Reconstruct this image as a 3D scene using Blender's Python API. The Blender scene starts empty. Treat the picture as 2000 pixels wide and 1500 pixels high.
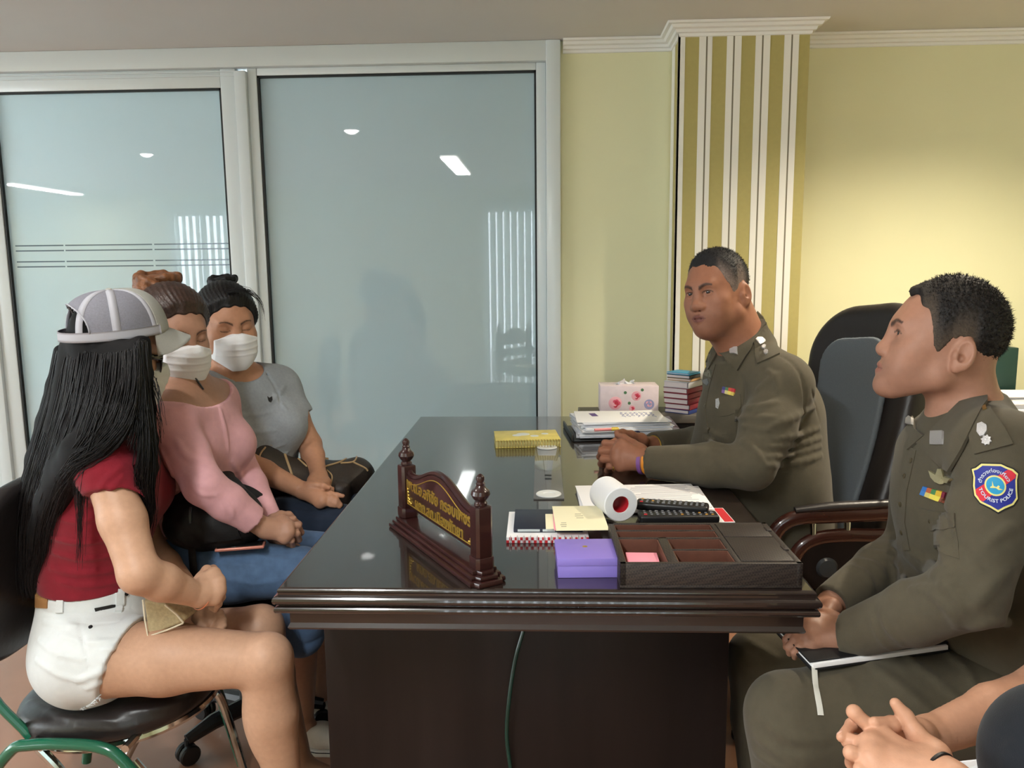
import bpy, bmesh, math, random
import numpy as np
from mathutils import Vector, Matrix
random.seed(7); RNG = np.random.default_rng(7)
SC = bpy.context.scene
COL = SC.collection
PI = math.pi

# ------------------------------------------------------------------ camera maths (2000 x 1500 frame)
FPX = 1570.0
def _rot(yaw, pitch, roll):
    f = np.array([-np.sin(yaw)*np.cos(pitch), np.cos(yaw)*np.cos(pitch), -np.sin(pitch)])
    r = np.array([np.cos(yaw), np.sin(yaw), 0.0]); u = np.cross(r, f)
    return r*np.cos(roll)+u*np.sin(roll), -r*np.sin(roll)+u*np.cos(roll), f
CAMR = _rot(math.radians(2.44), math.radians(8.3), math.radians(-0.6))
CAMC = np.array([0, 0, 1.325])
def ray(x, y):
    d = CAMR[0]*(x-1000)/FPX - CAMR[1]*(y-750)/FPX + CAMR[2]
    return d/np.linalg.norm(d)
def P(x, y, Y):
    d = ray(x, y); return CAMC + d*(Y-CAMC[1])/d[1]
def PZ(x, y, Z):
    d = ray(x, y); return CAMC + d*(Z-CAMC[2])/d[2]
def V(*a): return np.array(a, dtype=float)
def nrm(v): v = np.asarray(v, float); return v/(np.linalg.norm(v)+1e-12)

# ------------------------------------------------------------------ objects
WL = {}
def link(o, parent=None):
    COL.objects.link(o)
    if parent is not None: o.parent = parent
    return o
def thing(name, loc, label=None, cat=None, group=None):
    o = bpy.data.objects.new(name, None); COL.objects.link(o)
    o.empty_display_size = 0.05
    o.location = tuple(float(v) for v in loc); WL[o.name] = np.array(loc, float)
    tag(o, label, cat, group)
    return o
def tag(o, label=None, cat=None, group=None, kind=None):
    if label: o['label'] = label
    if cat: o['category'] = cat
    if group: o['group'] = group
    if kind: o['kind'] = kind
    return o
def mesh_obj(name, verts, faces, mats, parent=None, mi=None, smooth=True, angle=0.6, cols=None, loc=None):
    """verts are WORLD coordinates; the object gets its origin at its parent's origin (or loc)."""
    verts = np.asarray(verts, float)
    if parent is not None: org = WL[parent.name]
    elif loc is not None: org = np.array(loc, float)
    else:
        lo, hi = verts.min(0), verts.max(0); org = np.array([(lo[0]+hi[0])/2, (lo[1]+hi[1])/2, lo[2]])
    me = bpy.data.meshes.new(name)
    if isinstance(faces, np.ndarray):
        n = len(faces); k = faces.shape[1]
        me.vertices.add(len(verts)); me.vertices.foreach_set('co', (verts-org).astype(np.float32).ravel())
        me.loops.add(n*k); me.loops.foreach_set('vertex_index', faces.astype(np.int32).ravel())
        me.polygons.add(n); me.polygons.foreach_set('loop_start', np.arange(0, n*k, k, dtype=np.int32))
        me.update(calc_edges=True)
    else:
        me.from_pydata([tuple(v) for v in (verts-org)], [], [list(f) for f in faces])
    me.validate()
    if not isinstance(mats, (list, tuple)): mats = [mats]
    for m in mats: me.materials.append(m)
    if mi is not None and len(mi) == len(me.polygons): me.polygons.foreach_set('material_index', np.asarray(mi, np.int32))
    if smooth:
        me.shade_smooth()
        if angle: me.set_sharp_from_angle(angle=angle)
    if cols is not None:
        a = me.color_attributes.new('col', 'FLOAT_COLOR', 'POINT')
        c4 = np.ones((len(verts), 4), np.float32); c4[:, :3] = cols
        a.data.foreach_set('color', c4.ravel())
    o = bpy.data.objects.new(name, me); COL.objects.link(o)
    if parent is not None: o.parent = parent
    else: o.location = tuple(org)
    WL[o.name] = org
    return o

def frame(fwd, up=(0, 0, 1)):
    """3x3 with columns x (right), y (fwd), z (up)."""
    f = nrm(fwd); x = nrm(np.cross(f, up)); z = np.cross(x, f)
    return np.stack([x, f, z], 1)
def rotz(a):
    c, s = math.cos(a), math.sin(a); return np.array([[c, -s, 0], [s, c, 0], [0, 0, 1.0]])
def rotx(a):
    c, s = math.cos(a), math.sin(a); return np.array([[1.0, 0, 0], [0, c, -s], [0, s, c]])
def roty(a):
    c, s = math.cos(a), math.sin(a); return np.array([[c, 0, s], [0, 1.0, 0], [-s, 0, c]])

def spline(pts, n, closed=False):
    pts = np.asarray(pts, float); m = len(pts)
    if m == 2 and not closed:
        t = np.linspace(0, 1, n)[:, None]; return pts[0]*(1-t)+pts[1]*t
    if closed: q = np.concatenate([pts[-1:], pts, pts[:2]])
    else: q = np.concatenate([2*pts[:1]-pts[1:2], pts, 2*pts[-1:]-pts[-2:-1]])
    segs = m if closed else m-1
    u = np.linspace(0, segs, n, endpoint=not closed); i = np.minimum(u.astype(int), segs-1); t = (u-i)[:, None]
    p0, p1, p2, p3 = q[i], q[i+1], q[i+2], q[i+3]
    return 0.5*((2*p1)+(-p0+p2)*t+(2*p0-5*p1+4*p2-p3)*t*t+(-p0+3*p1-3*p2+p3)*t**3)

class MB:
    def __init__(s): s.v = []; s.f = []; s.m = []; s.n = 0
    def add(s, verts, faces, mi=0):
        verts = np.asarray(verts, float); s.v.append(verts)
        for f in faces: s.f.append([i+s.n for i in f]); s.m.append(mi)
        s.n += len(verts)
    def box(s, c, size, R=None, bev=0.0, seg=2, mi=0, taper=None):
        bm = bmesh.new(); bmesh.ops.create_cube(bm, size=1.0)
        for v in bm.verts: v.co = Vector((v.co.x*size[0], v.co.y*size[1], v.co.z*size[2]))
        if taper:
            for v in bm.verts:
                if v.co.z > 0: v.co.x *= taper; v.co.y *= taper
        if bev > 0:
            bmesh.ops.bevel(bm, geom=list(bm.edges), offset=min(bev, 0.49*min(size)), segments=seg, profile=0.5, affect='EDGES', clamp_overlap=True)
        bm.verts.index_update()
        vs = np.array([v.co[:] for v in bm.verts]); fs = [[v.index for v in f.verts] for f in bm.faces]; bm.free()
        if R is not None: vs = vs@np.asarray(R).T
        s.add(vs+np.asarray(c, float), fs, mi); return s
    def tube(s, pts, r, n=10, mi=0, closed=False, caps=True, flat=1.0, up=None, samples=0):
        pts = np.asarray(pts, float)
        if samples: 
            rr = np.interp(np.linspace(0, 1, samples), np.linspace(0, 1, len(pts)), r) if not np.isscalar(r) else r
            pts = spline(pts, samples, closed); r = rr
        m = len(pts); r = np.full(m, r) if np.isscalar(r) else np.asarray(r, float)
        t = np.roll(pts, -1, 0)-np.roll(pts, 1, 0) if closed else np.gradient(pts, axis=0)
        t /= (np.linalg.norm(t, axis=1, keepdims=True)+1e-12)
        ref = np.array(up, float) if up is not None else (np.array([0, 0, 1.0]) if abs(t[0][2]) < 0.9 else np.array([1.0, 0, 0]))
        a = nrm(ref-t[0]*np.dot(ref, t[0])); vs = []
        for i in range(m):
            if up is not None:
                a = nrm(ref-t[i]*np.dot(ref, t[i]))
            else: a = nrm(a-t[i]*np.dot(a, t[i]))
            b = np.cross(t[i], a)
            for j in range(n):
                th = 2*PI*j/n; vs.append(pts[i]+r[i]*(math.cos(th)*a*flat+math.sin(th)*b))
        fs = []
        for i in range(m if closed else m-1):
            k = (i+1) % m
            for j in range(n):
                l = (j+1) % n; fs.append([i*n+j, i*n+l, k*n+l, k*n+j])
        if caps and not closed:
            fs.append(list(range(n))[::-1]); fs.append([(m-1)*n+j for j in range(n)])
        s.add(vs, fs, mi); return s
    def lathe(s, prof, c, R=None, n=32, mi=0, closed=False):
        vs = []; fs = []; m = len(prof)
        for (r, z) in prof:
            for j in range(n):
                th = 2*PI*j/n; vs.append([r*math.cos(th), r*math.sin(th), z])
        for i in range(m if closed else m-1):
            k = (i+1) % m
            for j in range(n):
                l = (j+1) % n; fs.append([i*n+j, i*n+l, k*n+l, k*n+j])
        if not closed:
            fs.append(list(range(n))[::-1]); fs.append([(m-1)*n+j for j in range(n)])
        vs = np.array(vs)
        if R is not None: vs = vs@np.asarray(R).T
        s.add(vs+np.asarray(c, float), fs, mi); return s
    def prism(s, poly, h, c=(0, 0, 0), R=None, mi=0, bev=0.0):
        """poly in local x,y extruded 0..h along local z"""
        bm = bmesh.new(); vs = [bm.verts.new((p[0], p[1], 0)) for p in poly]
        f = bm.faces.new(vs); r = bmesh.ops.extrude_face_region(bm, geom=[f])
        for e in r['geom']:
            if isinstance(e, bmesh.types.BMVert): e.co.z += h
        bmesh.ops.recalc_face_normals(bm, faces=list(bm.faces))
        if bev > 0:
            ed = [e for e in bm.edges if abs(e.verts[0].co.z-e.verts[1].co.z) < 1e-7]
            bmesh.ops.bevel(bm, geom=ed, offset=bev, segments=2, profile=0.5, affect='EDGES', clamp_overlap=True)
        bm.verts.index_update()
        v2 = np.array([v.co[:] for v in bm.verts]); fs = [[v.index for v in f.verts] for f in bm.faces]; bm.free()
        if R is not None: v2 = v2@np.asarray(R).T
        s.add(v2+np.asarray(c, float), fs, mi); return s
    def done(s, name, mats, parent=None, smooth=True, angle=0.6, loc=None):
        return mesh_obj(name, np.concatenate(s.v), s.f, mats, parent, mi=s.m, smooth=smooth, angle=angle, loc=loc)

def sbox(name, c, size, mat, parent=None, R=None, bev=0.0, seg=2):
    return MB().box(c, size, R, bev, seg).done(name, mat, parent)
def struct(o): o['kind'] = 'structure'; return o

# ------------------------------------------------------------------ text -> flat mesh (u,v) triangles
def text_mesh(s, size=1.0, bold=0.0, align='CENTER'):
    cu = bpy.data.curves.new('t', 'FONT'); cu.body = s; cu.size = size; cu.align_x = align; cu.align_y = 'CENTER'
    cu.resolution_u = 3; cu.offset = bold; cu.fill_mode = 'FRONT'
    o = bpy.data.objects.new('t', cu); COL.objects.link(o)
    dg = bpy.context.evaluated_depsgraph_get(); me = bpy.data.meshes.new_from_object(o.evaluated_get(dg))
    vs = np.array([v.co[:2] for v in me.vertices]).reshape(-1, 2); fs = [list(p.vertices) for p in me.polygons]
    bpy.data.objects.remove(o); bpy.data.meshes.remove(me); bpy.data.curves.remove(cu)
    return vs, fs
def extrude_flat(vs, fs, fn, h):
    """fn maps (u,v,w) -> world; gives front + back + side walls"""
    n = len(vs); a = fn(np.c_[vs, np.full(n, h)]); b = fn(np.c_[vs, np.zeros(n)])
    out = [list(f) for f in fs]+[[i+n for i in f[::-1]] for f in fs]
    cnt = {}
    for f in fs:
        for i in range(len(f)):
            e = (f[i], f[(i+1) % len(f)]); cnt[e] = 1
    for (i, j) in cnt:
        if (j, i) not in cnt: out.append([j, i, i+n, j+n])
    return np.concatenate([a, b]), out

# ------------------------------------------------------------------ materials
def srgb(r, g=None, b=None):
    if g is None: r, g, b = r
    f = lambda c: (c/255/12.92) if c/255 <= 0.04045 else ((c/255+0.055)/1.055)**2.4
    return (f(r), f(g), f(b))
MATS = {}
def mat(name, col, rough=0.5, metal=0.0, spec=0.5, var=0.0, vscale=30, bump=0.0, bscale=200, coat=0.0, coat_rough=0.05, sss=0.0, emit=None, estr=0, trans=0.0, ior=1.45, vcol=False, sheen=0.0, stretch=None, alpha=1.0, wave=None):
    if name in MATS: return MATS[name]
    m = bpy.data.materials.new(name); m.use_nodes = True; nt = m.node_tree; N = nt.nodes; L = nt.links
    b = N['Principled BSDF']
    I = b.inputs
    c = tuple(col)+(1,)
    I['Base Color'].default_value = c; I['Roughness'].default_value = rough; I['Metallic'].default_value = metal
    I['Specular IOR Level'].default_value = spec; I['Coat Weight'].default_value = coat; I['Coat Roughness'].default_value = coat_rough
    I['Transmission Weight'].default_value = trans; I['IOR'].default_value = ior; I['Alpha'].default_value = alpha
    I['Sheen Weight'].default_value = sheen
    if sss:
        I['Subsurface Weight'].default_value = sss; I['Subsurface Radius'].default_value = (0.010, 0.004, 0.002); I['Subsurface Scale'].default_value = 1.0
    if emit is not None: I['Emission Color'].default_value = tuple(emit)+(1,); I['Emission Strength'].default_value = estr
    tc = N.new('ShaderNodeTexCoord'); src = tc.outputs['Object']
    if stretch:
        mp = N.new('ShaderNodeMapping'); mp.inputs['Scale'].default_value = stretch; L.new(src, mp.inputs[0]); src = mp.outputs[0]
    base = None
    if vcol:
        a = N.new('ShaderNodeAttribute'); a.attribute_name = 'col'; base = a.outputs['Color']
    if var > 0:
        no = N.new('ShaderNodeTexNoise'); no.inputs['Scale'].default_value = vscale; no.inputs['Detail'].default_value = 5
        L.new(src, no.inputs['Vector'])
        mr = N.new('ShaderNodeMapRange'); mr.inputs['From Min'].default_value = 0.25; mr.inputs['From Max'].default_value = 0.75
        mr.inputs['To Min'].default_value = 1-var; mr.inputs['To Max'].default_value = 1+var; L.new(no.outputs['Fac'], mr.inputs[0])
        mx = N.new('ShaderNodeVectorMath'); mx.operation = 'SCALE'
        if base is not None: L.new(base, mx.inputs[0])
        else: mx.inputs[0].default_value = col
        L.new(mr.outputs[0], mx.inputs['Scale']); base = mx.outputs[0]
    if base is not None: L.new(base, I['Base Color'])
    if bump > 0:
        if wave: 
            n2 = N.new('ShaderNodeTexWave'); n2.inputs['Scale'].default_value = wave; n2.inputs['Distortion'].default_value = 3; n2.inputs['Detail'].default_value = 2
        else:
            n2 = N.new('ShaderNodeTexNoise'); n2.inputs['Scale'].default_value = bscale; n2.inputs['Detail'].default_value = 3
        L.new(src, n2.inputs['Vector'])
        bu = N.new('ShaderNodeBump'); bu.inputs['Strength'].default_value = bump; bu.inputs['Distance'].default_value = 0.002
        L.new(n2.outputs['Fac'], bu.inputs['Height']); L.new(bu.outputs[0], I['Normal'])
    MATS[name] = m; return m
LP_TROF = 38; LP_DOWN = 22; LP_WARM = 150; LP_WARM2 = 16; LP_DAY = 65; LP_LEFT_FILL = 105; LP_COR = 1200; EXPO = 0.45
# ================================================================== materials for the setting
M_YEL = mat('wall_paint_yellow', srgb(225, 223, 184), 0.75, var=0.02, vscale=3, bump=0.08, bscale=350)
M_CEIL = mat('ceiling_paint', srgb(212, 210, 206), 0.85, var=0.015, vscale=4)
M_WHITE = mat('white_trim_paint', srgb(232, 232, 228), 0.45)
M_ALU = mat('white_coated_aluminium', srgb(214, 222, 224), 0.28, spec=0.6)
M_GASK = mat('black_gasket', srgb(20, 24, 26), 0.5)
M_STRW = mat('stripe_white', srgb(232, 230, 222), 0.6)
M_STRO = mat('stripe_olive', srgb(174, 163, 102), 0.65, var=0.03, vscale=60)
M_STRL = mat('stripe_line', srgb(120, 114, 96), 0.6)
M_FLOOR = mat('floor_tile_orange', srgb(166, 122, 98), 0.3, var=0.1, vscale=5, coat=0.3)
M_WALLG = mat('corridor_white', srgb(205, 214, 216), 0.8)

def frosted():
    m = bpy.data.materials.new('frosted_film_glass'); m.use_nodes = True; nt = m.node_tree; N = nt.nodes; L = nt.links
    N.remove(N['Principled BSDF']); out = N['Material Output']
    d = N.new('ShaderNodeBsdfDiffuse'); d.inputs[0].default_value = srgb(172, 182, 182)+(1,)
    t = N.new('ShaderNodeBsdfTranslucent'); t.inputs[0].default_value = srgb(214, 226, 226)+(1,)
    mx = N.new('ShaderNodeMixShader'); mx.inputs[0].default_value = 0.5; L.new(d.outputs[0], mx.inputs[1]); L.new(t.outputs[0], mx.inputs[2])
    g = N.new('ShaderNodeBsdfGlossy'); g.inputs['Roughness'].default_value = 0.015
    fr = N.new('ShaderNodeFresnel'); fr.inputs[0].default_value = 1.75
    m2 = N.new('ShaderNodeMixShader'); L.new(fr.outputs[0], m2.inputs[0]); L.new(mx.outputs[0], m2.inputs[1]); L.new(g.outputs[0], m2.inputs[2])
    L.new(m2.outputs[0], out.inputs[0]); return m
M_FROST = frosted()

XL, XR, YB, YF, ZC = -6.2, 2.55, -2.6, 3.45, 2.232
WT = 0.12
struct(sbox('floor', ((XL+XR)/2, (YB+YF)/2+1.0, -0.05), (XR-XL+1, YF-YB+3.2, 0.1), M_FLOOR))
struct(sbox('ceiling', ((XL+XR)/2, (YB+YF)/2+1.0, ZC+0.05), (XR-XL+1, YF-YB+3.2, 0.1), M_CEIL))
struct(sbox('wall_right', (XR+WT/2, (YB+YF)/2, ZC/2), (WT, YF-YB, ZC), M_YEL))
struct(sbox('wall_left', (XL-WT/2, (YB+YF)/2, ZC/2), (WT, YF-YB, ZC), M_YEL))
XG = 0.055          # the glazed partition runs from the left wall to here
struct(sbox('wall_back', ((XG+XR)/2, YF+WT/2, ZC/2), (XR-XG, WT, ZC), M_YEL))
# wall behind the viewer with two windows
wm = MB()
W1 = (-0.72, 0.95, 0.25, 2.0); W2 = (-4.45, -3.70, 0.85, 2.0)
def wall_piece(x0, x1, z0, z1): wm.box(((x0+x1)/2, YB-WT/2, (z0+z1)/2), (x1-x0, WT, z1-z0))
wall_piece(XL, W2[0], 0, ZC); wall_piece(W2[1], W1[0], 0, ZC); wall_piece(W1[1], XR, 0, ZC)
for w in (W1, W2): wall_piece(w[0], w[1], 0, w[2]); wall_piece(w[0], w[1], w[3], ZC)
struct(wm.done('wall_front', M_YEL))
M_BLIND = bpy.data.materials.new('blind_fabric'); M_BLIND.use_nodes = True
_n = M_BLIND.node_tree.nodes; _l = M_BLIND.node_tree.links; _n.remove(_n['Principled BSDF'])
_d = _n.new('ShaderNodeBsdfDiffuse'); _d.inputs[0].default_value = (0.75, 0.78, 0.76, 1); _t = _n.new('ShaderNodeBsdfTranslucent'); _t.inputs[0].default_value = (0.75, 0.8, 0.78, 1)
_m = _n.new('ShaderNodeMixShader'); _m.inputs[0].default_value = 0.5; _l.new(_d.outputs[0], _m.inputs[1]); _l.new(_t.outputs[0], _m.inputs[2]); _l.new(_m.outputs[0], _n['Material Output'].inputs[0])
for wi, w in enumerate((W1, W2)):
    wn = thing('window_%d' % (wi+4), ((w[0]+w[1])/2, YB, w[2])); struct(wn)
    f = MB(); 
    for x in (w[0]+0.02, w[1]-0.02, (w[0]+w[1])/2): f.box((x, YB-0.06, (w[2]+w[3])/2), (0.04, 0.05, w[3]-w[2]))
    for z in (w[2]+0.02, w[3]-0.02): f.box(((w[0]+w[1])/2, YB-0.06, z), (w[1]-w[0], 0.045, 0.04))
    f.done('window_frame', M_ALU, wn)
    bl = MB(); x = w[0]+0.03; Rz = rotz(math.radians(38))
    while x < w[1]:
        bl.box((x, YB+0.05, (w[2]+w[3])/2), (0.085, 0.002, w[3]-w[2]+0.1), Rz); x += 0.082
    bl.box(((w[0]+w[1])/2, YB+0.05, w[3]+0.07), (w[1]-w[0]+0.1, 0.05, 0.04))
    o = bl.done('vertical_blind', M_BLIND); tag(o, ['pale vertical blind over the wide window behind the viewer', 'pale vertical blind over the small window at the far left behind the viewer'][wi], 'blind')

# ---- glazed partition: header + mullions + panes
def pane_unit(n, x0, x1, zt, stile=0.055, yoff=0.0, stripes=False, rail=0.05, bead=True):
    wn = thing('window_%d' % n, ((x0+x1)/2, YF, 0)); struct(wn)
    f = MB(); y = YF+0.02+yoff
    f.box((x0+stile/2, y, zt/2), (stile, 0.05, zt), bev=0.004); f.box((x1-stile/2, y, zt/2), (stile, 0.05, zt), bev=0.004)
    f.box(((x0+x1)/2, y, zt-rail/2), (x1-x0-2*stile, 0.046, rail), bev=0.004); f.box(((x0+x1)/2, y, 0.06), (x1-x0-2*stile, 0.046, 0.12), bev=0.004)
    if bead:
        for k in range(2): f.box(((x0+x1)/2, y-0.027, zt-0.012-0.016*k), (x1-x0, 0.006, 0.004))
    f.done('window_frame', M_ALU, wn)
    g = MB(); a, b = x0+stile, x1-stile
    for x in (a+0.004, b-0.004): g.box((x, y-0.01, zt/2), (0.008, 0.02, zt-2*rail))
    g.box(((a+b)/2, y-0.01, zt-rail-0.004), (b-a, 0.02, 0.008)); g.done('gasket', M_GASK, wn)
    sbox('pane', ((a+b)/2, y, zt/2+0.03), (b-a, 0.008, zt-0.1), M_FROST, wn)
    if stripes:
        st = MB()
        for z in (1.437, 1.415, 1.368, 1.346):
            q = a+0.03; 
            for wd, gap in ((0.215, 0.008), (0.385, 0.01), (0.36, 0.01), (0.36, 0.01)):
                if q+wd > b-0.01: wd = b-0.015-q
                if wd <= 0.01: break
                st.box((q+wd/2, y-0.0048, z), (wd, 0.001, 0.0055)); q += wd+gap
        st.done('clear_stripe', mat('clear_strip_glass', srgb(88, 104, 116), 0.1, spec=0.8), wn)
    return wn
ZH = 2.215
hb = MB(); hb.box(((XL+XG)/2, YF+0.015, ZC-0.04), (XG-XL, 0.09, 0.08), bev=0.004)
hb.box((XG-0.02, YF+0.015, ZC/2), (0.06, 0.10, ZC), bev=0.006)
hb.box((-1.262, YF+0.018, 1.07), (0.05, 0.08, 2.14), bev=0.004)
hb.box((-2.43, YF+0.018, 1.07), (0.05, 0.08, 2.14), bev=0.004)
struct(hb.done('trim_1', M_ALU))
pane_unit(1, -1.237, XG-0.05, 2.152, stile=0.040, rail=0.030, bead=False)
pane_unit(2, -2.405, -1.287, 2.152, stile=0.065, rail=0.075, stripes=True)
pane_unit(3, XL, -2.455, 2.152, stile=0.05)
# little bracket at the foot of the frame
# corridor behind the glass
struct(sbox('wall_corridor', ((XL+XR)/2-1, YF+1.75, ZC/2), (XR-XL+2, 0.1, ZC), M_WALLG))

# ---- pillar with striped wallpaper
px0, px1, pyf = 0.518, 1.005, 3.245
pil = MB(); pil.box(((px0+px1)/2, (pyf+YF)/2, ZC/2), (px1-px0, YF-pyf, ZC), mi=0)
o = pil.done('wall_pillar', [M_STRO]); struct(o)
WLp = o
def pstripe(name, segs, m):
    b = MB()
    for s0, s1, side in segs:
        if side == 0: b.box(((s0+s1)/2, pyf-0.0008, ZC/2), (s1-s0, 0.0024, ZC))
        else: b.box((px0-0.0008, (s0+s1)/2, ZC/2), (0.0024, s1-s0, ZC))
    q = b.done(name, m, WLp)
    return q
def pfx(x): return P(x, 300, pyf)[0]
wh = []; ln = []
pairs = [(1309, 1320), (1323, 1334), (1361, 1374), (1377, 1386), (1414, 1426), (1429, 1442), (1469, 1481), (1484, 1497), (1524, 1537), (1540, 1552)]
for a, b_ in pairs: wh.append((pfx(a), pfx(b_), 0))
for i in range(0, 10, 2): ln.append((pfx(pairs[i][1]), pfx(pairs[i+1][0]), 0))
wh[0] = (px0, pfx(1321), 0)
wh += [(pyf, pyf+0.05, 1), (pyf+0.12, pyf+0.19, 1)]
pstripe('white_stripe', wh, M_STRW); pstripe('pinstripe', ln, M_STRL)

# ---- crown moulding
def crown(path, name):
    prof = [(0.0, -0.048), (0.006, -0.046), (0.008, -0.036), (0.018, -0.034), (0.022, -0.024), (0.034, -0.020), (0.040, -0.010), (0.052, -0.008), (0.056, 0.0), (0.0, 0.0)]
    path = [np.array(p, float) for p in path]; m = len(path); vs = []; fs = []; npf = len(prof)
    for i, p in enumerate(path):
        def n2(a, b): d = nrm(b-a); return np.array([d[1], -d[0]])
        if i == 0: n = n2(path[0], path[1])
        elif i == m-1: n = n2(path[-2], path[-1])
        else:
            a, b = n2(path[i-1], p), n2(p, path[i+1]); n = (a+b)/max(0.3, 1+np.dot(a, b))
        for (o_, z) in prof: vs.append([p[0]+n[0]*o_, p[1]+n[1]*o_, ZC-0.001+z])
    for i in range(m-1):
        for j in range(npf):
            k = (j+1) % npf; fs.append([i*npf+j, i*npf+k, (i+1)*npf+k, (i+1)*npf+j])
    fs.append(list(range(npf))); fs.append([(m-1)*npf+j for j in range(npf)][::-1])
    struct(mesh_obj(name, vs, fs, M_WHITE, smooth=False))
crown([(XG+0.02, YF), (px0, YF), (px0, pyf), (px1, pyf), (px1, YF), (XR, YF)], 'trim_2')
struct(sbox('baseboard_back', ((XG+XR)/2, YF-0.008, 0.05), (XR-XG, 0.016, 0.1), M_WHITE))

# ---- ceiling lights
M_LAMP = mat('lamp_diffuser', (1, 1, 1), emit=(1.0, 0.97, 0.92), estr=9.0)
M_LAMPW = mat('warm_lamp_diffuser', (1, 1, 1), emit=(1.0, 0.86, 0.62), estr=14.0)
M_LAMPD = mat('downlight_diffuser', (1, 1, 1), emit=(1.0, 0.98, 0.95), estr=25.0)
def downlight(x, y, warm, power, label, spot=1.5, blend=0.8):
    t = thing('downlight', (x, y, ZC-0.012), label, 'ceiling light')
    MB().lathe([(0.052, 0.0), (0.066, 0.0), (0.068, 0.006), (0.066, 0.0115), (0.05, 0.0115)], (x, y, ZC-0.012), n=28).done('trim_ring', M_WHITE, t)
    MB().lathe([(0.0005, -0.022), (0.020, -0.019), (0.038, -0.009), (0.0505, 0.004), (0.0505, 0.008)], (x, y, ZC-0.012), n=28).done('diffuser', M_LAMPW if warm else M_LAMPD, t)
    ld = bpy.data.lights.new('lamp', 'SPOT'); ld.energy = power; ld.color = (1.0, 0.87, 0.68) if warm else (1.0, 0.96, 0.9)
    ld.spot_size = spot*1.3; ld.spot_blend = blend; ld.shadow_soft_size = 0.06
    lo = bpy.data.objects.new('lamp', ld); COL.objects.link(lo); lo.location = (x, y, ZC-0.042); ld.shadow_soft_size = 0.03
def troffer(x, y, L, label, power=18):
    t = thing('ceiling_light', (x, y, ZC-0.05), label, 'ceiling light')
    sbox('housing', (x, y, ZC-0.02), (0.16, L+0.04, 0.035), M_WHITE, t, bev=0.004)
    sbox('tube', (x, y, ZC-0.043), (0.13, L, 0.012), M_LAMP, t, bev=0.004)
    ld = bpy.data.lights.new('lamp', 'AREA'); ld.shape = 'RECTANGLE'; ld.size = 0.13; ld.size_y = L; ld.energy = power; ld.color = (0.96, 1.0, 0.99)
    lo = bpy.data.objects.new('lamp', ld); COL.objects.link(lo); lo.location = (x, y, ZC-0.052)
troffer(-0.76, -0.15, 1.2, 'long fluorescent ceiling fitting above the viewer', LP_TROF)
troffer(-5.3, -1.6, 1.2, 'long fluorescent ceiling fitting at the far left of the room', LP_TROF*0.7)
downlight(-1.27, 1.51, False, LP_DOWN, 'white downlight above the three seated women')
downlight(-3.1, 0.6, False, LP_DOWN, 'white downlight at the left of the room')
downlight(1.50, 2.45, True, LP_WARM, 'warm downlight above the right credenza', spot=1.9, blend=1.0)
downlight(0.75, 1.75, True, LP_WARM2, 'warm downlight above the seated officers', spot=1.5, blend=1.0)
# ---- daylight outside the windows, an added fill at the left wall, corridor daylight
def area(name, loc, rot, sx, sy, e, col):
    ld = bpy.data.lights.new(name, 'AREA'); ld.shape = 'RECTANGLE'; ld.size = sx; ld.size_y = sy; ld.energy = e; ld.color = col
    lo = bpy.data.objects.new(name, ld); COL.objects.link(lo); lo.location = loc; lo.rotation_euler = rot
area('daylight_and_fill', ((W1[0]+W1[1])/2, YB-0.35, 1.2), (PI/2, 0, 0), 2.0, 2.0, LP_DAY, (0.86, 0.94, 1.0))
area('daylight_and_fill', ((W2[0]+W2[1])/2, YB-0.35, 1.45), (PI/2, 0, 0), 1.0, 1.4, LP_DAY*0.45, (0.86, 0.94, 1.0))
area('daylight_and_fill', (XL+0.1, 0.6, 1.3), (PI/2, 0, -PI/2), 3.4, 1.5, LP_LEFT_FILL, (0.82, 0.92, 1.0))  # added cool fill just inside the left wall, which has no window
area('corridor_daylight', (-5.4, YF+0.95, 1.25), (PI/2, 0, -PI/2), 1.4, 2.0, LP_COR, (0.80, 0.91, 1.0))
SC.world = bpy.data.worlds.new('world'); SC.world.use_nodes = True
SC.world.node_tree.nodes['Background'].inputs[0].default_value = (0.75, 0.87, 1.0, 1); SC.world.node_tree.nodes['Background'].inputs[1].default_value = 2.0

# ---- camera
cd = bpy.data.cameras.new('camera'); cd.sensor_width = 36; cd.sensor_fit = 'HORIZONTAL'; cd.lens = 36*FPX/2000; cd.clip_start = 0.02
co = bpy.data.objects.new('camera', cd); COL.objects.link(co)
_r, _u, _f = CAMR
co.matrix_world = Matrix(((_r[0], _u[0], -_f[0], CAMC[0]), (_r[1], _u[1], -_f[1], CAMC[1]), (_r[2], _u[2], -_f[2], CAMC[2]), (0, 0, 0, 1)))
SC.camera = co
vs_ = SC.view_settings; SC.display_settings.display_device = 'sRGB'
vs_.view_transform = 'Standard'; vs_.look = 'None'; vs_.gamma = 1.0; vs_.exposure = EXPO; vs_.use_curve_mapping = False
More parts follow.
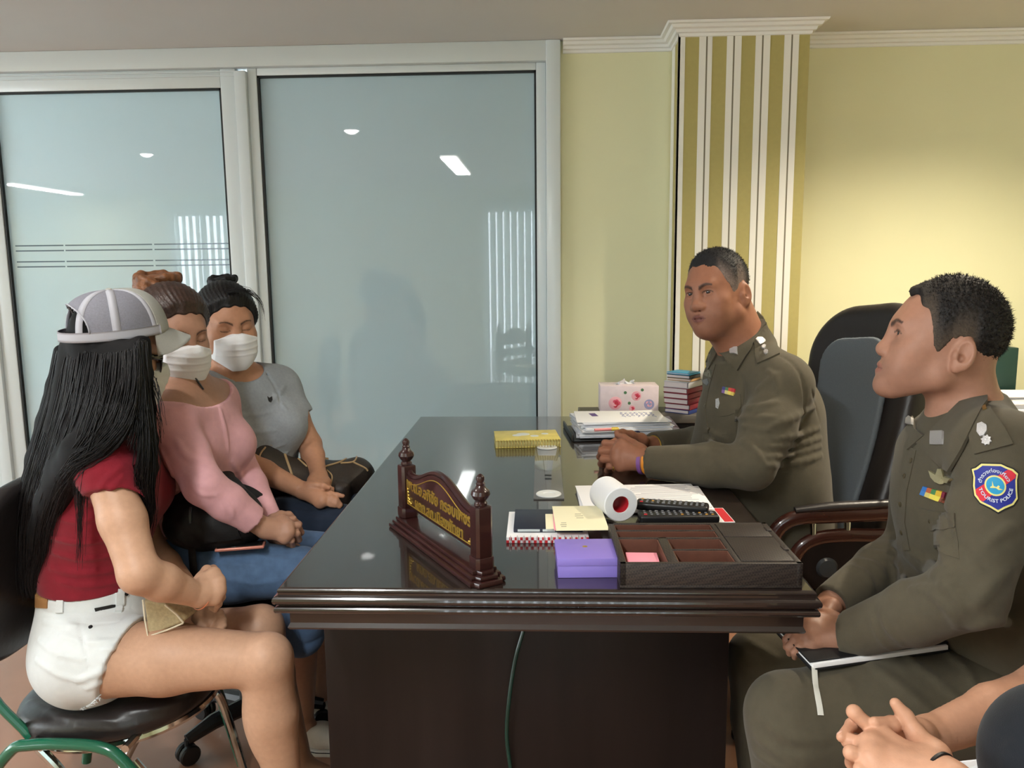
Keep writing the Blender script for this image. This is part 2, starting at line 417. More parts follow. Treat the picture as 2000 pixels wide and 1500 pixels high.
# ================================================================== desk
M_WOOD = mat('dark_lacquered_wood', srgb(40, 29, 25), 0.3, var=0.25, vscale=7, stretch=(1, 0.12, 1), coat=0.6, coat_rough=0.06)
M_WOODP = mat('dark_wood_panel', srgb(30, 23, 21), 0.45, spec=0.25, var=0.35, vscale=14, stretch=(1, 1, 0.1), coat=0.05, coat_rough=0.2)
M_WOODV = mat('dark_wood_top', srgb(38, 29, 26), 0.2, var=0.2, vscale=6, stretch=(0.15, 1, 1), coat=0.9, coat_rough=0.035)
DX0, DX1, DY0, DY1, DZ = -0.485, 0.472, 1.35, 3.02, 0.76
desk = thing('desk', ((DX0+DX1)/2, (DY0+DY1)/2, 0), 'large dark lacquered wooden office desk with moulded edge between the women and officers', 'desk')
def rect_loft(prof, name, m, parent, x0, x1, y0, y1):
    vs = []; fs = []
    for (o, z) in prof: vs += [[x0-o, y0-o, z], [x1+o, y0-o, z], [x1+o, y1+o, z], [x0-o, y1+o, z]]
    for i in range(len(prof)-1):
        for j in range(4):
            k = (j+1) % 4; fs.append([i*4+j, i*4+k, (i+1)*4+k, (i+1)*4+j])
    fs.append([3, 2, 1, 0]); n = (len(prof)-1)*4; fs.append([n, n+1, n+2, n+3])
    return mesh_obj(name, vs, fs, m, parent, smooth=False)
def arc_prof(): 
    pr = [(-0.02, 0.712), (0.0, 0.714)]
    for a in np.linspace(-PI/2, PI/2, 7): pr.append((0.0+0.004*math.cos(a), 0.720+0.006*math.sin(a)))
    pr += [(-0.004, 0.727), (-0.004, 0.730)]
    for a in np.linspace(-PI/2, PI/2, 7): pr.append((0.006*math.cos(a), 0.738+0.008*math.sin(a)))
    pr += [(-0.003, 0.747), (-0.003, 0.751)]
    for a in np.linspace(0, PI/2, 5): pr.append((-0.008+0.006*math.cos(a), 0.754+0.006*math.sin(a)))
    return pr
rect_loft(arc_prof(), 'desktop', M_WOODV, desk, DX0, DX1, DY0, DY1)
rect_loft([(-0.04, 0.676), (-0.016, 0.676), (-0.014, 0.680), (-0.016, 0.684), (-0.018, 0.688), (-0.018, 0.708), (-0.014, 0.713), (-0.04, 0.713)], 'apron', M_WOOD, desk, DX0, DX1, DY0, DY1)
pxa = P(640, 1400, 1.60)[0]; pxb = P(1420, 1400, 1.60)[0]
d = MB(); d.box(((pxa+pxb)/2, 1.615, 0.345), (pxb-pxa, 0.03, 0.69), bev=0.003)
d.done('end_panel', M_WOODP, desk)
d = MB(); d.box((pxa+0.015, 2.2, 0.345), (0.025, 1.14, 0.68), bev=0.003); d.done('modesty_panel', M_WOODP, desk)
d = MB(); d.box(((pxa+pxb)/2, 2.785, 0.345), (pxb-pxa, 0.03, 0.69), bev=0.003); d.done('end_panel', M_WOODP, desk)
c = MB(); pts = [P(1022, 1232, 1.585), P(1006, 1290, 1.575), P(994, 1370, 1.57), P(990, 1440, 1.575), P(1000, 1520, 1.58)]
c.tube(pts, 0.0045, 10, samples=30); tag(c.done('cable', mat('dark_green_cable', srgb(18, 52, 44), 0.25)), 'dark green cable hanging down in front of the desk end panel', 'cable')

# ================================================================== name plaque
M_MAH = mat('mahogany_gloss', srgb(46, 21, 20), 0.3, var=0.3, vscale=20, stretch=(1, 1, 0.2), coat=0.5, coat_rough=0.1)
M_GOLD = mat('gold_leaf', srgb(196, 164, 74), 0.35, metal=0.75)
npos = PZ(941, 1108, 0.785); fpos = PZ(797, 1008, 0.785)
u = nrm((npos-fpos)*[1, 1, 0]); nn = np.cross(u, [0, 0, 1.0]); LN = np.linalg.norm((npos-fpos)[:2])
ctr = (npos+fpos)/2; ctr[2] = DZ
RP = np.stack([u, -nn, [0, 0, 1.0]], 1)      # local x along the text, y away from the reader, z up
Lp = lambda x, y, z: ctr+RP@V(x, y, z)
plq = thing('name_plaque', ctr, 'carved mahogany desk name plaque with gold lettering standing on the desk', 'name plaque')
hl = LN/2
def footprint(a, b, c=0.012):
    return [(-a+c, -b), (a-c, -b), (a-c, -b+c*0.6), (a, -b+c), (a, b-c), (a-c, b-c*0.6), (a-c, b), (-a+c, b), (-a+c, b-c*0.6), (-a, b-c), (-a, -b+c), (-a+c, -b+c*0.6)]
b = MB()
for (g, z0, h, bv) in ((0.0, 0, 0.010, 0.003), (-0.006, 0.010, 0.008, 0.003), (-0.012, 0.018, 0.008, 0.002)):
    b.prism(footprint(hl+0.036+g, 0.036+g), h, Lp(0, 0, z0), RP, bev=bv)
b.done('base', M_MAH, plq)
ZP = 0.026; HP = 0.118
for sx in (-1, 1):
    p = MB(); q = 0.0165
    oct_ = [(q, -q+.005), (q, q-.005), (q-.005, q), (-q+.005, q), (-q, q-.005), (-q, -q+.005), (-q+.005, -q), (q-.005, -q)]
    p.prism([(x*1.12, y*1.12) for x, y in oct_], 0.022, Lp(sx*hl, 0, ZP), RP, bev=0.002)
    p.prism(oct_, HP-0.022, Lp(sx*hl, 0, ZP+0.02), RP, bev=0.004)
    po = p.done('post', M_MAH, plq)
    MB().lathe([(0.004, 0), (0.012, 0.001), (0.012, 0.005), (0.009, 0.008), (0.014, 0.013), (0.0175, 0.020), (0.016, 0.027), (0.010, 0.032), (0.0075, 0.037), (0.0085, 0.040), (0.0062, 0.043), (0.0082, 0.048), (0.0072, 0.053), (0.003, 0.057), (0.0005, 0.058)], Lp(sx*hl, 0, ZP+HP-0.002), RP, 24).done('finial', M_MAH, po)
hw = hl-0.014
def top_curve(s, zs, amp):
    t = np.linspace(-1, 1, 41); z = zs+amp*(0.5+0.5*np.cos(PI*np.clip(t*1.12, -1, 1)))
    z = np.where(abs(t) > 0.93, z+0.006*(abs(t)-0.93)/0.07, z)
    return [(x*s, zz) for x, zz in zip(t, z)]
Rpan = RP@np.array([[1, 0, 0], [0, 0, -1.0], [0, 1.0, 0]])    # prism x -> x, prism y -> z(up), extrusion -> -y (towards reader)
zb = ZP+0.026; tc = top_curve(hw, ZP+0.092, 0.036)
pan = MB().prism([(-hw, zb)]+[(hw, zb)]+tc[::-1], 0.014, Lp(0, 0.007, 0), Rpan, bev=0.002).done('panel', M_MAH, plq)
# raised top rail behind the panel edge
MB().tube([Lp(x, 0.002, z+0.003) for x, z in tc], 0.007, 8).done('top_rail', M_MAH, plq)
gb = MB(); inn = [(x*0.965, z-0.010) for x, z in tc]; loop = [(-hw*0.965, zb+0.008)]+[(hw*0.965, zb+0.008)]+inn[::-1]
gb.tube([Lp(x, -0.0075, z) for x, z in loop], 0.0012, 6, closed=True)
for sx in (-1, 1):                      # corner ornaments
    for (dx, dz, r) in ((0.004, 0.003, 0.004), (0.010, 0.003, 0.0035), (0.017, 0.002, 0.0028), (0.004, 0.010, 0.0038), (0.004, 0.017, 0.0034), (0.003, 0.024, 0.003), (0.0025, 0.031, 0.0024), (0.009, 0.009, 0.003)):
        gb.lathe([(0.0003, 0.002), (r*0.7, 0.0016), (r, 0)], Lp(sx*(hw*0.965-dx), -0.007, zb+0.010+dz), RP@rotx(PI/2), 10)
gb.done('gold_border', M_GOLD, plq)
tm = MB()
for s, zc, size in (('พ.ต.อ.อภิชัย กรอบเพชร', ZP+0.078, 0.030), ('ผกก.สภ.เมืองพัทยา', ZP+0.044, 0.028)):
    tv, tf = text_mesh(s, size, bold=0.0006)
    w = tv[:, 0].max()-tv[:, 0].min(); tv[:, 0] -= (tv[:, 0].max()+tv[:, 0].min())/2
    tgt = hw*1.86 if 'กรอบ' in s else hw*1.42
    tv[:, 0] *= tgt/w
    tv[:, 1] *= 1.1
    v3, f3 = extrude_flat(tv, tf, lambda a, zc=zc: ctr+np.c_[a[:, 0], -0.0065-a[:, 2], zc+a[:, 1]]@RP.T, 0.0018)
    tm.add(v3, f3)
tm.done('lettering', M_GOLD, plq, smooth=False)
# ================================================================== things on the desk
M_PAPER = mat('white_paper', srgb(236, 236, 238), 0.7)
M_PAPER2 = mat('offwhite_paper', srgb(222, 226, 234), 0.7)
M_CREAM = mat('cream_card', srgb(240, 234, 200), 0.65)
M_PINK = mat('pink_paper', srgb(244, 158, 176), 0.7)
M_INK = mat('ink', srgb(60, 62, 80), 0.6)
M_BLUEINK = mat('blue_ink', srgb(60, 80, 170), 0.6)
M_BLACKP = mat('black_plastic', srgb(24, 24, 26), 0.38)
M_RED = mat('red_print', srgb(200, 44, 52), 0.5)
class Quad:
    """local frame on a horizontal plane from the pixel corners of its front edge and one back corner"""
    def __init__(s, fl, fr, bl, z):
        a, b, c = PZ(*fl, z), PZ(*fr, z), PZ(*bl, z)
        s.o = a; s.x = nrm(b-a); s.W = np.linalg.norm(b-a); s.y = np.array([-s.x[1], s.x[0], 0]); s.D = float(np.dot(c-a, s.y)); s.z = z
        s.R = np.stack([s.x, s.y, [0, 0, 1.0]], 1)
    def p(s, u, v, dz=0): return s.o+s.x*u*s.W+s.y*v*s.D+V(0, 0, dz)
    def box(s, mb, u0, u1, v0, v1, z0, z1, bev=0, mi=0):
        c = s.p((u0+u1)/2, (v0+v1)/2, (z0+z1)/2)
        mb.box(c, ((u1-u0)*s.W, (v1-v0)*s.D, z1-z0), s.R, bev, mi=mi); return mb
ON = DZ+0.0004
# --- yellow spiral notebook
q = Quad((969, 876), (1095, 873), (962, 846), ON)
q.D = 0.15
t = thing('notebook', q.p(.5, .5), 'yellow patterned spiral notebook lying on the far half of the desk', 'notebook')
q.box(MB(), 0, 1, 0, 1, 0.003, 0.022, 0.0005).done('pages', mat('cream_pages', srgb(206, 196, 130), 0.7, var=.1, vscale=200), t)
c = MB(); q.box(c, -0.005, 1.005, -0.01, 1.01, 0.022, 0.025, 0.0008); q.box(c, -0.005, 1.005, -0.01, 1.01, 0.0, 0.003, 0.0008)
c.done('cover', mat('yellow_cover', srgb(216, 200, 110), 0.45, var=0.18, vscale=25), t)
sp = MB()
for k in range(22):
    cc = q.p(0.03+0.94*k/21, 0.0, 0.0125)
    sp.tube([cc+q.R@V(0, 0.013*math.cos(a)-0.004, 0.0135*math.sin(a)) for a in np.linspace(0, 2*PI, 14, endpoint=False)], 0.0011, 5, closed=True)
sp.done('spiral_binding', mat('brass_wire', srgb(150, 126, 60), 0.35, metal=0.6), t)
pm = MB()
for (uu, vv, r, ) in ((.35, .5, .016), (.45, .6, .022), (.62, .4, .014), (.8, .6, .012)):
    pm.lathe([(0.0002, 0.0006), (r*0.9, 0.0005), (r, 0)], q.p(uu, vv, 0.025), n=16)
pm.done('cover_print', mat('pale_print', srgb(214, 222, 220), 0.5), t)

# --- tall pile of documents
pb = PZ(1126, 883, ON); base_c = PZ(1205, 852, ON)+V(0.015, 0.03, 0)
rr = np.random.default_rng(3)
tray = thing('document_tray', base_c, 'flat black document tray under the tall paper pile', 'tray')
Rt = rotz(0.10)
b = MB(); b.box(base_c+V(-0.01, 0.02, 0.003), (0.335, 0.25, 0.005), Rt, 0.002); b.box(base_c+Rt@V(-0.175, 0.02, 0.012), (0.006, 0.25, 0.022), Rt, 0.002); b.done('tray_body', M_BLACKP, tray)
zz = ON+0.0058; n_docs = 13
for k in range(n_docs):
    h = [0.004, 0.003, 0.006, 0.003, 0.0045, 0.003, 0.005][k % 7]
    ang = 0.06+rr.uniform(-0.10, 0.16); off = V(rr.uniform(-0.008, 0.014), rr.uniform(-0.012, 0.012), 0)
    if k >= n_docs-1: ang, off = 0.02, V(-0.004, 0.0, 0); h = 0.002
    c0 = base_c+off+V(0, 0.01, zz-ON+h/2); Rk = rotz(ang)
    m = MB(); m.box(c0, (0.297, 0.205, h), Rk, 0.0004)
    nm = 'document' if k < n_docs-1 else 'letter'
    if k < n_docs-1:
        t = m.done(nm, [M_PAPER, M_PAPER2][k % 2]); tag(t, 'white document in the tall untidy pile at the far end of the desk', 'document', 'documents in the tall pile')
    else:
        t = thing('letter', c0-V(0, 0, h/2), 'white letter with a purple block and handwriting topmost on the tall pile', 'document')
        m.done('sheet', M_PAPER, t)
        MB().box(c0+Rk@V(-0.085, 0.03, h/2+.0002), (0.022, 0.055, 0.0003), Rk@rotz(0.15)).done('purple_block', mat('purple_print', srgb(84, 56, 132), 0.5), t)
        ink = MB(); 
        for j in range(7):
            x0 = 0.01+0.017*j; pts = [c0+Rk@V(x0+0.006*math.sin(i*1.9+j)+0.0008*i, 0.07-0.011*i, h/2+0.0004) for i in range(9-(j % 3))]
            ink.tube(pts, 0.0006, 4, samples=24)
        ink.done('handwriting', M_BLUEINK, t)
    zz += h+0.0003
ztop = zz
def pen(a, b, r, col, label, name='pen', cap=None):
    a, b = np.array(a), np.array(b); t = thing(name, (a+b)/2-V(0, 0, r), label, name.replace('_', ' ')); d = nrm(b-a); L = np.linalg.norm(b-a)
    MB().tube([a, a+d*L*0.68], r, 12).done('barrel', col, t)
    MB().tube([a+d*L*0.68, a+d*L*0.7, a+d*L*0.97, b], [r*1.12, r*1.15, r*1.05, r*0.7], 12).done('cap', cap or col, t)
    MB().box(a+d*L*0.83+V(0, 0, r*1.25), (L*0.24, r*0.7, r*0.35), frame(np.cross([0, 0, 1.0], d)), 0.0004).done('clip', cap or col, t)
pen(PZ(1161, 840, ztop+.005), PZ(1209, 838, ztop+.005), 0.0047, mat('pink_plastic', srgb(236, 150, 150), 0.4), 'pink and yellow highlighter lying on the tall pile of papers', 'highlighter', mat('yellow_plastic', srgb(235, 205, 90), 0.4))
pen(PZ(1201, 848, ztop+.0045), PZ(1250, 845, ztop+.0045), 0.0042, mat('navy_plastic', srgb(34, 48, 96), 0.35), 'dark blue pen lying on the tall pile of papers in front of the officer', 'pen')

# --- clear plastic holder with round white ends
q = Quad((1042, 976), (1102, 976), (1040, 872), ON)
t = thing('plastic_holder', q.p(.5, .5), 'flat clear plastic holder with round white ends lying in the middle of the desk', 'plastic holder')
M_CLEAR = mat('clear_plastic', (0.95, 0.97, 0.97), 0.05, trans=0.9, ior=1.3, spec=0.4)
q.box(MB(), 0, 1, 0, 1, 0, 0.0035, 0.001).done('clear_plate', M_CLEAR, t)
for vv in (0.06, 0.95):
    r = q.W*0.42
    MB().lathe([(r*0.45, 0.0038), (r*0.5, 0.006), (r*0.95, 0.0065), (r, 0.005), (r, 0.0036)], q.p(.5, vv), n=28).done('end_disc', mat('white_plastic', srgb(214, 218, 218), 0.35), t)
for vv in (0.30, 0.36): q.box(MB(), 0.38, 0.62, vv, vv+0.02, 0.0036, 0.0050).done('slot_mark', M_BLACKP, t)

# --- calendar, navy diary, cards
q = Quad((989, 1061), (1090, 1061), (990, 1010), ON)
q.W = 0.17
t = thing('desk_calendar', q.p(.5, .5), 'white desk calendar with red checked edge lying under the navy diary', 'calendar')
q.box(MB(), 0, 1, 0, 1, 0, 0.013, 0.0008).done('pages', M_PAPER, t)
m = MB()
for k in range(15): q.box(m, k/15, k/15+0.034, -0.006, -0.0005, 0.0, 0.0065, 0.0004)
for k in range(15): q.box(m, k/15+0.034, k/15+0.066, -0.006, -0.0005, 0.0065, 0.013, 0.0004)
m.done('red_check', M_RED, t)
m = MB()
for k in range(12): 
    cc = q.p(0.05+0.9*k/11, 0.0, 0.008); m.tube([cc+q.R@V(0, 0.006*math.cos(a), 0.008*math.sin(a)) for a in np.linspace(0, 2*PI, 10, endpoint=False)], 0.0008, 4, closed=True)
m.done('spiral_binding', mat('white_wire', srgb(200, 200, 204), 0.4), t)
q = Quad((1003, 1040), (1090, 1040), (1003, 1002), ON+0.0135); q.W = 0.145
t = thing('diary', q.p(.5, .5), 'navy blue diary with pale label lying on the white calendar', 'diary')
q.box(MB(), 0, 1, 0, 1, 0, 0.009, 0.0012).done('cover', mat('navy_leather', srgb(32, 36, 52), 0.45), t)
m = MB(); q.box(m, 0.06, 0.38, -0.006, 0.01, 0.002, 0.007, 0.0004); q.box(m, 0.42, 0.60, -0.006, 0.01, 0.002, 0.007, 0.0004); m.done('label', mat('pale_label', srgb(196, 204, 204), 0.5), t)
zc = ON+0.023
q = Quad((1066, 1034), (1150, 1034), (1056, 996), zc); q.D = 0.1
t = q.box(MB(), 0, 1, 0, 1, 0, 0.002, 0.0004).done('envelope', M_CREAM); tag(t, 'cream envelope lowest of the three by the navy diary', 'envelope')
q = Quad((1082, 1036), (1186, 1036), (1070, 992), zc+0.0022)
t = q.box(MB(), 0, 0.98, 0.0, 1.0, 0, 0.0014, 0.0003).done('pink_envelope', M_PINK); tag(t, 'pink envelope sandwiched between two cream cards', 'envelope')
q = Quad((1086, 1037), (1190, 1036), (1075, 990), zc+0.0040)
t = thing('invitation_card', q.p(.5, .5), 'cream invitation card with small print lying topmost behind the purple box', 'card')
q.box(MB(), 0, 1, 0, 1, 0, 0.0016, 0.0003).done('card', M_CREAM, t)
for rows in (((.42, .55, .16), (.44, .47, .14), (.43, .63, .12)), ((.10, .20, .12), (.11, .13, .10), (.12, .27, .1))):
    m = MB()
    for (u0, v0, w) in rows: q.box(m, u0, u0+w, v0, v0+0.02, 0.0016, 0.0018)
    m.done('print', mat('grey_print', srgb(150, 146, 128), 0.6), t)

# --- purple gift box
q = Quad((1090, 1129), (1206, 1128), (1078, 1062), ON)
q.D = 0.105
t = thing('gift_box', q.p(.5, .5), 'lilac gift box with lid standing in front of the cream card', 'gift box')
M_LIL = mat('lilac_card', srgb(140, 122, 206), 0.5)
hb_ = P(1148, 1106, q.o[1])[2]-ON; hl_ = P(1148, 1092, q.o[1]-0.002)[2]-ON
q.box(MB(), 0, 1, 0, 1, 0, hb_+0.004, 0.0006).done('base', M_LIL, t)
q.box(MB(), -0.015, 1.015, -0.015, 1.015, hb_, hl_, 0.0012).done('lid', M_LIL, t)
m = MB(); 
for k in range(6): a = k*PI/3; m.lathe([(0.0002, 0.0004), (0.0022, 0.0002), (0.0024, 0)], q.p(.5, .6, hl_)+V(0.003*math.cos(a), 0.003*math.sin(a), 0), n=8)
m.done('gold_emblem', M_GOLD, t)

# --- desk organiser
def woven():
    m = mat('woven_leather', srgb(50, 42, 38), 0.5); nt = m.node_tree; N = nt.nodes; L = nt.links; b = N['Principled BSDF']
    tc = N.new('ShaderNodeTexCoord'); ck = N.new('ShaderNodeTexChecker'); ck.inputs['Scale'].default_value = 260
    ck.inputs['Color1'].default_value = srgb(58, 49, 44)+(1,); ck.inputs['Color2'].default_value = srgb(36, 31, 29)+(1,)
    mp = N.new('ShaderNodeMapping'); mp.inputs['Rotation'].default_value = (0.3, 0.2, 0.75)
    L.new(tc.outputs['Object'], mp.inputs[0]); L.new(mp.outputs[0], ck.inputs['Vector']); L.new(ck.outputs['Color'], b.inputs['Base Color'])
    bu = N.new('ShaderNodeBump'); bu.inputs['Strength'].default_value = 0.5; bu.inputs['Distance'].default_value = 0.001
    L.new(ck.outputs['Fac'], bu.inputs['Height']); L.new(bu.outputs[0], b.inputs['Normal']); return m
M_WOV = woven(); M_BRN = mat('brown_lining', srgb(104, 66, 52), 0.6, var=0.1, vscale=60)
zt_o = P(1390, 1102, PZ(1211, 1149, ON)[1])[2]-ON
q = Quad((1211, 1149), (1567, 1149), (1211, 1149), ON)
q.D = float(np.dot(PZ(1191, 1021, ON+zt_o)-q.o, q.y))
org = thing('desk_organiser', q.p(.5, .5), 'dark woven leather desk organiser tray with brown compartments at the desk edge', 'organiser')
b = MB(); q.box(b, 0, 1, 0, 1, 0, 0.006, 0.0008)
for (u0, u1, v0, v1) in ((0, .035, 0, 1), (.965, 1, 0, 1), (.0, 1, 0, .045), (0, 1, .965, 1), (.64, .67, .04, .97), (.27, .325, .04, .61), (.03, .65, .585, .615), (.03, .65, .785, .805), (.32, .65, .31, .33)):
    q.box(b, u0, u1, v0, v1, 0.004, zt_o, 0.0012)
b.done('body', M_WOV, org)
l = MB(); q.box(l, .03, .65, .04, .97, 0.006, 0.0085)
for (u0, u1, v0, v1) in ((.033, .27, .044, .585), (.325, .64, .044, .31), (.325, .64, .33, .585), (.033, .64, .615, .785), (.033, .64, .805, .965)):
    e = 0.006; f_ = e*q.W/q.D
    for a in ((u0, u0+e, v0, v1), (u1-e, u1, v0, v1), (u0, u1, v0, v0+f_), (u0, u1, v1-f_, v1)): q.box(l, *a, 0.006, zt_o-0.002)
l.done('lining', M_BRN, org)
q.box(MB(), .672, .963, .05, .60, zt_o-0.006, zt_o+0.0012, 0.001).done('lid', M_WOV, org)
q.box(MB(), .672, .963, .615, .962, zt_o-0.006, zt_o+0.0012, 0.001).done('lid', M_WOV, org)
for vv in (.33, .80): q.box(MB(), .955, .985, vv-.05, vv+.05, zt_o-0.002, zt_o+0.003, 0.001).done('pull_tab', M_WOV, org)
z0 = ON+0.0088
sq = MB(); Rs = q.R@rotz(-0.1); sq.box(q.p(.152, .31, 0.0095+0.0105), (0.058, 0.052, 0.021), q.R@rotz(-0.04), 0.0005)
tag(sq.done('sticky_notes', M_PINK), 'block of pink sticky notes in the left compartment of the organiser', 'sticky notes')
rl = q.box(MB(), .34, .625, .40, .52, 0.0087, 0.0115, 0.0005).done('ruler', M_CLEAR); tag(rl, 'short clear plastic ruler in the organiser compartment', 'ruler')

# --- papers, red-edged card, remotes, paper roll
q = Quad((1128, 1006), (1384, 1000), (1126, 966), ON)
rr = np.random.default_rng(5)
q.D = 0.21
qc = PZ(1255, 985, ON)
for k in range(5):
    top = k == 4
    if top: t = thing('printed_sheet', qc+V(0, .03, 0), 'white printed sheet topmost of the papers under the two remotes', 'document'); pr = t
    m = MB(); cc = qc+V(rr.uniform(-.008, .008), 0.03+rr.uniform(-.006, .006), 0.0012+0.0022*k); Rk = rotz(rr.uniform(-0.05, 0.05)+0.03)
    m.box(cc, (0.297, 0.20, 0.002), Rk, 0.0003)
    if top:
        m.done('sheet', M_PAPER, t); ln_ = MB()
        for j in range(11): ln_.box(cc+Rk@V(0.06+rr.uniform(-.008, .008), 0.08-0.012*j, 0.0011), (0.13+rr.uniform(-.02, .03), 0.0022, 0.0003), Rk)
        ln_.done('print', mat('grey_text', srgb(140, 142, 156), 0.6), t)
    else: tag(m.done('document', M_PAPER), 'white paper in the low pile under the remotes and paper roll', 'document', 'papers in the low pile')
zp = ON+0.0115
q = Quad((1336, 1022), (1436, 1021), (1330, 994), ON+0.0003)
q.W *= 1.0; q.D = max(q.D, 0.07)
t = thing('red_edged_card', q.p(.8, .5), 'white card with red border sticking out beside the organiser', 'card')
q.box(MB(), 0.45, 1, 0, 1, 0, 0.0016, 0.0003).done('card', M_PAPER, t)
m = MB(); q.box(m, .80, .985, 0.03, .97, 0.0016, 0.002); m.done('red_border', M_RED, t)
def remote(a, b, w, label, seed):
    a, b = np.array(a), np.array(b); d = b-a; L = np.linalg.norm(d); x = d/L; y = nrm(np.cross([0, 0, 1.0], x)); z = np.cross(x, y); R = np.stack([x, y, z], 1); c = (a+b)/2
    t = thing('remote_control', c, label, 'remote control')
    MB().box(c+R@V(0, 0, 0.010), (L, w, 0.018), R, 0.006, 3).done('body', M_BLACKP, t)
    r = np.random.default_rng(seed)
    for i in range(12):
        for j in range(3):
            big = 0.0042 if (i+j) % 4 else 0.0052
            m = MB(); m.box(c+R@V(-L*0.42+L*0.84*i/11, (j-1)*w*0.27, 0.0195), (big*1.4, big, 0.003), R, 0.0012)
            k = r.integers(0, 14)
            m.done('button', M_RED if (i == 0 and j == 0) else (mat('amber_button', srgb(190, 140, 60), 0.5) if k == 1 else mat('grey_button', srgb(120, 122, 126), 0.5)), t)
remote(PZ(1247, 1018, ON+.001), PZ(1402, 1018, ON+.001), 0.045, 'black remote control lying directly behind the woven organiser', 1)
remote(PZ(1243, 992, zp+.001), PZ(1384, 1002, zp+.002), 0.042, 'black remote control lying on the papers behind the nearer remote', 2)
rc = P(1213, 986, 1.70); rc[2] = zp+0.0405-0.002; ax = nrm(V(-0.28, 1, 0)); Rr = frame([0, 0, 1.0], ax)
t = thing('paper_roll', V(rc[0], rc[1]+.04, zp), 'white tissue paper roll lying on its side behind the organiser', 'paper roll')
Rax = np.stack([nrm(np.cross([0, 0, 1.0], ax)), [0, 0, 1.0], ax], 1); Rax[:, 0] = np.cross(Rax[:, 1], Rax[:, 2])
ro, ri = 0.0385, 0.019
MB().lathe([(ri, 0), (ro-0.002, 0), (ro, 0.002), (ro, 0.098), (ro-0.002, 0.10), (ri, 0.10)], rc+V(0, 0, 0), Rax, 40, closed=True).done('paper', mat('tissue_white', srgb(232, 234, 238), 0.85, bump=0.15, bscale=150), t)
MB().lathe([(ri-0.0015, 0.004), (ri-0.0002, 0.004), (ri-0.0002, 0.096), (ri-0.0015, 0.096)], rc, Rax, 32, closed=True).done('core', mat('red_core', srgb(196, 30, 44), 0.6), t)
# ================================================================== credenza behind the desk with tissue box and books
M_CRED = mat('credenza_grey', srgb(92, 88, 82), 0.5)
cz = 0.757
t = thing('credenza', (0.55, 3.13, 0), 'low dark cabinet standing between the desk end and the striped pillar', 'cabinet')
MB().box((0.55, 3.135, cz-0.015), (0.84, 0.196, 0.03), bev=0.003).done('top', M_CRED, t); MB().box((0.55, 3.14, (cz-0.03)/2), (0.80, 0.18, cz-0.03), bev=0.003).done('body', M_WOODP, t)
def tissue():
    a = P(1172, 803, 3.11); b = P(1286, 803, 3.11); w = b[0]-a[0]; h = P(1230, 754, 3.11)[2]-cz
    c = V((a[0]+b[0])/2, 3.165, cz); t = thing('tissue_box', c, 'pink and white tissue box printed with roses on the credenza', 'tissue box')
    MB().box(c+V(0, 0, h/2), (w, 0.11, h), bev=0.002).done('box', mat('pale_pink_card', srgb(232, 216, 222), 0.45, var=0.05, vscale=40), t)
    r = np.random.default_rng(2); pk = [mat('rose_pink', srgb(222, 92, 120), 0.5), mat('rose_light', srgb(240, 178, 190), 0.5), mat('rose_red', srgb(198, 58, 76), 0.5), mat('leaf_green', srgb(86, 128, 92), 0.5), mat('lilac_print', srgb(160, 160, 200), 0.5)]
    yf = 3.165-0.055
    def disc(mb, x, z, rx, mi, k): mb.lathe([(0.0002, 0.0003+k*0.0002), (rx*0.98, 0.0003+k*0.0002), (rx, 0)], V(x, yf, z), rotx(PI/2), 18, mi=mi)
    m = MB()
    for (uu, vv, R_, sh) in ((.26, .35, .026, 0), (.62, .62, .019, 2), (.84, .3, .02, 4), (.55, .15, .012, 1)):
        x = a[0]+w*uu; z = cz+h*vv
        disc(m, x, z, R_, 1 if sh != 4 else 4, 0)
        for j in range(9):
            th = j*2.4; rad = R_*(0.78-0.07*j)*0.8; disc(m, x+rad*math.cos(th)*0.8, z+rad*math.sin(th)*0.8, R_*0.30, [0, 1, 2][j % 3] if sh != 4 else [4, 1][j % 2], 1+j*0.3)
    for (uu, vv) in ((.5, .35), (.72, .85), (.43, .75)): disc(m, a[0]+w*uu, cz+h*vv, 0.006, 3, 1)
    m.done('rose_print', pk, t)
    # a soft crumple of tissue coming out of the slot
    tv = []; tf = []; n = 25
    for i in range(n):
        for j in range(9):
            s = i/(n-1)*2-1; q_ = j/8
            tv.append([c[0]-0.012+s*0.045*(1-0.2*q_)+0.006*math.sin(9*s+4*q_), c[1]+0.014*math.sin(7*s+2)*(0.4+q_)+0.02*q_*math.sin(3*s), cz+h-0.004+0.026*q_*(0.65+0.35*math.cos(4*s+1))])
    for i in range(n-1):
        for j in range(8): tf.append([i*9+j, (i+1)*9+j, (i+1)*9+j+1, i*9+j+1])
    o = mesh_obj('tissue', tv, tf, mat('tissue_white', (1, 1, 1)), t); 
    md = o.modifiers.new('t', 'SOLIDIFY'); md.thickness = 0.0008
tissue()
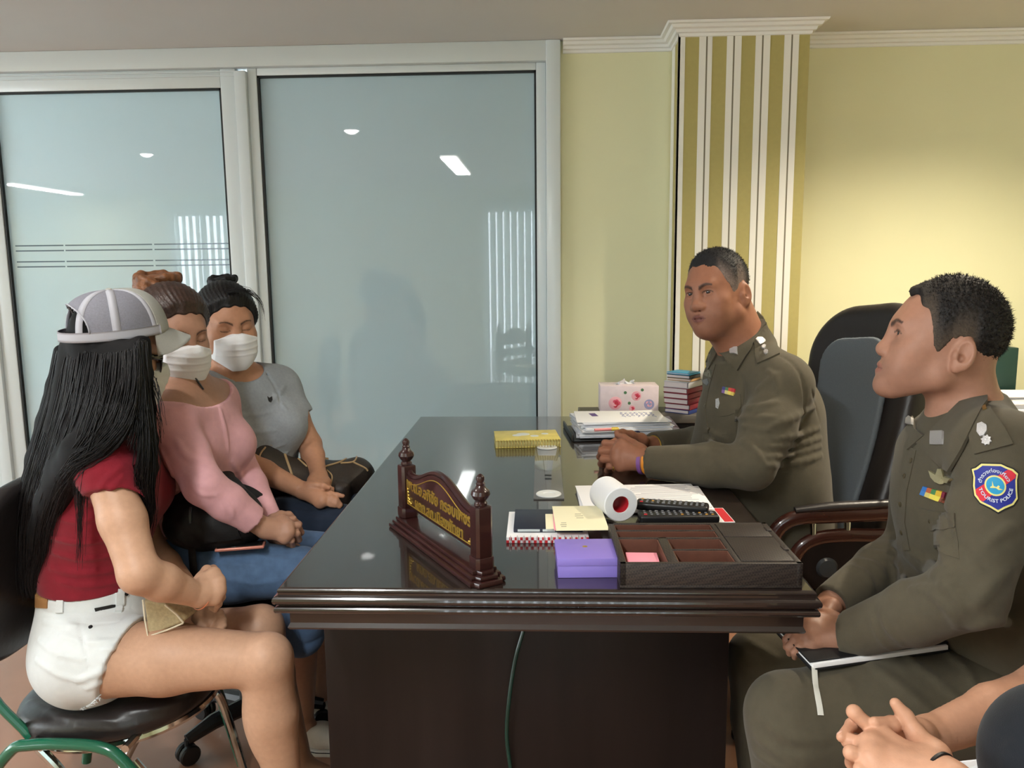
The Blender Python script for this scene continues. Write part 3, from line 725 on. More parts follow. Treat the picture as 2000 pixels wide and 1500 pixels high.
def bookstack():
    c0 = P(1336, 800, 3.13); bx = c0[0]-0.002; z = cz+0.0003; r = np.random.default_rng(8)
    M_MAR = mat('maroon_cover', srgb(122, 32, 50), 0.45); M_PG = mat('page_edges', srgb(216, 206, 206), 0.8)
    specs = [('blue', 0.016, mat('blue_cover', srgb(40, 58, 120), 0.45), 'blue book lowest in the stack beside the pillar')]
    for k in range(4): specs.append(('red', 0.0205, M_MAR, None))
    specs += [('grey', 0.024, mat('grey_cover', srgb(176, 178, 184), 0.5), 'pale grey binder above the maroon books beside the pillar'), ('tan', 0.010, mat('tan_cover', srgb(186, 150, 104), 0.5), 'tan folder on top of the grey binder beside the pillar'), ('black', 0.014, mat('black_cover', srgb(36, 40, 44), 0.4), 'black notebook under the bright blue folder on the book stack'), ('sky', 0.008, mat('sky_cover', srgb(60, 150, 190), 0.4), 'bright blue folder topmost on the book stack beside the pillar')]
    for k, (nm, h, mt, lab) in enumerate(specs):
        ang = -0.62+r.uniform(-0.05, 0.05); Rk = rotz(ang); ti = np.eye(3)
        sz = (0.105, 0.125) if k < 6 else (0.10, 0.085)
        cc = V(bx+r.uniform(-.004, .004), 3.135+r.uniform(-.003, .003), z+h/2)
        t = thing('book', cc-V(0, 0, h/2), lab or 'maroon hardback book in the stack in front of the striped pillar', 'book', 'maroon books in the stack' if not lab else None)
        m = MB(); 
        for s in (-1, 1): m.box(cc+V(0, 0, s*(h/2-0.0012)), (sz[0], sz[1], 0.0024), Rk, 0.0006)
        m.box(cc+Rk@V(sz[0]/2-0.0014, 0, 0), (0.0028, sz[1], h), Rk, 0.0006); m.done('cover', mt, t)
        MB().box(cc+Rk@V(-0.003, 0, 0), (sz[0]-0.008, sz[1]-0.006, h-0.005), Rk).done('pages', M_PG, t)
        z += h+0.0003
bookstack()
# --- right-hand credenza with papers and a green file box
cz2 = 0.757
t = thing('sideboard', (1.72, 3.25, 0), 'dark wooden sideboard along the yellow wall behind the right officer', 'sideboard')
MB().box((1.66, 3.235, cz2-0.015), (1.26, 0.40, 0.03), bev=0.004).done('top', M_WOOD, t); MB().box((1.66, 3.245, (cz2-0.03)/2), (1.22, 0.37, cz2-0.03), bev=0.003).done('body', M_WOODP, t)
a = P(1926, 680, 3.2); b_ = P(1992, 680, 3.2)
t = thing('file_box', V((a[0]+b_[0])/2, 3.2, cz2), 'dark green file box standing on the sideboard at the right edge', 'file box')
MB().box(V((a[0]+b_[0])/2, 3.31, (cz2+a[2])/2+0.0002), (b_[0]-a[0], 0.21, a[2]-cz2), bev=0.003).done('box', mat('dark_green_board', srgb(22, 52, 46), 0.5), t)
MB().box(V(a[0]+0.0, 3.20, (cz2+a[2])/2), (0.004, 0.006, a[2]-cz2-0.01)).done('metal_edge', mat('steel', srgb(150, 150, 150), 0.35, metal=0.8), t)
ps = P(1985, 825, 2.98); rr = np.random.default_rng(11); z = cz2+0.0004
for k in range(11):
    h = rr.uniform(0.004, 0.009); m = MB(); m.box(V(1.74+rr.uniform(-.02, .02), 3.085+rr.uniform(-.012, .012), z+h/2), (0.31, 0.17, h), rotz(rr.uniform(-.06, .06)-0.03), 0.0006); z += h+0.0003
    tag(m.done('document', [M_PAPER, M_PAPER2][k % 2]), 'white document in the pile on the sideboard behind the right officer', 'document', 'documents on the sideboard')
t = thing('carton', V(1.13, 3.14, cz2), 'small yellow and orange carton on the sideboard behind the chair', 'carton')
MB().box(V(1.125, 3.15, cz2+0.0402), (0.075, 0.08, 0.08), bev=0.002).done('box', mat('yellow_card', srgb(226, 206, 110), 0.5), t)
MB().box(V(1.125, 3.108, cz2+0.022), (0.075, 0.004, 0.02)).done('orange_band', mat('orange_print', srgb(214, 140, 50), 0.5), t)
# ================================================================== implicit-surface modelling (bodies, clothes, hair)
F32 = np.float32
def smin(a, b, k):
    if k <= 0: return np.minimum(a, b)
    h = np.maximum(k-np.abs(a-b), 0)/k
    return np.minimum(a, b)-h*h*(k*0.25)
def smax(a, b, k): return -smin(-a, -b, k)
class Pr:
    """primitive: fn(P)->d, combined with op 'u' (smooth union), 's' (smooth subtract), 'i' (intersect)"""
    def __init__(s, fn, k=0.01, op='u'): s.fn = fn; s.k = k; s.op = op
def cone(a, b, ra, rb, k=0.015, op='u', flat=None):
    a = np.asarray(a, F32); b = np.asarray(b, F32); ba = b-a; l2 = float(ba@ba)+1e-12
    if flat is not None: fu = np.asarray(nrm(flat[0]), F32); fs = F32(flat[1])
    def fn(p):
        pa = p-a
        if flat is not None: pa = pa+((pa@fu)*(fs-1))[:, None]*fu; 
        t = np.clip((pa@ba)/l2, 0, 1)
        q = pa-t[:, None]*ba
        d = np.sqrt(np.einsum('ij,ij->i', q, q))-(ra+(rb-ra)*t)
        return d/max(1.0, float(fs)) if flat is not None else d
    return Pr(fn, k, op)
def ell(c, r, R=None, k=0.015, op='u'):
    c = np.asarray(c, F32); r = np.asarray(r, F32); R_ = None if R is None else np.asarray(R, F32)
    def fn(p):
        q = p-c
        if R_ is not None: q = q@R_
        k0 = np.sqrt(((q/r)**2).sum(1)); k1 = np.sqrt(((q/(r*r))**2).sum(1))
        return k0*(k0-1)/(k1+1e-9)
    return Pr(fn, k, op)
def rbx(c, h, R=None, rd=0.01, k=0.01, op='u'):
    c = np.asarray(c, F32); h = np.asarray(h, F32)-F32(rd); R_ = None if R is None else np.asarray(R, F32)
    def fn(p):
        q = p-c
        if R_ is not None: q = q@R_
        q = np.abs(q)-h
        m = np.maximum(q, 0)
        return np.sqrt((m*m).sum(1))+np.minimum(q.max(1), 0)-rd
    return Pr(fn, k, op)
def chain(pts, rs, k=0.015, op='u', ki=None, flat=None):
    """tapered limb through several joints, blended inside, then united with k"""
    pts = [np.asarray(p, float) for p in pts]; n = len(pts)
    if np.isscalar(rs): rs = [rs]*n
    cs = [cone(pts[i], pts[i+1], rs[i], rs[i+1], flat=flat) for i in range(n-1)]
    kk = ki if ki is not None else 0.5*min(rs)
    def fn(p):
        d = cs[0].fn(p)
        for c in cs[1:]: d = smin(d, c.fn(p), kk)
        return d
    return Pr(fn, k, op)
def group(prims, k=0.01, op='u'): return Pr(lambda p: sdf_eval(prims, p), k, op)
def plane(pt, n, k=0.0, op='i'):
    """keeps the side the normal points away from (op 'i'), i.e. solid where (p-pt).n < 0"""
    pt = np.asarray(pt, F32); n = np.asarray(nrm(n), F32)
    return Pr(lambda p: (p-pt)@n, k, op)
def offset(prims, o, k=0.01, op='u'): return Pr(lambda p: sdf_eval(prims, p)-F32(o), k, op)
def disp(fn): return Pr(fn, 0, 'd')        # adds fn(p) to the distance
def sdf_eval(prims, p):
    d = np.full(len(p), 10.0, F32)
    for q in prims:
        if q.op == 'd': d = d+q.fn(p); continue
        e = q.fn(p)
        if q.op == 'u': d = smin(d, e, q.k)
        elif q.op == 's': d = smax(d, -e, q.k)
        else: d = smax(d, e, q.k)
    return d
def sdf_cull(prims, c, rad):
    """per-block relevance lists"""
    rel = []
    for q in prims:
        if q.op == 'd': rel.append(np.ones(len(c), bool)); continue
        e = q.fn(c); m = rad*1.6+q.k+0.035
        if q.op == 'i': rel.append(e > -m)
        else: rel.append(e < m)
    return np.array(rel)
def sdf_mesh(prims, lo, hi, h, B=14):
    """surface nets on sparse blocks -> verts, quads"""
    lo = np.asarray(lo, float); hi = np.asarray(hi, float)
    nb = np.maximum(1, np.ceil((hi-lo)/(h*B)).astype(int)); N = nb*B+1
    ii = np.stack(np.meshgrid(*[np.arange(n) for n in nb], indexing='ij'), -1).reshape(-1, 3)
    cen = (lo+(ii+0.5)*h*B).astype(F32); rad = h*B*0.5*math.sqrt(3)
    d0 = sdf_eval(prims, cen); act = np.abs(d0) < rad*1.9+0.015
    ii = ii[act]; cen = cen[act]
    if len(ii) == 0: return np.zeros((0, 3)), np.zeros((0, 4), int)
    rel = sdf_cull(prims, cen, rad)
    g = np.arange(B+1); lg = np.stack(np.meshgrid(g, g, g, indexing='ij'), -1).reshape(-1, 3)
    lgf = (lg*h).astype(F32)
    corner = np.array([[0, 0, 0], [1, 0, 0], [0, 1, 0], [1, 1, 0], [0, 0, 1], [1, 0, 1], [0, 1, 1], [1, 1, 1]])
    edges = [(a, b) for a in range(8) for b in range(a+1, 8) if abs(corner[a]-corner[b]).sum() == 1]
    cid = []; cpos = []; qe = []
    sy = N[2]; sx = N[1]*N[2]
    for b in range(len(ii)):
        pl = [prims[i] for i in np.nonzero(rel[:, b])[0]]
        base = ii[b]*B
        D = sdf_eval(pl, lgf+(lo+base*h).astype(F32)).reshape(B+1, B+1, B+1)
        S = D < 0
        if S.all() or not S.any(): continue
        cnt = np.zeros((B, B, B), int); 
        for c in corner: cnt += S[c[0]:c[0]+B, c[1]:c[1]+B, c[2]:c[2]+B]
        ac = np.argwhere((cnt > 0) & (cnt < 8))
        if len(ac) == 0: continue
        vals = np.stack([D[ac[:, 0]+c[0], ac[:, 1]+c[1], ac[:, 2]+c[2]] for c in corner], 1)
        acc = np.zeros((len(ac), 3)); wt = np.zeros(len(ac))
        for (a, c) in edges:
            va, vc = vals[:, a], vals[:, c]; x = (va < 0) != (vc < 0)
            t = np.where(x, va/np.where(x, va-vc, 1), 0)
            acc += np.where(x[:, None], corner[a]+(corner[c]-corner[a])*t[:, None], 0); wt += x
        cpos.append(lo+(base+ac+acc/wt[:, None])*h)
        gc = base+ac; cid.append(gc[:, 0]*sx+gc[:, 1]*sy+gc[:, 2])
        for ax in range(3):
            s0 = [slice(0, B)]*3; s1 = list(s0); s1[ax] = slice(1, B+1)
            A, Bb = S[tuple(s0)], S[tuple(s1)]
            e = np.argwhere(A != Bb)
            if len(e): 
                ge = base+e; qe.append(np.c_[ge, np.full(len(e), ax), A[e[:, 0], e[:, 1], e[:, 2]]])
    if not cid: return np.zeros((0, 3)), np.zeros((0, 4), int)
    cid = np.concatenate(cid); cpos = np.concatenate(cpos); qe = np.concatenate(qe)
    o = np.argsort(cid); cid = cid[o]; cpos = cpos[o]
    st = np.array([sx, sy, 1]); quads = []
    for ax in range(3):
        e = qe[qe[:, 3] == ax]; u, v = st[(ax+1) % 3], st[(ax+2) % 3]
        idb = e[:, :3]@st
        Q = np.stack([idb, idb-u, idb-u-v, idb-v], 1)
        ok = (e[:, (ax+1) % 3] > 0) & (e[:, (ax+2) % 3] > 0); Q = Q[ok]; sg = e[ok, 4] > 0
        ix = np.searchsorted(cid, Q); ix = np.minimum(ix, len(cid)-1)
        good = (cid[ix] == Q).all(1); ix = ix[good]; sg = sg[good]
        ix[~sg] = ix[~sg][:, ::-1]
        quads.append(ix)
    return cpos, np.concatenate(quads)
def sdf_regions(prims, lo, hi, h, fine=()):
    """one mesh from a coarse region plus finer boxes (lo,hi,h) that replace it where they lie"""
    v, f = sdf_mesh(prims, lo, hi, h)
    if len(fine):
        c = v[f].mean(1); keep = np.ones(len(f), bool)
        for (a, b, hh) in fine: keep &= ~((c > np.array(a)+h*0.8) & (c < np.array(b)-h*0.8)).all(1)
        f = f[keep]; VS = [v]; FS = [f]; n = len(v)
        for i, (a, b, hh) in enumerate(fine):
            v2, f2 = sdf_mesh(prims, a, b, hh); 
            if len(f2) == 0: continue
            c2 = v2[f2].mean(1); k2 = ((c2 > np.array(a)) & (c2 < np.array(b))).all(1)
            for (a3, b3, h3) in fine[:i]: k2 &= ~((c2 > np.array(a3)+hh*0.8) & (c2 < np.array(b3)-hh*0.8)).all(1)
            VS.append(v2); FS.append(f2[k2]+n); n += len(v2)
        v = np.concatenate(VS); f = np.concatenate(FS)
        used = np.zeros(len(v), bool); used[f.ravel()] = True; mp = np.cumsum(used)-1; v = v[used]; f = mp[f]
    return v, f
def bbox_of(prims, around, size=0.9, h=0.04):
    a = np.asarray(around, float); return a-size, a+size
def auto_box(prims, lo, hi, h=0.03, pad=0.035):
    g = [np.arange(l, u, h) for l, u in zip(lo, hi)]
    p = np.stack(np.meshgrid(*g, indexing='ij'), -1).reshape(-1, 3).astype(F32)
    d = sdf_eval(prims, p); q = p[d < h]
    return q.min(0)-pad, q.max(0)+pad
QUAL = 1.0
def sdf_obj(name, prims, m, parent, h, lo=(-2, 0.2, -0.05), hi=(2, 3.2, 1.7), fine=(), colfn=None, angle=None, smooth_it=0):
    lo, hi = auto_box(prims, lo, hi)
    v, f = sdf_regions(prims, lo, hi, h*QUAL, [(a, b, hh*QUAL) for a, b, hh in fine])
    cols = colfn(v) if colfn else None
    o = mesh_obj(name, v, f, m, parent, cols=cols, angle=angle)
    return o
def trace(prims, px, py, tmax=3.2, t0=0.25):
    """sphere-trace pixels onto a surface; returns points and outward normals"""
    px = np.atleast_1d(np.asarray(px, float)); py = np.atleast_1d(np.asarray(py, float)); sh = px.shape
    d = np.stack([ray(a, b) for a, b in zip(px.ravel(), py.ravel())]); t = np.full(len(d), t0)
    for _ in range(90):
        e = sdf_eval(prims, (CAMC+d*t[:, None]).astype(F32)); t = np.minimum(t+np.clip(e, -0.02, 0.2)*0.75, tmax)
    p = CAMC+d*t[:, None]; return p.reshape(sh+(3,)), sdf_normal(prims, p).reshape(sh+(3,))
def sdf_normal(prims, p, e=0.004):
    p = np.asarray(p, float).reshape(-1, 3); g = np.zeros((len(p), 3))
    for i in range(3):
        q = p.copy(); q[:, i] += e; r = p.copy(); r[:, i] -= e
        g[:, i] = sdf_eval(prims, q.astype(F32))-sdf_eval(prims, r.astype(F32))
    return g/(np.linalg.norm(g, axis=1, keepdims=True)+1e-9)
def fold(prims, pts, r, depth=0.38, k=None, op='u', n=8, taper=True):
    """a cloth fold (or with op 's' a crease) lying on the surface along a pixel polyline"""
    pp = spline(np.asarray(pts, float), n); q, nr = trace(prims, pp[:, 0], pp[:, 1])
    ok = np.linalg.norm(q-CAMC, axis=1) < 3.1
    if ok.sum() < 3: return None
    q, nr = q[ok], nr[ok]; m = len(q)
    rs = r*(np.sin(np.linspace(0.12, 1, m)*PI*0.93)**0.6 if taper else np.ones(m)); rs = np.maximum(rs, r*0.25)
    q = q-nr*(rs*depth)[:, None] if op == 'u' else q+nr*(rs*depth)[:, None]
    return chain(q, list(rs), k=k if k is not None else r*1.1, op=op, ki=r*0.3)
def add_folds(prims, lst):
    out = []
    for a in lst:
        f = fold(prims, *a[:1], **a[1]) if isinstance(a, tuple) else None
        if f is not None: out.append(f)
    return prims+out
def conform(prims, poly, thick=0.002, lift=0.0, step=4.0):
    """patch that follows a surface: polygon in pixels -> closed solid lying on the traced surface"""
    poly = np.asarray(poly, float)
    bm = bmesh.new(); vs = [bm.verts.new((p[0], p[1], 0)) for p in poly]; f = bm.faces.new(vs)
    lo, hi = poly.min(0), poly.max(0)
    for ax in (0, 1):
        x = lo[ax]+step
        while x < hi[ax]:
            no = (1, 0, 0) if ax == 0 else (0, 1, 0); co_ = (x, 0, 0) if ax == 0 else (0, x, 0)
            bmesh.ops.bisect_plane(bm, geom=list(bm.verts)+list(bm.edges)+list(bm.faces), plane_co=co_, plane_no=no, dist=1e-4); x += step
    bm.verts.index_update(); v = np.array([w.co[:2] for w in bm.verts]); fs = [[w.index for w in g.verts] for g in bm.faces]; bm.free()
    q, nr = trace(prims, v[:, 0], v[:, 1])
    a = q+nr*(lift+thick); b = q+nr*(lift-0.002); n = len(v)
    # face orientation: make the outside face along the normals
    e0 = np.cross(a[fs[0][1]]-a[fs[0][0]], a[fs[0][2]]-a[fs[0][0]])
    if np.dot(e0, nr[fs[0][0]]) < 0: fs = [g[::-1] for g in fs]
    out = [list(g) for g in fs]; cnt = {}
    for g in fs:
        for i in range(len(g)): cnt[(g[i], g[(i+1) % len(g)])] = 1
    for (i, j) in cnt:
        if (j, i) not in cnt: out.append([j, i, i+n, j+n])
    out += [[i+n for i in g[::-1]] for g in fs]
    return np.concatenate([a, b]), out
def patch(name, prims, poly, m, parent, thick=0.002, lift=0.0, step=4.0, angle=0.5):
    v, f = conform(prims, poly, thick, lift, step); return mesh_obj(name, v, f, m, parent, angle=angle)

# ------------------------------------------------------------------ heads and hands
class Fr:
    """local frame: x = the person's left, y = forward (face), z = up"""
    def __init__(s, o, fwd, up=(0, 0, 1), sc=1.0):
        s.o = np.asarray(o, float); f = nrm(fwd); u_ = np.asarray(up, float); l = nrm(np.cross(u_, f)); z = np.cross(f, l)
        s.R = np.stack([l, f, z], 1); s.sc = sc
        # columns: x=left, y=fwd, z=up  (left-handed order is fine for placing points)
    def p(s, *a): return s.o+s.R@(np.asarray(a, float)*s.sc)
    def inv(s, w): return ((np.asarray(w, float)-s.o)@s.R)/s.sc
    def r(s, v): return np.asarray(v, float)*s.sc
def head_prims(F, male=True, jaw=1.0, closed=False, nose=1.0, cheek=1.0, open_=1.0, ears=True, lips=1.0, md=0.006, cd=0.006, nd=-0.003, nw=1.0):
    S = F.sc; c = []
    E = lambda p, r, k, op='u', R=None: c.append(ell(F.p(*p), F.r(r), F.R if R is None else F.R@R, k*S, op))
    K = lambda a, b, ra, rb, k, op='u': c.append(cone(F.p(*a), F.p(*b), ra*S, rb*S, k*S, op))
    E((0, -0.008, 0.048), (0.076, 0.091, 0.088), 0.0)
    E((0, 0.030, 0.010), (0.066, 0.062, 0.078), 0.03)
    for s in (-1, 1):
        K((s*0.052*jaw, 0.004, -0.050), (s*0.018, 0.066, -0.086), 0.022, 0.018, 0.035)       # jaw
        E((s*0.044, 0.056, -0.010), (0.022*cheek, 0.022, 0.018), 0.03)      # cheekbone
        E((s*0.036, 0.056, -0.045), (0.024*cheek, 0.026, 0.030), 0.03)      # cheek
    E((0, 0.070+md, -0.050), (0.034, 0.022, 0.036), 0.025)      # muzzle
    E((0, 0.076+cd, -0.086), (0.019, 0.015, 0.016), 0.022)      # chin
    br = 0.0105 if male else 0.008
    K((-0.034, 0.076, 0.036), (0.034, 0.076, 0.036), br, br, 0.026)   # brow
    for s in (-1, 1): E((s*0.032, 0.096, 0.018), (0.019, 0.014, 0.0115), 0.016, 's')
    for s in (-1, 1): 
        E((s*0.0315, 0.0735, 0.0185), (0.0155, 0.0145, 0.0130), 0.006)     # lid over the eyeball
        if not closed:
            E((s*0.0315, 0.094, 0.0180), (0.0138, 0.015, 0.0054*open_), 0.003, 's')
        else:
            K((s*0.0315-0.012, 0.0865, 0.0135), (s*0.0315+0.012, 0.0865, 0.0135), 0.0014, 0.0014, 0.003, 's')
    K((0, 0.085, 0.026), (0, 0.104+nd, -0.014), 0.0085, 0.0105, 0.016)       # nose bridge
    E((0, 0.1045+nd, -0.018), (0.0118*nw, 0.0115, 0.0105), 0.012)
    for s in (-1, 1):
        E((s*0.0125*nw, 0.0955+nd*0.7, -0.0215), (0.0085*nw, 0.0110, 0.0082), 0.007)
        E((s*0.0068*nw, 0.1000+nd, -0.0300), (0.0036, 0.0055, 0.0042), 0.003, 's')
    m = md*0.9
    K((0, 0.0955+m, -0.033), (0, 0.0965+m, -0.040), 0.0022, 0.0024, 0.004, 's')      # philtrum
    for s in (-1, 1):
        K((s*0.019, 0.0835+m, -0.0520), (s*0.005, 0.0925+m, -0.0475), 0.0040, 0.0058*lips, 0.006)
        K((s*0.014, 0.0850+m, -0.0585), (0.0, 0.0905+m, -0.0600), 0.0050, 0.0068*lips, 0.006)
    for s in (-1, 1): K((s*0.0260, 0.082+m, -0.0535), (0, 0.1005+m, -0.0532), 0.0014, 0.0016, 0.0025, 's')
    if ears:
        for s in (-1, 1):
            Re = roty(s*-0.12)@rotz(s*0.42); yo = -0.010
            E((s*0.0775, -0.014+yo, 0.002), (0.0100, 0.0185, 0.0310), 0.006, 'u', Re)
            E((s*0.0750, -0.008+yo, -0.022), (0.0065, 0.0095, 0.0120), 0.006, 'u', Re)
            E((s*0.0880, -0.013+yo, 0.005), (0.0085, 0.0118, 0.0205), 0.003, 's', Re)
            E((s*0.0810, -0.010+yo, -0.006), (0.0090, 0.0062, 0.0080), 0.003, 's', Re)
            K((s*0.0795, -0.024+yo, -0.004), (s*0.0795, -0.020+yo, 0.016), 0.0030, 0.0026, 0.003)
            E((s*0.0780, 0.000+yo, -0.003), (0.0050, 0.0045, 0.0070), 0.004)
    return c
def head_color(F, skin, lip, brow=None, bw=1.0, bz=0.0, stubble=None, lash=False, seed=0):
    skin = np.array(skin); lip = np.array(lip)
    def fn(w, base=None):
        q = F.inv(w); c = np.tile(skin, (len(q), 1)) if base is None else base
        ax = np.abs(q[:, 0]); front = q[:, 1] > 0.06
        z0 = -0.0535; up = np.clip(1-((ax/0.0250)**2+((q[:, 2]-z0)/0.0115)**2), 0, 1)
        m = np.where(front & (q[:, 1] > 0.075), np.clip(up*3, 0, 1), 0)[:, None]
        c = c*(1-m)+lip*m
        ml = (np.clip(1.5-np.abs(q[:, 2]+0.0535)/0.0011, 0, 1)*(ax < 0.0255)*(q[:, 1] > 0.07)*0.6)[:, None]; c = c*(1-ml)+lip*0.25*ml
        if brow is not None:
            t = np.clip((ax-0.013)/0.034, 0, 1); zc = 0.0345+bz+0.0085*np.sin(t*PI*0.75)-0.002; wd = (0.0054-0.0030*t)*bw
            n = 0.5+0.5*np.sin(ax*2200+q[:, 2]*900)*np.sin(q[:, 2]*2600+seed)
            m = np.clip((1-np.abs(q[:, 2]-zc)/wd)*1.8, 0, 1)*((ax > 0.011) & (ax < 0.049) & (q[:, 1] > 0.045))*(0.72+0.25*n)
            m = np.clip(m, 0, 0.93)[:, None]; c = c*(1-m)+np.array(brow)*m
        if lash:
            u = (ax-0.0315)/0.0140; zc = 0.0132-0.0022*(1-u*u) if lash == 1 else 0.0186+0.0050*np.sqrt(np.clip(1-u*u, 0, 1))
            m = np.clip(1.4-np.abs(q[:, 2]-zc)/(0.0013 if lash == 1 else 0.0019), 0, 1)*(np.abs(u) < (1 if lash == 1 else 1.15))*(q[:, 1] > 0.06); m = (m*0.85)[:, None]
            c = c*(1-m)+np.array([0.02, 0.015, 0.012])*m
        if stubble is not None:
            m = np.clip((-0.028-q[:, 2])/0.02, 0, 1)*np.clip((q[:, 1]-0.0)/0.04, 0, 1)*(q[:, 2] > -0.115)*0.22
            m = m*np.clip(1-up*4, 0, 1); m = m[:, None]; c = c*(1-m)+np.array(stubble)*m
        return c
    return fn
def eyes(F, parent, iris=(0.02, 0.011, 0.007), look=(0, 1, 0), r=0.0118):
    for s in (-1, 1):
        c = F.p(s*0.0315, 0.0738, 0.0185); d = nrm(F.R@nrm(look)); R = frame(d, F.R[:, 2]); rr = r*F.sc
        Rz = np.stack([R[:, 0], R[:, 2], R[:, 1]], 1); Rz[:, 0] *= -1
        prof = lambda a0, a1, n: [(max(1e-5, rr*math.sin(a)), rr*math.cos(a)) for a in np.linspace(a0, a1, n)]
        b = MB(); b.lathe(prof(0.0, 0.26, 5), c, Rz, 24, mi=2); b.lathe(prof(0.26, 0.60, 6), c, Rz, 24, mi=1); b.lathe(prof(0.60, PI, 20), c, Rz, 24, mi=0)
        b.done('eye', [mat('eye_white', srgb(196, 186, 178), 0.25), mat('iris_brown', iris, 0.35), mat('pupil', (0.004, 0.004, 0.004), 0.15, coat=1)], parent, angle=None)
def hand_joints(wrist, mids):
    return wrist, mids
def hand_prims(wrist, mcps, fingers, thumb, r=0.0085, palm_r=0.0125, wr=0.026, k=0.004, palm_flat=None):
    """wrist point, four knuckle points, four finger joint lists (from PIP on), thumb joints (from its base)"""
    c = []
    for i, m in enumerate(mcps): c.append(cone(wrist+(m-wrist)*0.12, m, palm_r*1.25, palm_r*(0.98 if i < 3 else 0.88), k=0.016))
    for i in range(3): c.append(cone(mcps[i], mcps[i+1], palm_r*0.92, palm_r*0.92, k=0.012))
    cen = (wrist+sum(mcps)/4)/2
    sz = [1.0, 1.04, 0.98, 0.84]
    for i, fj in enumerate(fingers):
        pts = [mcps[i]]+list(fj); s = sz[i]; n = len(pts)
        rs = np.interp(np.linspace(0, 1, n), [0, 0.4, 0.75, 1], [r*1.12*s, r*1.02*s, r*0.92*s, r*0.74*s])
        c.append(chain(pts, list(rs), k=k, ki=0.005))
    n = len(thumb); rs = np.interp(np.linspace(0, 1, n), [0, 0.35, 0.7, 1], [palm_r*1.15, r*1.4, r*1.18, r*0.86])
    c.append(chain(thumb, list(rs), k=k*1.6, ki=0.006))
    c.append(cone(wrist+(cen-wrist)*0.2, thumb[min(1, n-1)]*0.6+wrist*0.4, palm_r*1.15, palm_r*1.1, k=0.02))
    return c
M_SKIN = None
def skin_mat(name): return mat(name, (0.4, 0.25, 0.18), 0.48, spec=0.4, vcol=True, var=0.06, vscale=90, bump=0.12, bscale=420, sss=0.0)
def cloth(name, col, var=0.07, vscale=60, rough=0.85, bump=0.25, bscale=700, sheen=0.1): return mat(name, col, rough, spec=0.25, var=var, vscale=vscale, bump=bump, bscale=bscale, sheen=sheen)
def flatcol(c): return lambda v: np.tile(np.array(c), (len(v), 1))

def torso_prims(pel, waist, chest, neck, sl, sr, fwd, w=1.0, d=1.0, hip=1.0, belly=1.0, bust=0.0):
    up = nrm(np.asarray(neck)-np.asarray(pel)); F = Fr(chest, fwd-up*np.dot(fwd, up), up); c = []
    Fp = Fr(pel, fwd-V(0, 0, 1)*fwd[2], (0, 0, 1))
    c.append(ell(pel, (0.160*hip, 0.125*d*hip, 0.115), Fp.R, 0.05))
    c.append(cone(pel, waist, 0.135*d*belly, 0.122*d*belly, 0.06, flat=(F.R[:, 0], 0.80/w)) if w > 0 else None)
    c.append(cone(waist, chest, 0.122*d*belly, 0.125*d, 0.06, flat=(F.R[:, 0], 0.80/w)))
    c.append(ell(chest, (0.165*w, 0.122*d, 0.15), F.R, 0.05))
    m = (np.asarray(sl)+np.asarray(sr))/2
    c.append(cone(sl, sr, 0.058, 0.058, 0.06))
    c.append(cone(neck, np.asarray(sl)*0.75+np.asarray(neck)*0.25, 0.046, 0.046, 0.05)); c.append(cone(neck, np.asarray(sr)*0.75+np.asarray(neck)*0.25, 0.046, 0.046, 0.05))
    if bust:
        for s in (-1, 1): c.append(ell(F.p(s*0.075, 0.085*d, 0.0), (0.062*bust, 0.058*bust, 0.060*bust), F.R, 0.04))
    return c
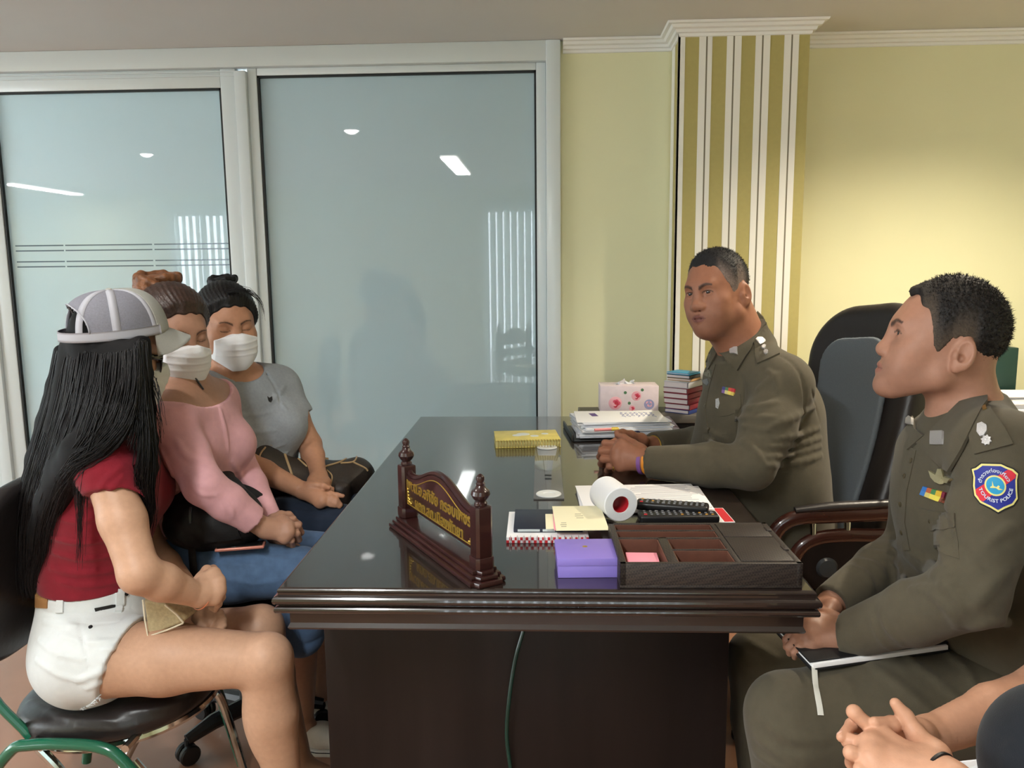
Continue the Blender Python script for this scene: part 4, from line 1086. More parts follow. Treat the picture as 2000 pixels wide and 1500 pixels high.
def short_hair(F, hp, zb_y, zb_z, m, parent, name='hair', t0=0.003, t1=0.013, h=0.0025, tuft=0, tl=0.010, seed=1, noise=0.0025, cside=None, ctop=None, fade=0.05, ramp=0.05, swirl=None, quiff=0.0):
    """close-cropped hair: the skull offset outwards above a hairline, fuzzed with short tufts"""
    S = F.sc; yy = np.asarray(zb_y, float); zz = np.asarray(zb_z, float); o = np.argsort(yy); yy, zz = yy[o], zz[o]
    cr = [ell(F.p(0, -0.008, 0.048), F.r((0.076, 0.091, 0.088)), F.R, 0), ell(F.p(0, 0.030, 0.010), F.r((0.066, 0.062, 0.078)), F.R, 0.03*S)]
    rs = np.random.default_rng(seed); ph = rs.uniform(0, 6, 6)
    def fn(p):
        q = ((p-F.o.astype(F32))@F.R.astype(F32))/F32(S); zb = np.interp(q[:, 1], yy, zz)
        zb = zb+0.004*np.sin(q[:, 0]*160+ph[0])+0.003*np.sin(q[:, 1]*310+ph[1])
        hgt = q[:, 2]-zb; s = np.clip(hgt/ramp, 0, 1); s = s*s*(3-2*s)
        nz = np.sin(q[:, 0]*420+ph[2]+3*np.sin(q[:, 1]*130))*np.sin(q[:, 1]*390+ph[3])*np.sin(q[:, 2]*410+ph[4])
        d = sdf_eval(cr, p)-(t0+(t1-t0)*s+quiff*np.clip((q[:, 1]-0.045)/0.03, 0, 1)*np.clip(hgt/0.010, 0, 1))*S-noise*nz*s
        return np.maximum(d, -hgt*0.8*S).astype(F32)
    pr = [Pr(fn, 0)]
    lo = F.o-0.16*S; hi = F.o+0.19*S
    v, f = sdf_mesh(pr, lo, hi, h*QUAL)
    if tuft:
        q = F.inv(v); hg = q[:, 2]-np.interp(q[:, 1], yy, zz); ok = np.nonzero(hg > 0.004)[0]
        pick = rs.choice(ok, tuft); nr = sdf_normal(pr, v[pick], 0.003); g = np.clip(hg[pick]/ramp, 0.15, 1)
        dirs = nr+rs.normal(0, 0.35, nr.shape)+(F.R@np.array(swirl if swirl else (0, 0.2, 0.1)))*0.5; dirs /= np.linalg.norm(dirs, axis=1, keepdims=True)
        side = np.cross(dirs, rs.normal(size=dirs.shape)); side /= np.linalg.norm(side, axis=1, keepdims=True)
        L = (tl*g*rs.uniform(0.5, 1.2, len(g)))[:, None]; W = 0.0008
        b0 = v[pick]-nr*0.002-side*W; b1 = v[pick]-nr*0.002+side*W; tp = v[pick]+dirs*L
        n = len(v); k = len(pick); tv = np.stack([b0, b1, tp, tp+side*0.0002], 1).reshape(-1, 3)
        tf = np.arange(4*k).reshape(k, 4)[:, [0, 1, 3, 2]]+n
        v = np.concatenate([v, tv]); f = np.concatenate([f, tf])
    cols = None
    if cside is not None:
        q = F.inv(v); g = np.clip((q[:, 2]-np.interp(q[:, 1], yy, zz))/fade, 0, 1); g = np.where(q[:, 1] < -0.075, np.maximum(g, 0.7), g); g = np.maximum(g, np.clip((0.064-np.abs(q[:, 0]))/0.022, 0, 1)*np.clip((q[:, 2]-0.055)/0.02, 0, 1))[:, None]
        g = g*g*(3-2*g); cols = np.array(cside)*(1-g)+np.array(ctop)*g
        if tuft: cols = cols*RNG.uniform(0.75, 1.3, (len(v), 1))
    return mesh_obj(name, v, f, m, parent, angle=None, cols=cols), pr

class Dress:
    """details laid on a garment: badges, buttons, pockets"""
    def __init__(s, prims, par): s.pr = prims; s.par = par
    def patch(s, nm, poly, m, th=0.003, lift=0.0, step=4, par=None, angle=0.4): return patch(nm, s.pr, poly, m, par or s.par, th, lift, step, angle)
    def button(s, px, py, m, r=0.005, par=None, nm='button'):
        q, n = trace(s.pr, [px], [py]); n = n[0]; R = frame(nrm(np.cross(n, [0.3, 0.2, 1])), n)
        return MB().lathe([(0.0004, 0.004), (r*0.6, 0.0034), (r, 0.0026), (r, 0.0)], q[0], R, 14).done(nm, m, par or s.par)
    @staticmethod
    def star(x, y, r, n=8, ph=0.4, inner=0.72): return [(x+(r*(1.0 if i % 2 == 0 else inner))*math.cos(ph+2*PI*i/n), y+(r*(1.0 if i % 2 == 0 else inner))*math.sin(ph+2*PI*i/n)) for i in range(n)]
    def ribbons(s, rb, rows):
        for ri, row in enumerate(rows):
            n = len(row); nr = len(rows)
            for i, c in enumerate(row):
                u0, u1 = i/n, (i+1)/n; v0, v1 = ri/nr, (ri+1)/nr
                bl = lambda a, b: (1-a)*(1-b)*np.array(rb[0])+a*(1-b)*np.array(rb[1])+a*b*np.array(rb[2])+(1-a)*b*np.array(rb[3])
                s.patch('ribbon', [bl(u0, v0), bl(u1, v0), bl(u1, v1), bl(u0, v1)], mat('ribbon_%d_%d_%d' % c, srgb(*c), 0.6), 0.002, 0.002, 6)
def folds(base, lst, **kw):
    out = []
    for pts, r in lst:
        f = fold(base, pts, r, **kw)
        if f: out.append(f)
    return out
def cut_end(w, d, r=0.09): return Pr(cone(w+d*(r+0.001), w+d*(r+0.22), r, r).fn, 0.0, 's')
def ring_band(name, c, d, r, w, th, m, parent, n=32, flat=1.0, ref=(0, 0, 1)):
    a = nrm(np.asarray(ref, float)-d*np.dot(ref, d)); b = np.cross(d, a); R = np.stack([a, b, d], 1)
    prof = [(r, -w/2), (r+th*0.7, -w/2), (r+th, -w/2+th*0.3), (r+th, w/2-th*0.3), (r+th*0.7, w/2), (r, w/2)]
    return MB().lathe(prof, c, R, n, closed=True).done(name, m, parent)
def face_mask(F, head, parent, m, name='face_mask', side=1):
    """pleated surgical mask over nose and chin with ear loops"""
    S = F.sc
    def fn(p):
        q = ((p-F.o.astype(F32))@F.R.astype(F32))/F32(S)
        d = sdf_eval(hs, p)-F32(0.0055*S)
        pl = 0.0
        for z in (-0.022, -0.040, -0.058): pl = pl+np.clip(1-np.abs(q[:, 2]-z)/0.006, 0, 1)*np.clip((q[:, 2]-z)/0.006+0.5, 0, 1)
        d = d-pl*0.0022*S
        ax = np.abs(q[:, 0]); zt = 0.006-0.018*np.clip(ax-0.012, 0, 1)/0.05; zb = -0.108+0.030*np.clip(ax-0.02, 0, 1)/0.04
        cut = np.maximum(np.maximum(q[:, 2]-zt, zb-q[:, 2]), np.maximum(0.030-q[:, 1], ax-0.064))
        return smax(d, cut*S, 0.002).astype(F32)
    smooth = [ell(F.p(0, 0.050, -0.050), F.r((0.060, 0.058, 0.060)), F.R, 0.02*S), cone(F.p(0, 0.085, 0.010), F.p(0, 0.098, -0.020), 0.010*S, 0.017*S, 0.03*S), ell(F.p(0, 0.085, -0.05), F.r((0.034, 0.02, 0.04)), F.R, 0.03*S), ell(F.p(0, 0.078, -0.085), F.r((0.026, 0.018, 0.02)), F.R, 0.02*S)]
    hs = head+smooth
    v, f = sdf_mesh([Pr(fn, 0)], F.p(0, 0.06, -0.05)-0.11*S, F.p(0, 0.06, -0.05)+0.11*S, 0.0022*QUAL)
    o = mesh_obj(name, v, f, m, parent, angle=None)
    for sgn in (-1, 1):
        ear = F.p(sgn*0.078, -0.030, 0.012); 
        for z0 in (-0.010, -0.082):
            a = F.p(sgn*0.058, 0.040, z0*0.9); mid = F.p(sgn*0.0745, 0.010, z0*0.45+0.002)
            pts = spline([a, mid, ear], 14); nr = sdf_normal(head, pts); e = sdf_eval(head, pts.astype(F32))
            pts = pts+nr*(0.0022-e)[:, None]
            MB().tube(pts, 0.0013, 6).done('ear_loop', m, o)
    return o
# ================================================================== the officer in the right foreground (profile)
SK_E = srgb(162, 118, 97)
M_SKIN = skin_mat('skin')
M_KHAKI = cloth('khaki_uniform', srgb(80, 74, 60))
M_KHAKID = cloth('khaki_uniform_stitch', srgb(84, 76, 58))
M_HAIRB = mat('black_hair', srgb(24, 20, 19), 0.55, spec=0.35, var=0.3, vscale=300, bump=0.3, bscale=500)
M_HAIRV = mat('short_hair', (0.02, 0.02, 0.02), 0.6, spec=0.3, vcol=True, var=0.25, vscale=400, bump=0.3, bscale=600)
M_SILV = mat('silver_badge', srgb(216, 216, 220), 0.28, metal=0.85, bump=0.9, bscale=900)
def officer_right():
    t = thing('person', P(1950, 1330, 1.50)*[1, 1, 0]+V(0, 0, 0.40), 'person in khaki uniform with blue shield patch on the sleeve, seated in profile at right', 'person')
    F = Fr(P(1838, 684, 1.49), V(-0.97, 0.28, 0.18), (0.17, 0, 1.0), 0.965)
    head = head_prims(F, True, jaw=0.95, md=0.004, cd=0.008, nd=-0.006, nw=1.0, lips=1.1, open_=0.9)
    pel = P(1985, 1335, 1.50); pel[2] = 0.50; chest = P(1912, 985, 1.50); neck = P(1893, 830, 1.50); waist = P(1925, 1170, 1.50)
    sl = P(1962, 893, 1.325); sr = P(1828, 885, 1.67)
    neckc = [cone(F.p(0, -0.028, -0.01), neck+V(0.0, 0, -0.02), 0.056, 0.064, 0.03)]
    tor = torso_prims(pel, waist, chest, neck, sl, sr, V(-1, 0.02, 0), w=1.0, d=0.97)
    eL, wL = P(1896, 1160, 1.24), P(1650, 1243, 1.42); eR, wR = P(1778, 1070, 1.70), P(1628, 1178, 1.54)
    aL = [chain([sl, sl*.5+eL*.5, eL], [0.054, 0.050, 0.040], 0.03), chain([eL, eL*.6+wL*.4, wL], [0.040, 0.040, 0.027], 0.012)]
    aR = [chain([sr, sr*.5+eR*.5, eR], [0.054, 0.048, 0.040], 0.03), chain([eR, eR*.6+wR*.4, wR], [0.040, 0.039, 0.027], 0.012)]
    hipL, hipR = P(1960, 1365, 1.41), P(1960, 1340, 1.60)
    kL, kR = P(1537, 1394, 1.36), P(1487, 1292, 1.72)
    aLk, aRk = kL+V(0.04, 0.0, -0.42), kR+V(0.02, 0, -0.42); aLk[2] = 0.09; aRk[2] = 0.09
    lL = [chain([hipL, hipL*.45+kL*.55, kL], [0.092, 0.080, 0.058], 0.04), chain([kL, kL*.6+aLk*.4, aLk], [0.056, 0.052, 0.036], 0.02)]
    lR = [chain([hipR, hipR*.45+kR*.55, kR], [0.092, 0.080, 0.058], 0.04), chain([kR, kR*.6+aRk*.4, aRk], [0.056, 0.052, 0.036], 0.02)]
    # hands: near (left) hand lies palm down over the folder, fingers curled under the desk edge
    D1 = 1.44
    mc = [P(1592, 1208, 1.46), P(1584, 1224, 1.44), P(1582, 1242, 1.425), P(1586, 1258, 1.415)]
    fg = [[P(1558, 1216, 1.47), P(1545, 1236, 1.475), P(1540, 1252, 1.475)], [P(1553, 1232, 1.45), P(1538, 1250, 1.455), P(1536, 1264, 1.46)], [P(1555, 1248, 1.43), P(1542, 1264, 1.435), P(1542, 1276, 1.44)], [P(1563, 1262, 1.415), P(1552, 1274, 1.42), P(1552, 1284, 1.425)]]
    hL = hand_prims(wL, mc, fg, [P(1630, 1212, 1.46), P(1606, 1198, 1.485), P(1586, 1200, 1.50), P(1572, 1208, 1.505)], r=0.0088, palm_r=0.0135)
    mc = [P(1602, 1188, 1.515), P(1600, 1192, 1.53), P(1598, 1198, 1.545), P(1598, 1204, 1.56)]
    fg = [[P(1580, 1206, 1.51), P(1570, 1222, 1.505), P(1566, 1232, 1.50)], [P(1577, 1210, 1.53), P(1566, 1226, 1.525), P(1562, 1238, 1.52)], [P(1576, 1214, 1.55), P(1564, 1230, 1.545), P(1560, 1240, 1.54)], [P(1578, 1218, 1.565), P(1568, 1230, 1.56), P(1564, 1240, 1.555)]]
    hR = hand_prims(wR, mc, fg, [P(1626, 1186, 1.50), P(1618, 1196, 1.485), P(1604, 1204, 1.48), P(1596, 1210, 1.48)], r=0.0088, palm_r=0.0135)
    body = head+neckc+tor+lL+lR+[group(aR+hR, 0.0015), group(aL+hL, 0.0015)]
    hc = head_color(F, SK_E, srgb(148, 98, 84), brow=srgb(34, 26, 22), bw=1.35, lash=2, stubble=srgb(96, 70, 58))
    hand_lo, hand_hi = np.minimum(wL, wR)-V(0.16, 0.06, 0.09), np.maximum(wL, wR)+V(0.05, 0.1, 0.06)
    sdf_obj('body', body, M_SKIN, t, 0.008, fine=[(F.o-V(.15, .13, .23), F.o+V(.13, .12, .17), 0.002), (hand_lo, hand_hi, 0.0022)], colfn=hc)
    eyes(F, t, look=(0.10, 1, -0.04))
    short_hair(F, head, [0.12, 0.085, 0.062, 0.048, 0.036, 0.028, 0.018, 0.008, 0.0, -0.030, -0.045, -0.060, -0.12], [0.106, 0.100, 0.088, 0.068, 0.040, 0.000, -0.006, 0.004, 0.026, 0.028, -0.03, -0.055, -0.07], M_HAIRV, t, t0=0.0015, t1=0.0065, tuft=6000, tl=0.0065, noise=0.003, ramp=0.09, cside=srgb(72, 62, 52), ctop=srgb(30, 27, 26), fade=0.07, swirl=(0, 0.6, 0.2), quiff=0.010)
    # --- shirt
    trunk = [offset(tor, 0.014), offset(aL, 0.013, 0.02), offset(aR, 0.013, 0.02)]
    cutL, cutR = nrm(wL-eL), nrm(wR-eR)
    ctop = neck+V(0.018, 0.004, 0.036)
    colr = group([cone(neck+V(0.015, 0, -0.06), F.p(0, -0.034, -0.055), 0.090, 0.071, 0.0), plane(ctop, V(-0.95, 0, 1.0), 0.004)], 0.012)
    trunk = [group(trunk[:1]+[plane(pel+V(0, 0, 0.02), V(-0.15, 0, -1), 0.006)], 0.01)]+trunk[1:]
    shirt = trunk+[colr]
    # cuffs
    for e, w in ((eL, wL), (eR, wR)):
        d = nrm(w-e); shirt.append(cone(w-d*0.055, w-d*0.004, 0.0415, 0.0385, 0.004)); shirt.append(plane(w, d) if False else Pr(cone(w+d*0.093, w+d*0.3, 0.095, 0.095).fn, 0.0, 's'))
    base = list(shirt)
    fl = []
    def fo(pts, r, **kw):
        f = fold(base, pts, r, **kw)
        if f: fl.append(f)
    for pts, r in (([(1745, 1060), (1790, 1085), (1850, 1128)], .010), ([(1760, 1075), (1800, 1110), (1858, 1140)], .008), ([(1780, 1150), (1830, 1150), (1862, 1142)], .008), ([(1738, 1075), (1760, 1110), (1762, 1150)], .007),
                   ([(1660, 1105), (1690, 1122), (1705, 1150)], .008), ([(1672, 1092), (1710, 1105), (1730, 1130)], .008), ([(1690, 1075), (1730, 1085), (1755, 1100)], .008),
                   ([(1840, 1140), (1862, 1160), (1880, 1195)], .008), ([(1820, 1160), (1850, 1185), (1870, 1225)], .009), ([(1720, 1195), (1735, 1230), (1765, 1262)], .006), ([(1700, 1205), (1720, 1250), (1745, 1275)], .005),
                   ([(1905, 1180), (1930, 1150), (1970, 1110)], .010), ([(1930, 1060), (1960, 1035), (1998, 1020)], .008), ([(1830, 1000), (1838, 1060), (1858, 1120)], .009), ([(1900, 1225), (1945, 1215), (1995, 1220)], .01)):
        fo(pts, r)
    for pts, r in (([(1848, 905), (1843, 985), (1868, 1075), (1895, 1110)], .006), ([(1868, 1020), (1880, 1070), (1930, 1110)], .004)): fo(pts, r, op='s', depth=0.3)
    shirt = shirt+fl
    sh = sdf_obj('shirt', shirt, M_KHAKI, t, 0.0045)
    # --- trousers, belt, shoes
    tr = [group([offset([ell(pel, (0.15, 0.165, 0.115), None, 0)], 0.012), plane(pel+V(0, 0, 0.06), V(-0.15, 0, 1), 0.005)], 0.02), offset(lL, 0.013, 0.05), offset(lR, 0.016, 0.05)]
    tr.append(chain([kL+V(0.015, 0, -0.035), kL*.5+hipL*.5+V(0, 0, -0.035), hipL+V(0, 0, -0.02)], [0.058, 0.074, 0.09], 0.05)); tr.append(chain([kL+V(0.035, 0, -0.05), kL+V(0.05, 0, -0.20)], [0.066, 0.056], 0.05))
    tb = list(tr)
    for pts, r in (([(1490, 1400), (1540, 1440), (1610, 1445)], .010), ([(1480, 1440), (1530, 1475), (1600, 1480)], .010), ([(1475, 1470), (1520, 1495), (1580, 1498)], .009), ([(1690, 1290), (1760, 1340), (1830, 1400)], .008), ([(1760, 1275), (1830, 1330), (1890, 1380)], .008), ([(1830, 1265), (1880, 1300), (1910, 1350)], .008), ([(1460, 1250), (1500, 1275), (1518, 1288)], .008)):
        f = fold(tb, pts, r)
        if f: tr.append(f)
    sdf_obj('trousers', tr, M_KHAKI, t, 0.007)
    bb = pel+V(0.0, 0, 0.045); b = MB(); Bt = 24
    ring = [bb+V(0.150*math.cos(a)*1.0, 0.172*math.sin(a), -0.02*math.cos(a)) for a in np.linspace(0, 2*PI, 40, endpoint=False)]
    b.tube(ring, 0.018, 8, closed=True, flat=1.0, up=(0, 0, 1)); b.done('belt', mat('black_leather', srgb(20, 19, 19), 0.4), t)
    for a, k in ((aLk, kL), (aRk, kR)):
        s = [cone(a+V(0.02, 0, -0.045), a+V(-0.15, 0, -0.06), 0.04, 0.032, 0), cone(a+V(0, 0, 0.03), a+V(0, 0, -0.04), 0.045, 0.045, 0.03), plane(V(0, 0, 0.002), V(0, 0, -1))]
        sdf_obj('shoe', s, mat('black_leather', srgb(20, 19, 19), 0.4), t, 0.006)
    # --- collar leaves, epaulette, pocket, placket, badges
    patch('collar', shirt, [(1908, 752), (1924, 768), (1929, 788), (1906, 834), (1884, 880), (1860, 922), (1826, 895), (1797, 867), (1822, 846), (1852, 818), (1882, 786)], M_KHAKI, sh, 0.004, 0.0045, 5)
    patch('collar', shirt, [(1783, 812), (1790, 838), (1808, 852), (1776, 880), (1768, 872), (1772, 846)], M_KHAKI, sh, 0.0035, 0.002, 5)
    ep = patch('epaulette', shirt, [(1916, 800), (1935, 800), (1962, 838), (1978, 868), (1906, 888), (1898, 862), (1894, 838)], M_KHAKI, sh, 0.004, 0.002, 5)
    flap = patch('pocket_flap', shirt, [(1786, 990), (1830, 1000), (1866, 1003), (1866, 1030), (1846, 1035), (1818, 1036), (1796, 1020), (1784, 1003)], M_KHAKI, sh, 0.003, 0.0, 5)
    patch('pocket', shirt, [(1788, 1004), (1864, 1016), (1872, 1060), (1874, 1092), (1850, 1085), (1812, 1062), (1790, 1030)], M_KHAKI, sh, 0.0012, 0.0, 6)
    patch('placket', shirt, [(1777, 872), (1790, 880), (1772, 960), (1768, 1020), (1778, 1075), (1766, 1075), (1752, 1020), (1757, 950)], M_KHAKI, sh, 0.0018, 0.0, 6)
    def button(px, py, m, r=0.005, par=sh, nm='button'):
        q, n = trace(shirt, [px], [py]); n = n[0]; R = frame(nrm(np.cross(n, [0.3, 0.2, 1])), n)
        MB().lathe([(0.0004, 0.004), (r*0.6, 0.0034), (r, 0.0026), (r, 0.0)], q[0], R, 14).done(nm, m, par)
    M_BTN = mat('khaki_button', srgb(70, 62, 44), 0.35)
    for (x, y) in ((1781, 900), (1768, 930), (1760, 985), (1762, 1040), (1818, 1018)): button(x, y, M_BTN)
    def badge(nm, poly, m, lift=0.003, th=0.003, par=sh, step=4): return patch(nm, shirt, poly, m, par, th, lift, step, angle=0.3)
    sq = lambda x, y, r, n=8, ph=0.4, e=1.0: [(x+(r*(1.0 if i % 2 == 0 else 0.72))*math.cos(ph+2*PI*i/n), y+(r*(1.0 if i % 2 == 0 else 0.72))*math.sin(ph+2*PI*i/n)*e) for i in range(n)]
    badge('collar_badge', sq(1841, 858, 17, 8, PI/4), M_SILV, 0.009)
    badge('collar_badge', sq(1785, 826, 9, 8, PI/4), M_SILV, 0.009)
    badge('rank_badge', [(1914, 834), (1922, 831), (1930, 836), (1931, 846), (1926, 854), (1919, 856), (1913, 848)], M_SILV, 0.0065)
    badge('rank_badge', sq(1930, 863, 10, 16, 0.2), M_SILV, 0.0065)
    badge('epaulette_button', sq(1925, 803, 5, 8), mat('brass_button', srgb(150, 120, 70), 0.35, metal=0.7), 0.005)
    M_WING = mat('pale_metal', srgb(172, 166, 132), 0.4, metal=0.4, bump=0.6, bscale=700)
    badge('wing_badge', [(1818, 919), (1832, 927), (1836, 915), (1842, 915), (1845, 929), (1862, 936), (1856, 942), (1838, 944), (1830, 941), (1822, 932)], M_WING, 0.002)
    cols = [srgb(46, 106, 180), srgb(178, 92, 54), srgb(70, 130, 80), srgb(214, 176, 50), srgb(120, 40, 60)]
    cols2 = [srgb(60, 120, 190), srgb(206, 190, 110), srgb(226, 210, 90), srgb(228, 212, 80), srgb(120, 60, 40)]
    n5 = 5
    rb = [(1806, 950), (1850, 962), (1844, 983), (1799, 966)]
    for row in range(2):
        for i in range(n5):
            u0, u1 = i/n5, (i+1)/n5; v0, v1 = row*0.5, row*0.5+0.5
            bl = lambda u_, v_: (1-u_)*(1-v_)*np.array(rb[0])+u_*(1-v_)*np.array(rb[1])+u_*v_*np.array(rb[2])+(1-u_)*v_*np.array(rb[3])
            badge('ribbon', [bl(u0, v0), bl(u1, v0), bl(u1, v1), bl(u0, v1)], mat('ribbon_%d%d' % (row, i), (cols if row == 0 else cols2)[i], 0.6), 0.002, 0.002, step=5)
    # --- shield patch on the sleeve: embroidery laid on the cloth
    def pt(u_, v_):      # patch coordinates (-1..1) -> pixel
        return np.array([1945+45*u_+3.0*v_, 952+47*v_+2*u_])
    shield = [(-.98, -.72), (-.80, -.78), (-.55, -.97), (.30, -.99), (.55, -.88), (.80, -.80), (1.0, -.62), (.93, -.35), (.90, 0.1), (.90, .45), (.70, .72), (.30, .90), (.02, 1.06), (-.30, .88), (-.72, .70), (-.95, .40), (-.98, 0.0), (-.93, -.40)]
    sc = lambda k: [(a*k, b*k) for a, b in shield]
    M_PB = mat('patch_blue', srgb(34, 44, 138), 0.6); M_PY = mat('patch_yellow', srgb(226, 214, 132), 0.6); M_PR = mat('patch_red', srgb(206, 40, 58), 0.6); M_PC = mat('patch_sky', srgb(40, 150, 196), 0.6); M_PK = mat('patch_black', srgb(24, 24, 26), 0.7); M_PWT = mat('patch_thread', srgb(206, 212, 232), 0.7)
    em = thing_patch = patch('shield_patch', shirt, [pt(*p) for p in sc(1.04)], M_PK, sh, 0.0012, 0.0005, 5)
    patch('patch_border', shirt, [pt(*p) for p in sc(0.985)], M_PY, em, 0.0006, 0.0014, 5)
    patch('patch_field', shirt, [pt(*p) for p in sc(0.90)], M_PB, em, 0.0006, 0.0019, 5)
    patch('patch_band', shirt, [pt(*p) for p in ((-.86, .30), (-.72, .58), (-.58, .64), (.84, -.42), (.88, -.58), (.72, -.72), (.56, -.76), (-.86, .15))], M_PR, em, 0.0006, 0.0023, 5)
    circ = lambda r: [pt(-0.02+r*math.cos(a), -0.05+r*math.sin(a)*0.98) for a in np.linspace(0, 2*PI, 24, endpoint=False)]
    patch('patch_ring', shirt, circ(0.45), M_PY, em, 0.0006, 0.0027, 5)
    patch('patch_disc', shirt, circ(0.38), M_PC, em, 0.0006, 0.0031, 5)
    patch('patch_emblem', shirt, [pt(*p) for p in ((-.24, .03), (-.16, -.02), (-.13, -.24), (-.09, -.02), (.02, .02), (.10, -.06), (.16, -.02), (.12, .06), (.28, .12), (.10, .14), (.0, .06), (-.24, .07))], M_PY, em, 0.0006, 0.0035, 5)
    tm = MB()
    def arc_text(s, r, a0, a1, flip, size):
        tv, tf = text_mesh(s, 1.0, bold=0.012); x0, x1 = tv[:, 0].min(), tv[:, 0].max(); u = (tv[:, 0]-x0)/(x1-x0); ang = np.radians(a0+(a1-a0)*u); hh = tv[:, 1]*size
        rad = r+hh if not flip else r-hh
        px = np.stack([pt(-0.02+rr_*math.cos(a), -0.05-rr_*math.sin(a)) for rr_, a in zip(rad, ang)])
        q, n = trace(shirt, px[:, 0], px[:, 1]); nv = len(tv)
        a_ = q+n*0.0044; b_ = q+n*0.0030
        out = [list(f) for f in tf]; cnt = {}
        for g in tf:
            for i in range(len(g)): cnt[(g[i], g[(i+1) % len(g)])] = 1
        for (i, j) in cnt:
            if (j, i) not in cnt: out.append([j, i, i+nv, j+nv])
        tm.add(np.concatenate([a_, b_]), out)
    arc_text('ตำรวจท่องเที่ยว', 0.62, 172, 20, False, 0.20)
    arc_text('TOURIST POLICE', 0.66, 192, 352, True, 0.20)
    tm.done('patch_lettering', M_PWT, em, smooth=False)
    # ring on the near hand
    rp = fg and P(1556, 1240, 1.43)
    m = MB(); rg = P(1569, 1236, 1.432); dx = nrm(P(1555, 1248, 1.43)-P(1582, 1242, 1.425)); R = frame(nrm(np.cross(dx, [0, 0, 1.0])), dx)
    m.tube([rg+R@V(0.0105*math.cos(a), 0, 0.0105*math.sin(a))*1.0 if False else rg+R[:, 0]*0.0108*math.cos(a)+R[:, 1]*0.0108*math.sin(a) for a in np.linspace(0, 2*PI, 20, endpoint=False)], 0.0016, 6, closed=True)
    m.done('ring', mat('silver_ring', srgb(200, 200, 205), 0.2, metal=1), t)
    return shirt, tr
SHIRT_E, TR_E = officer_right()
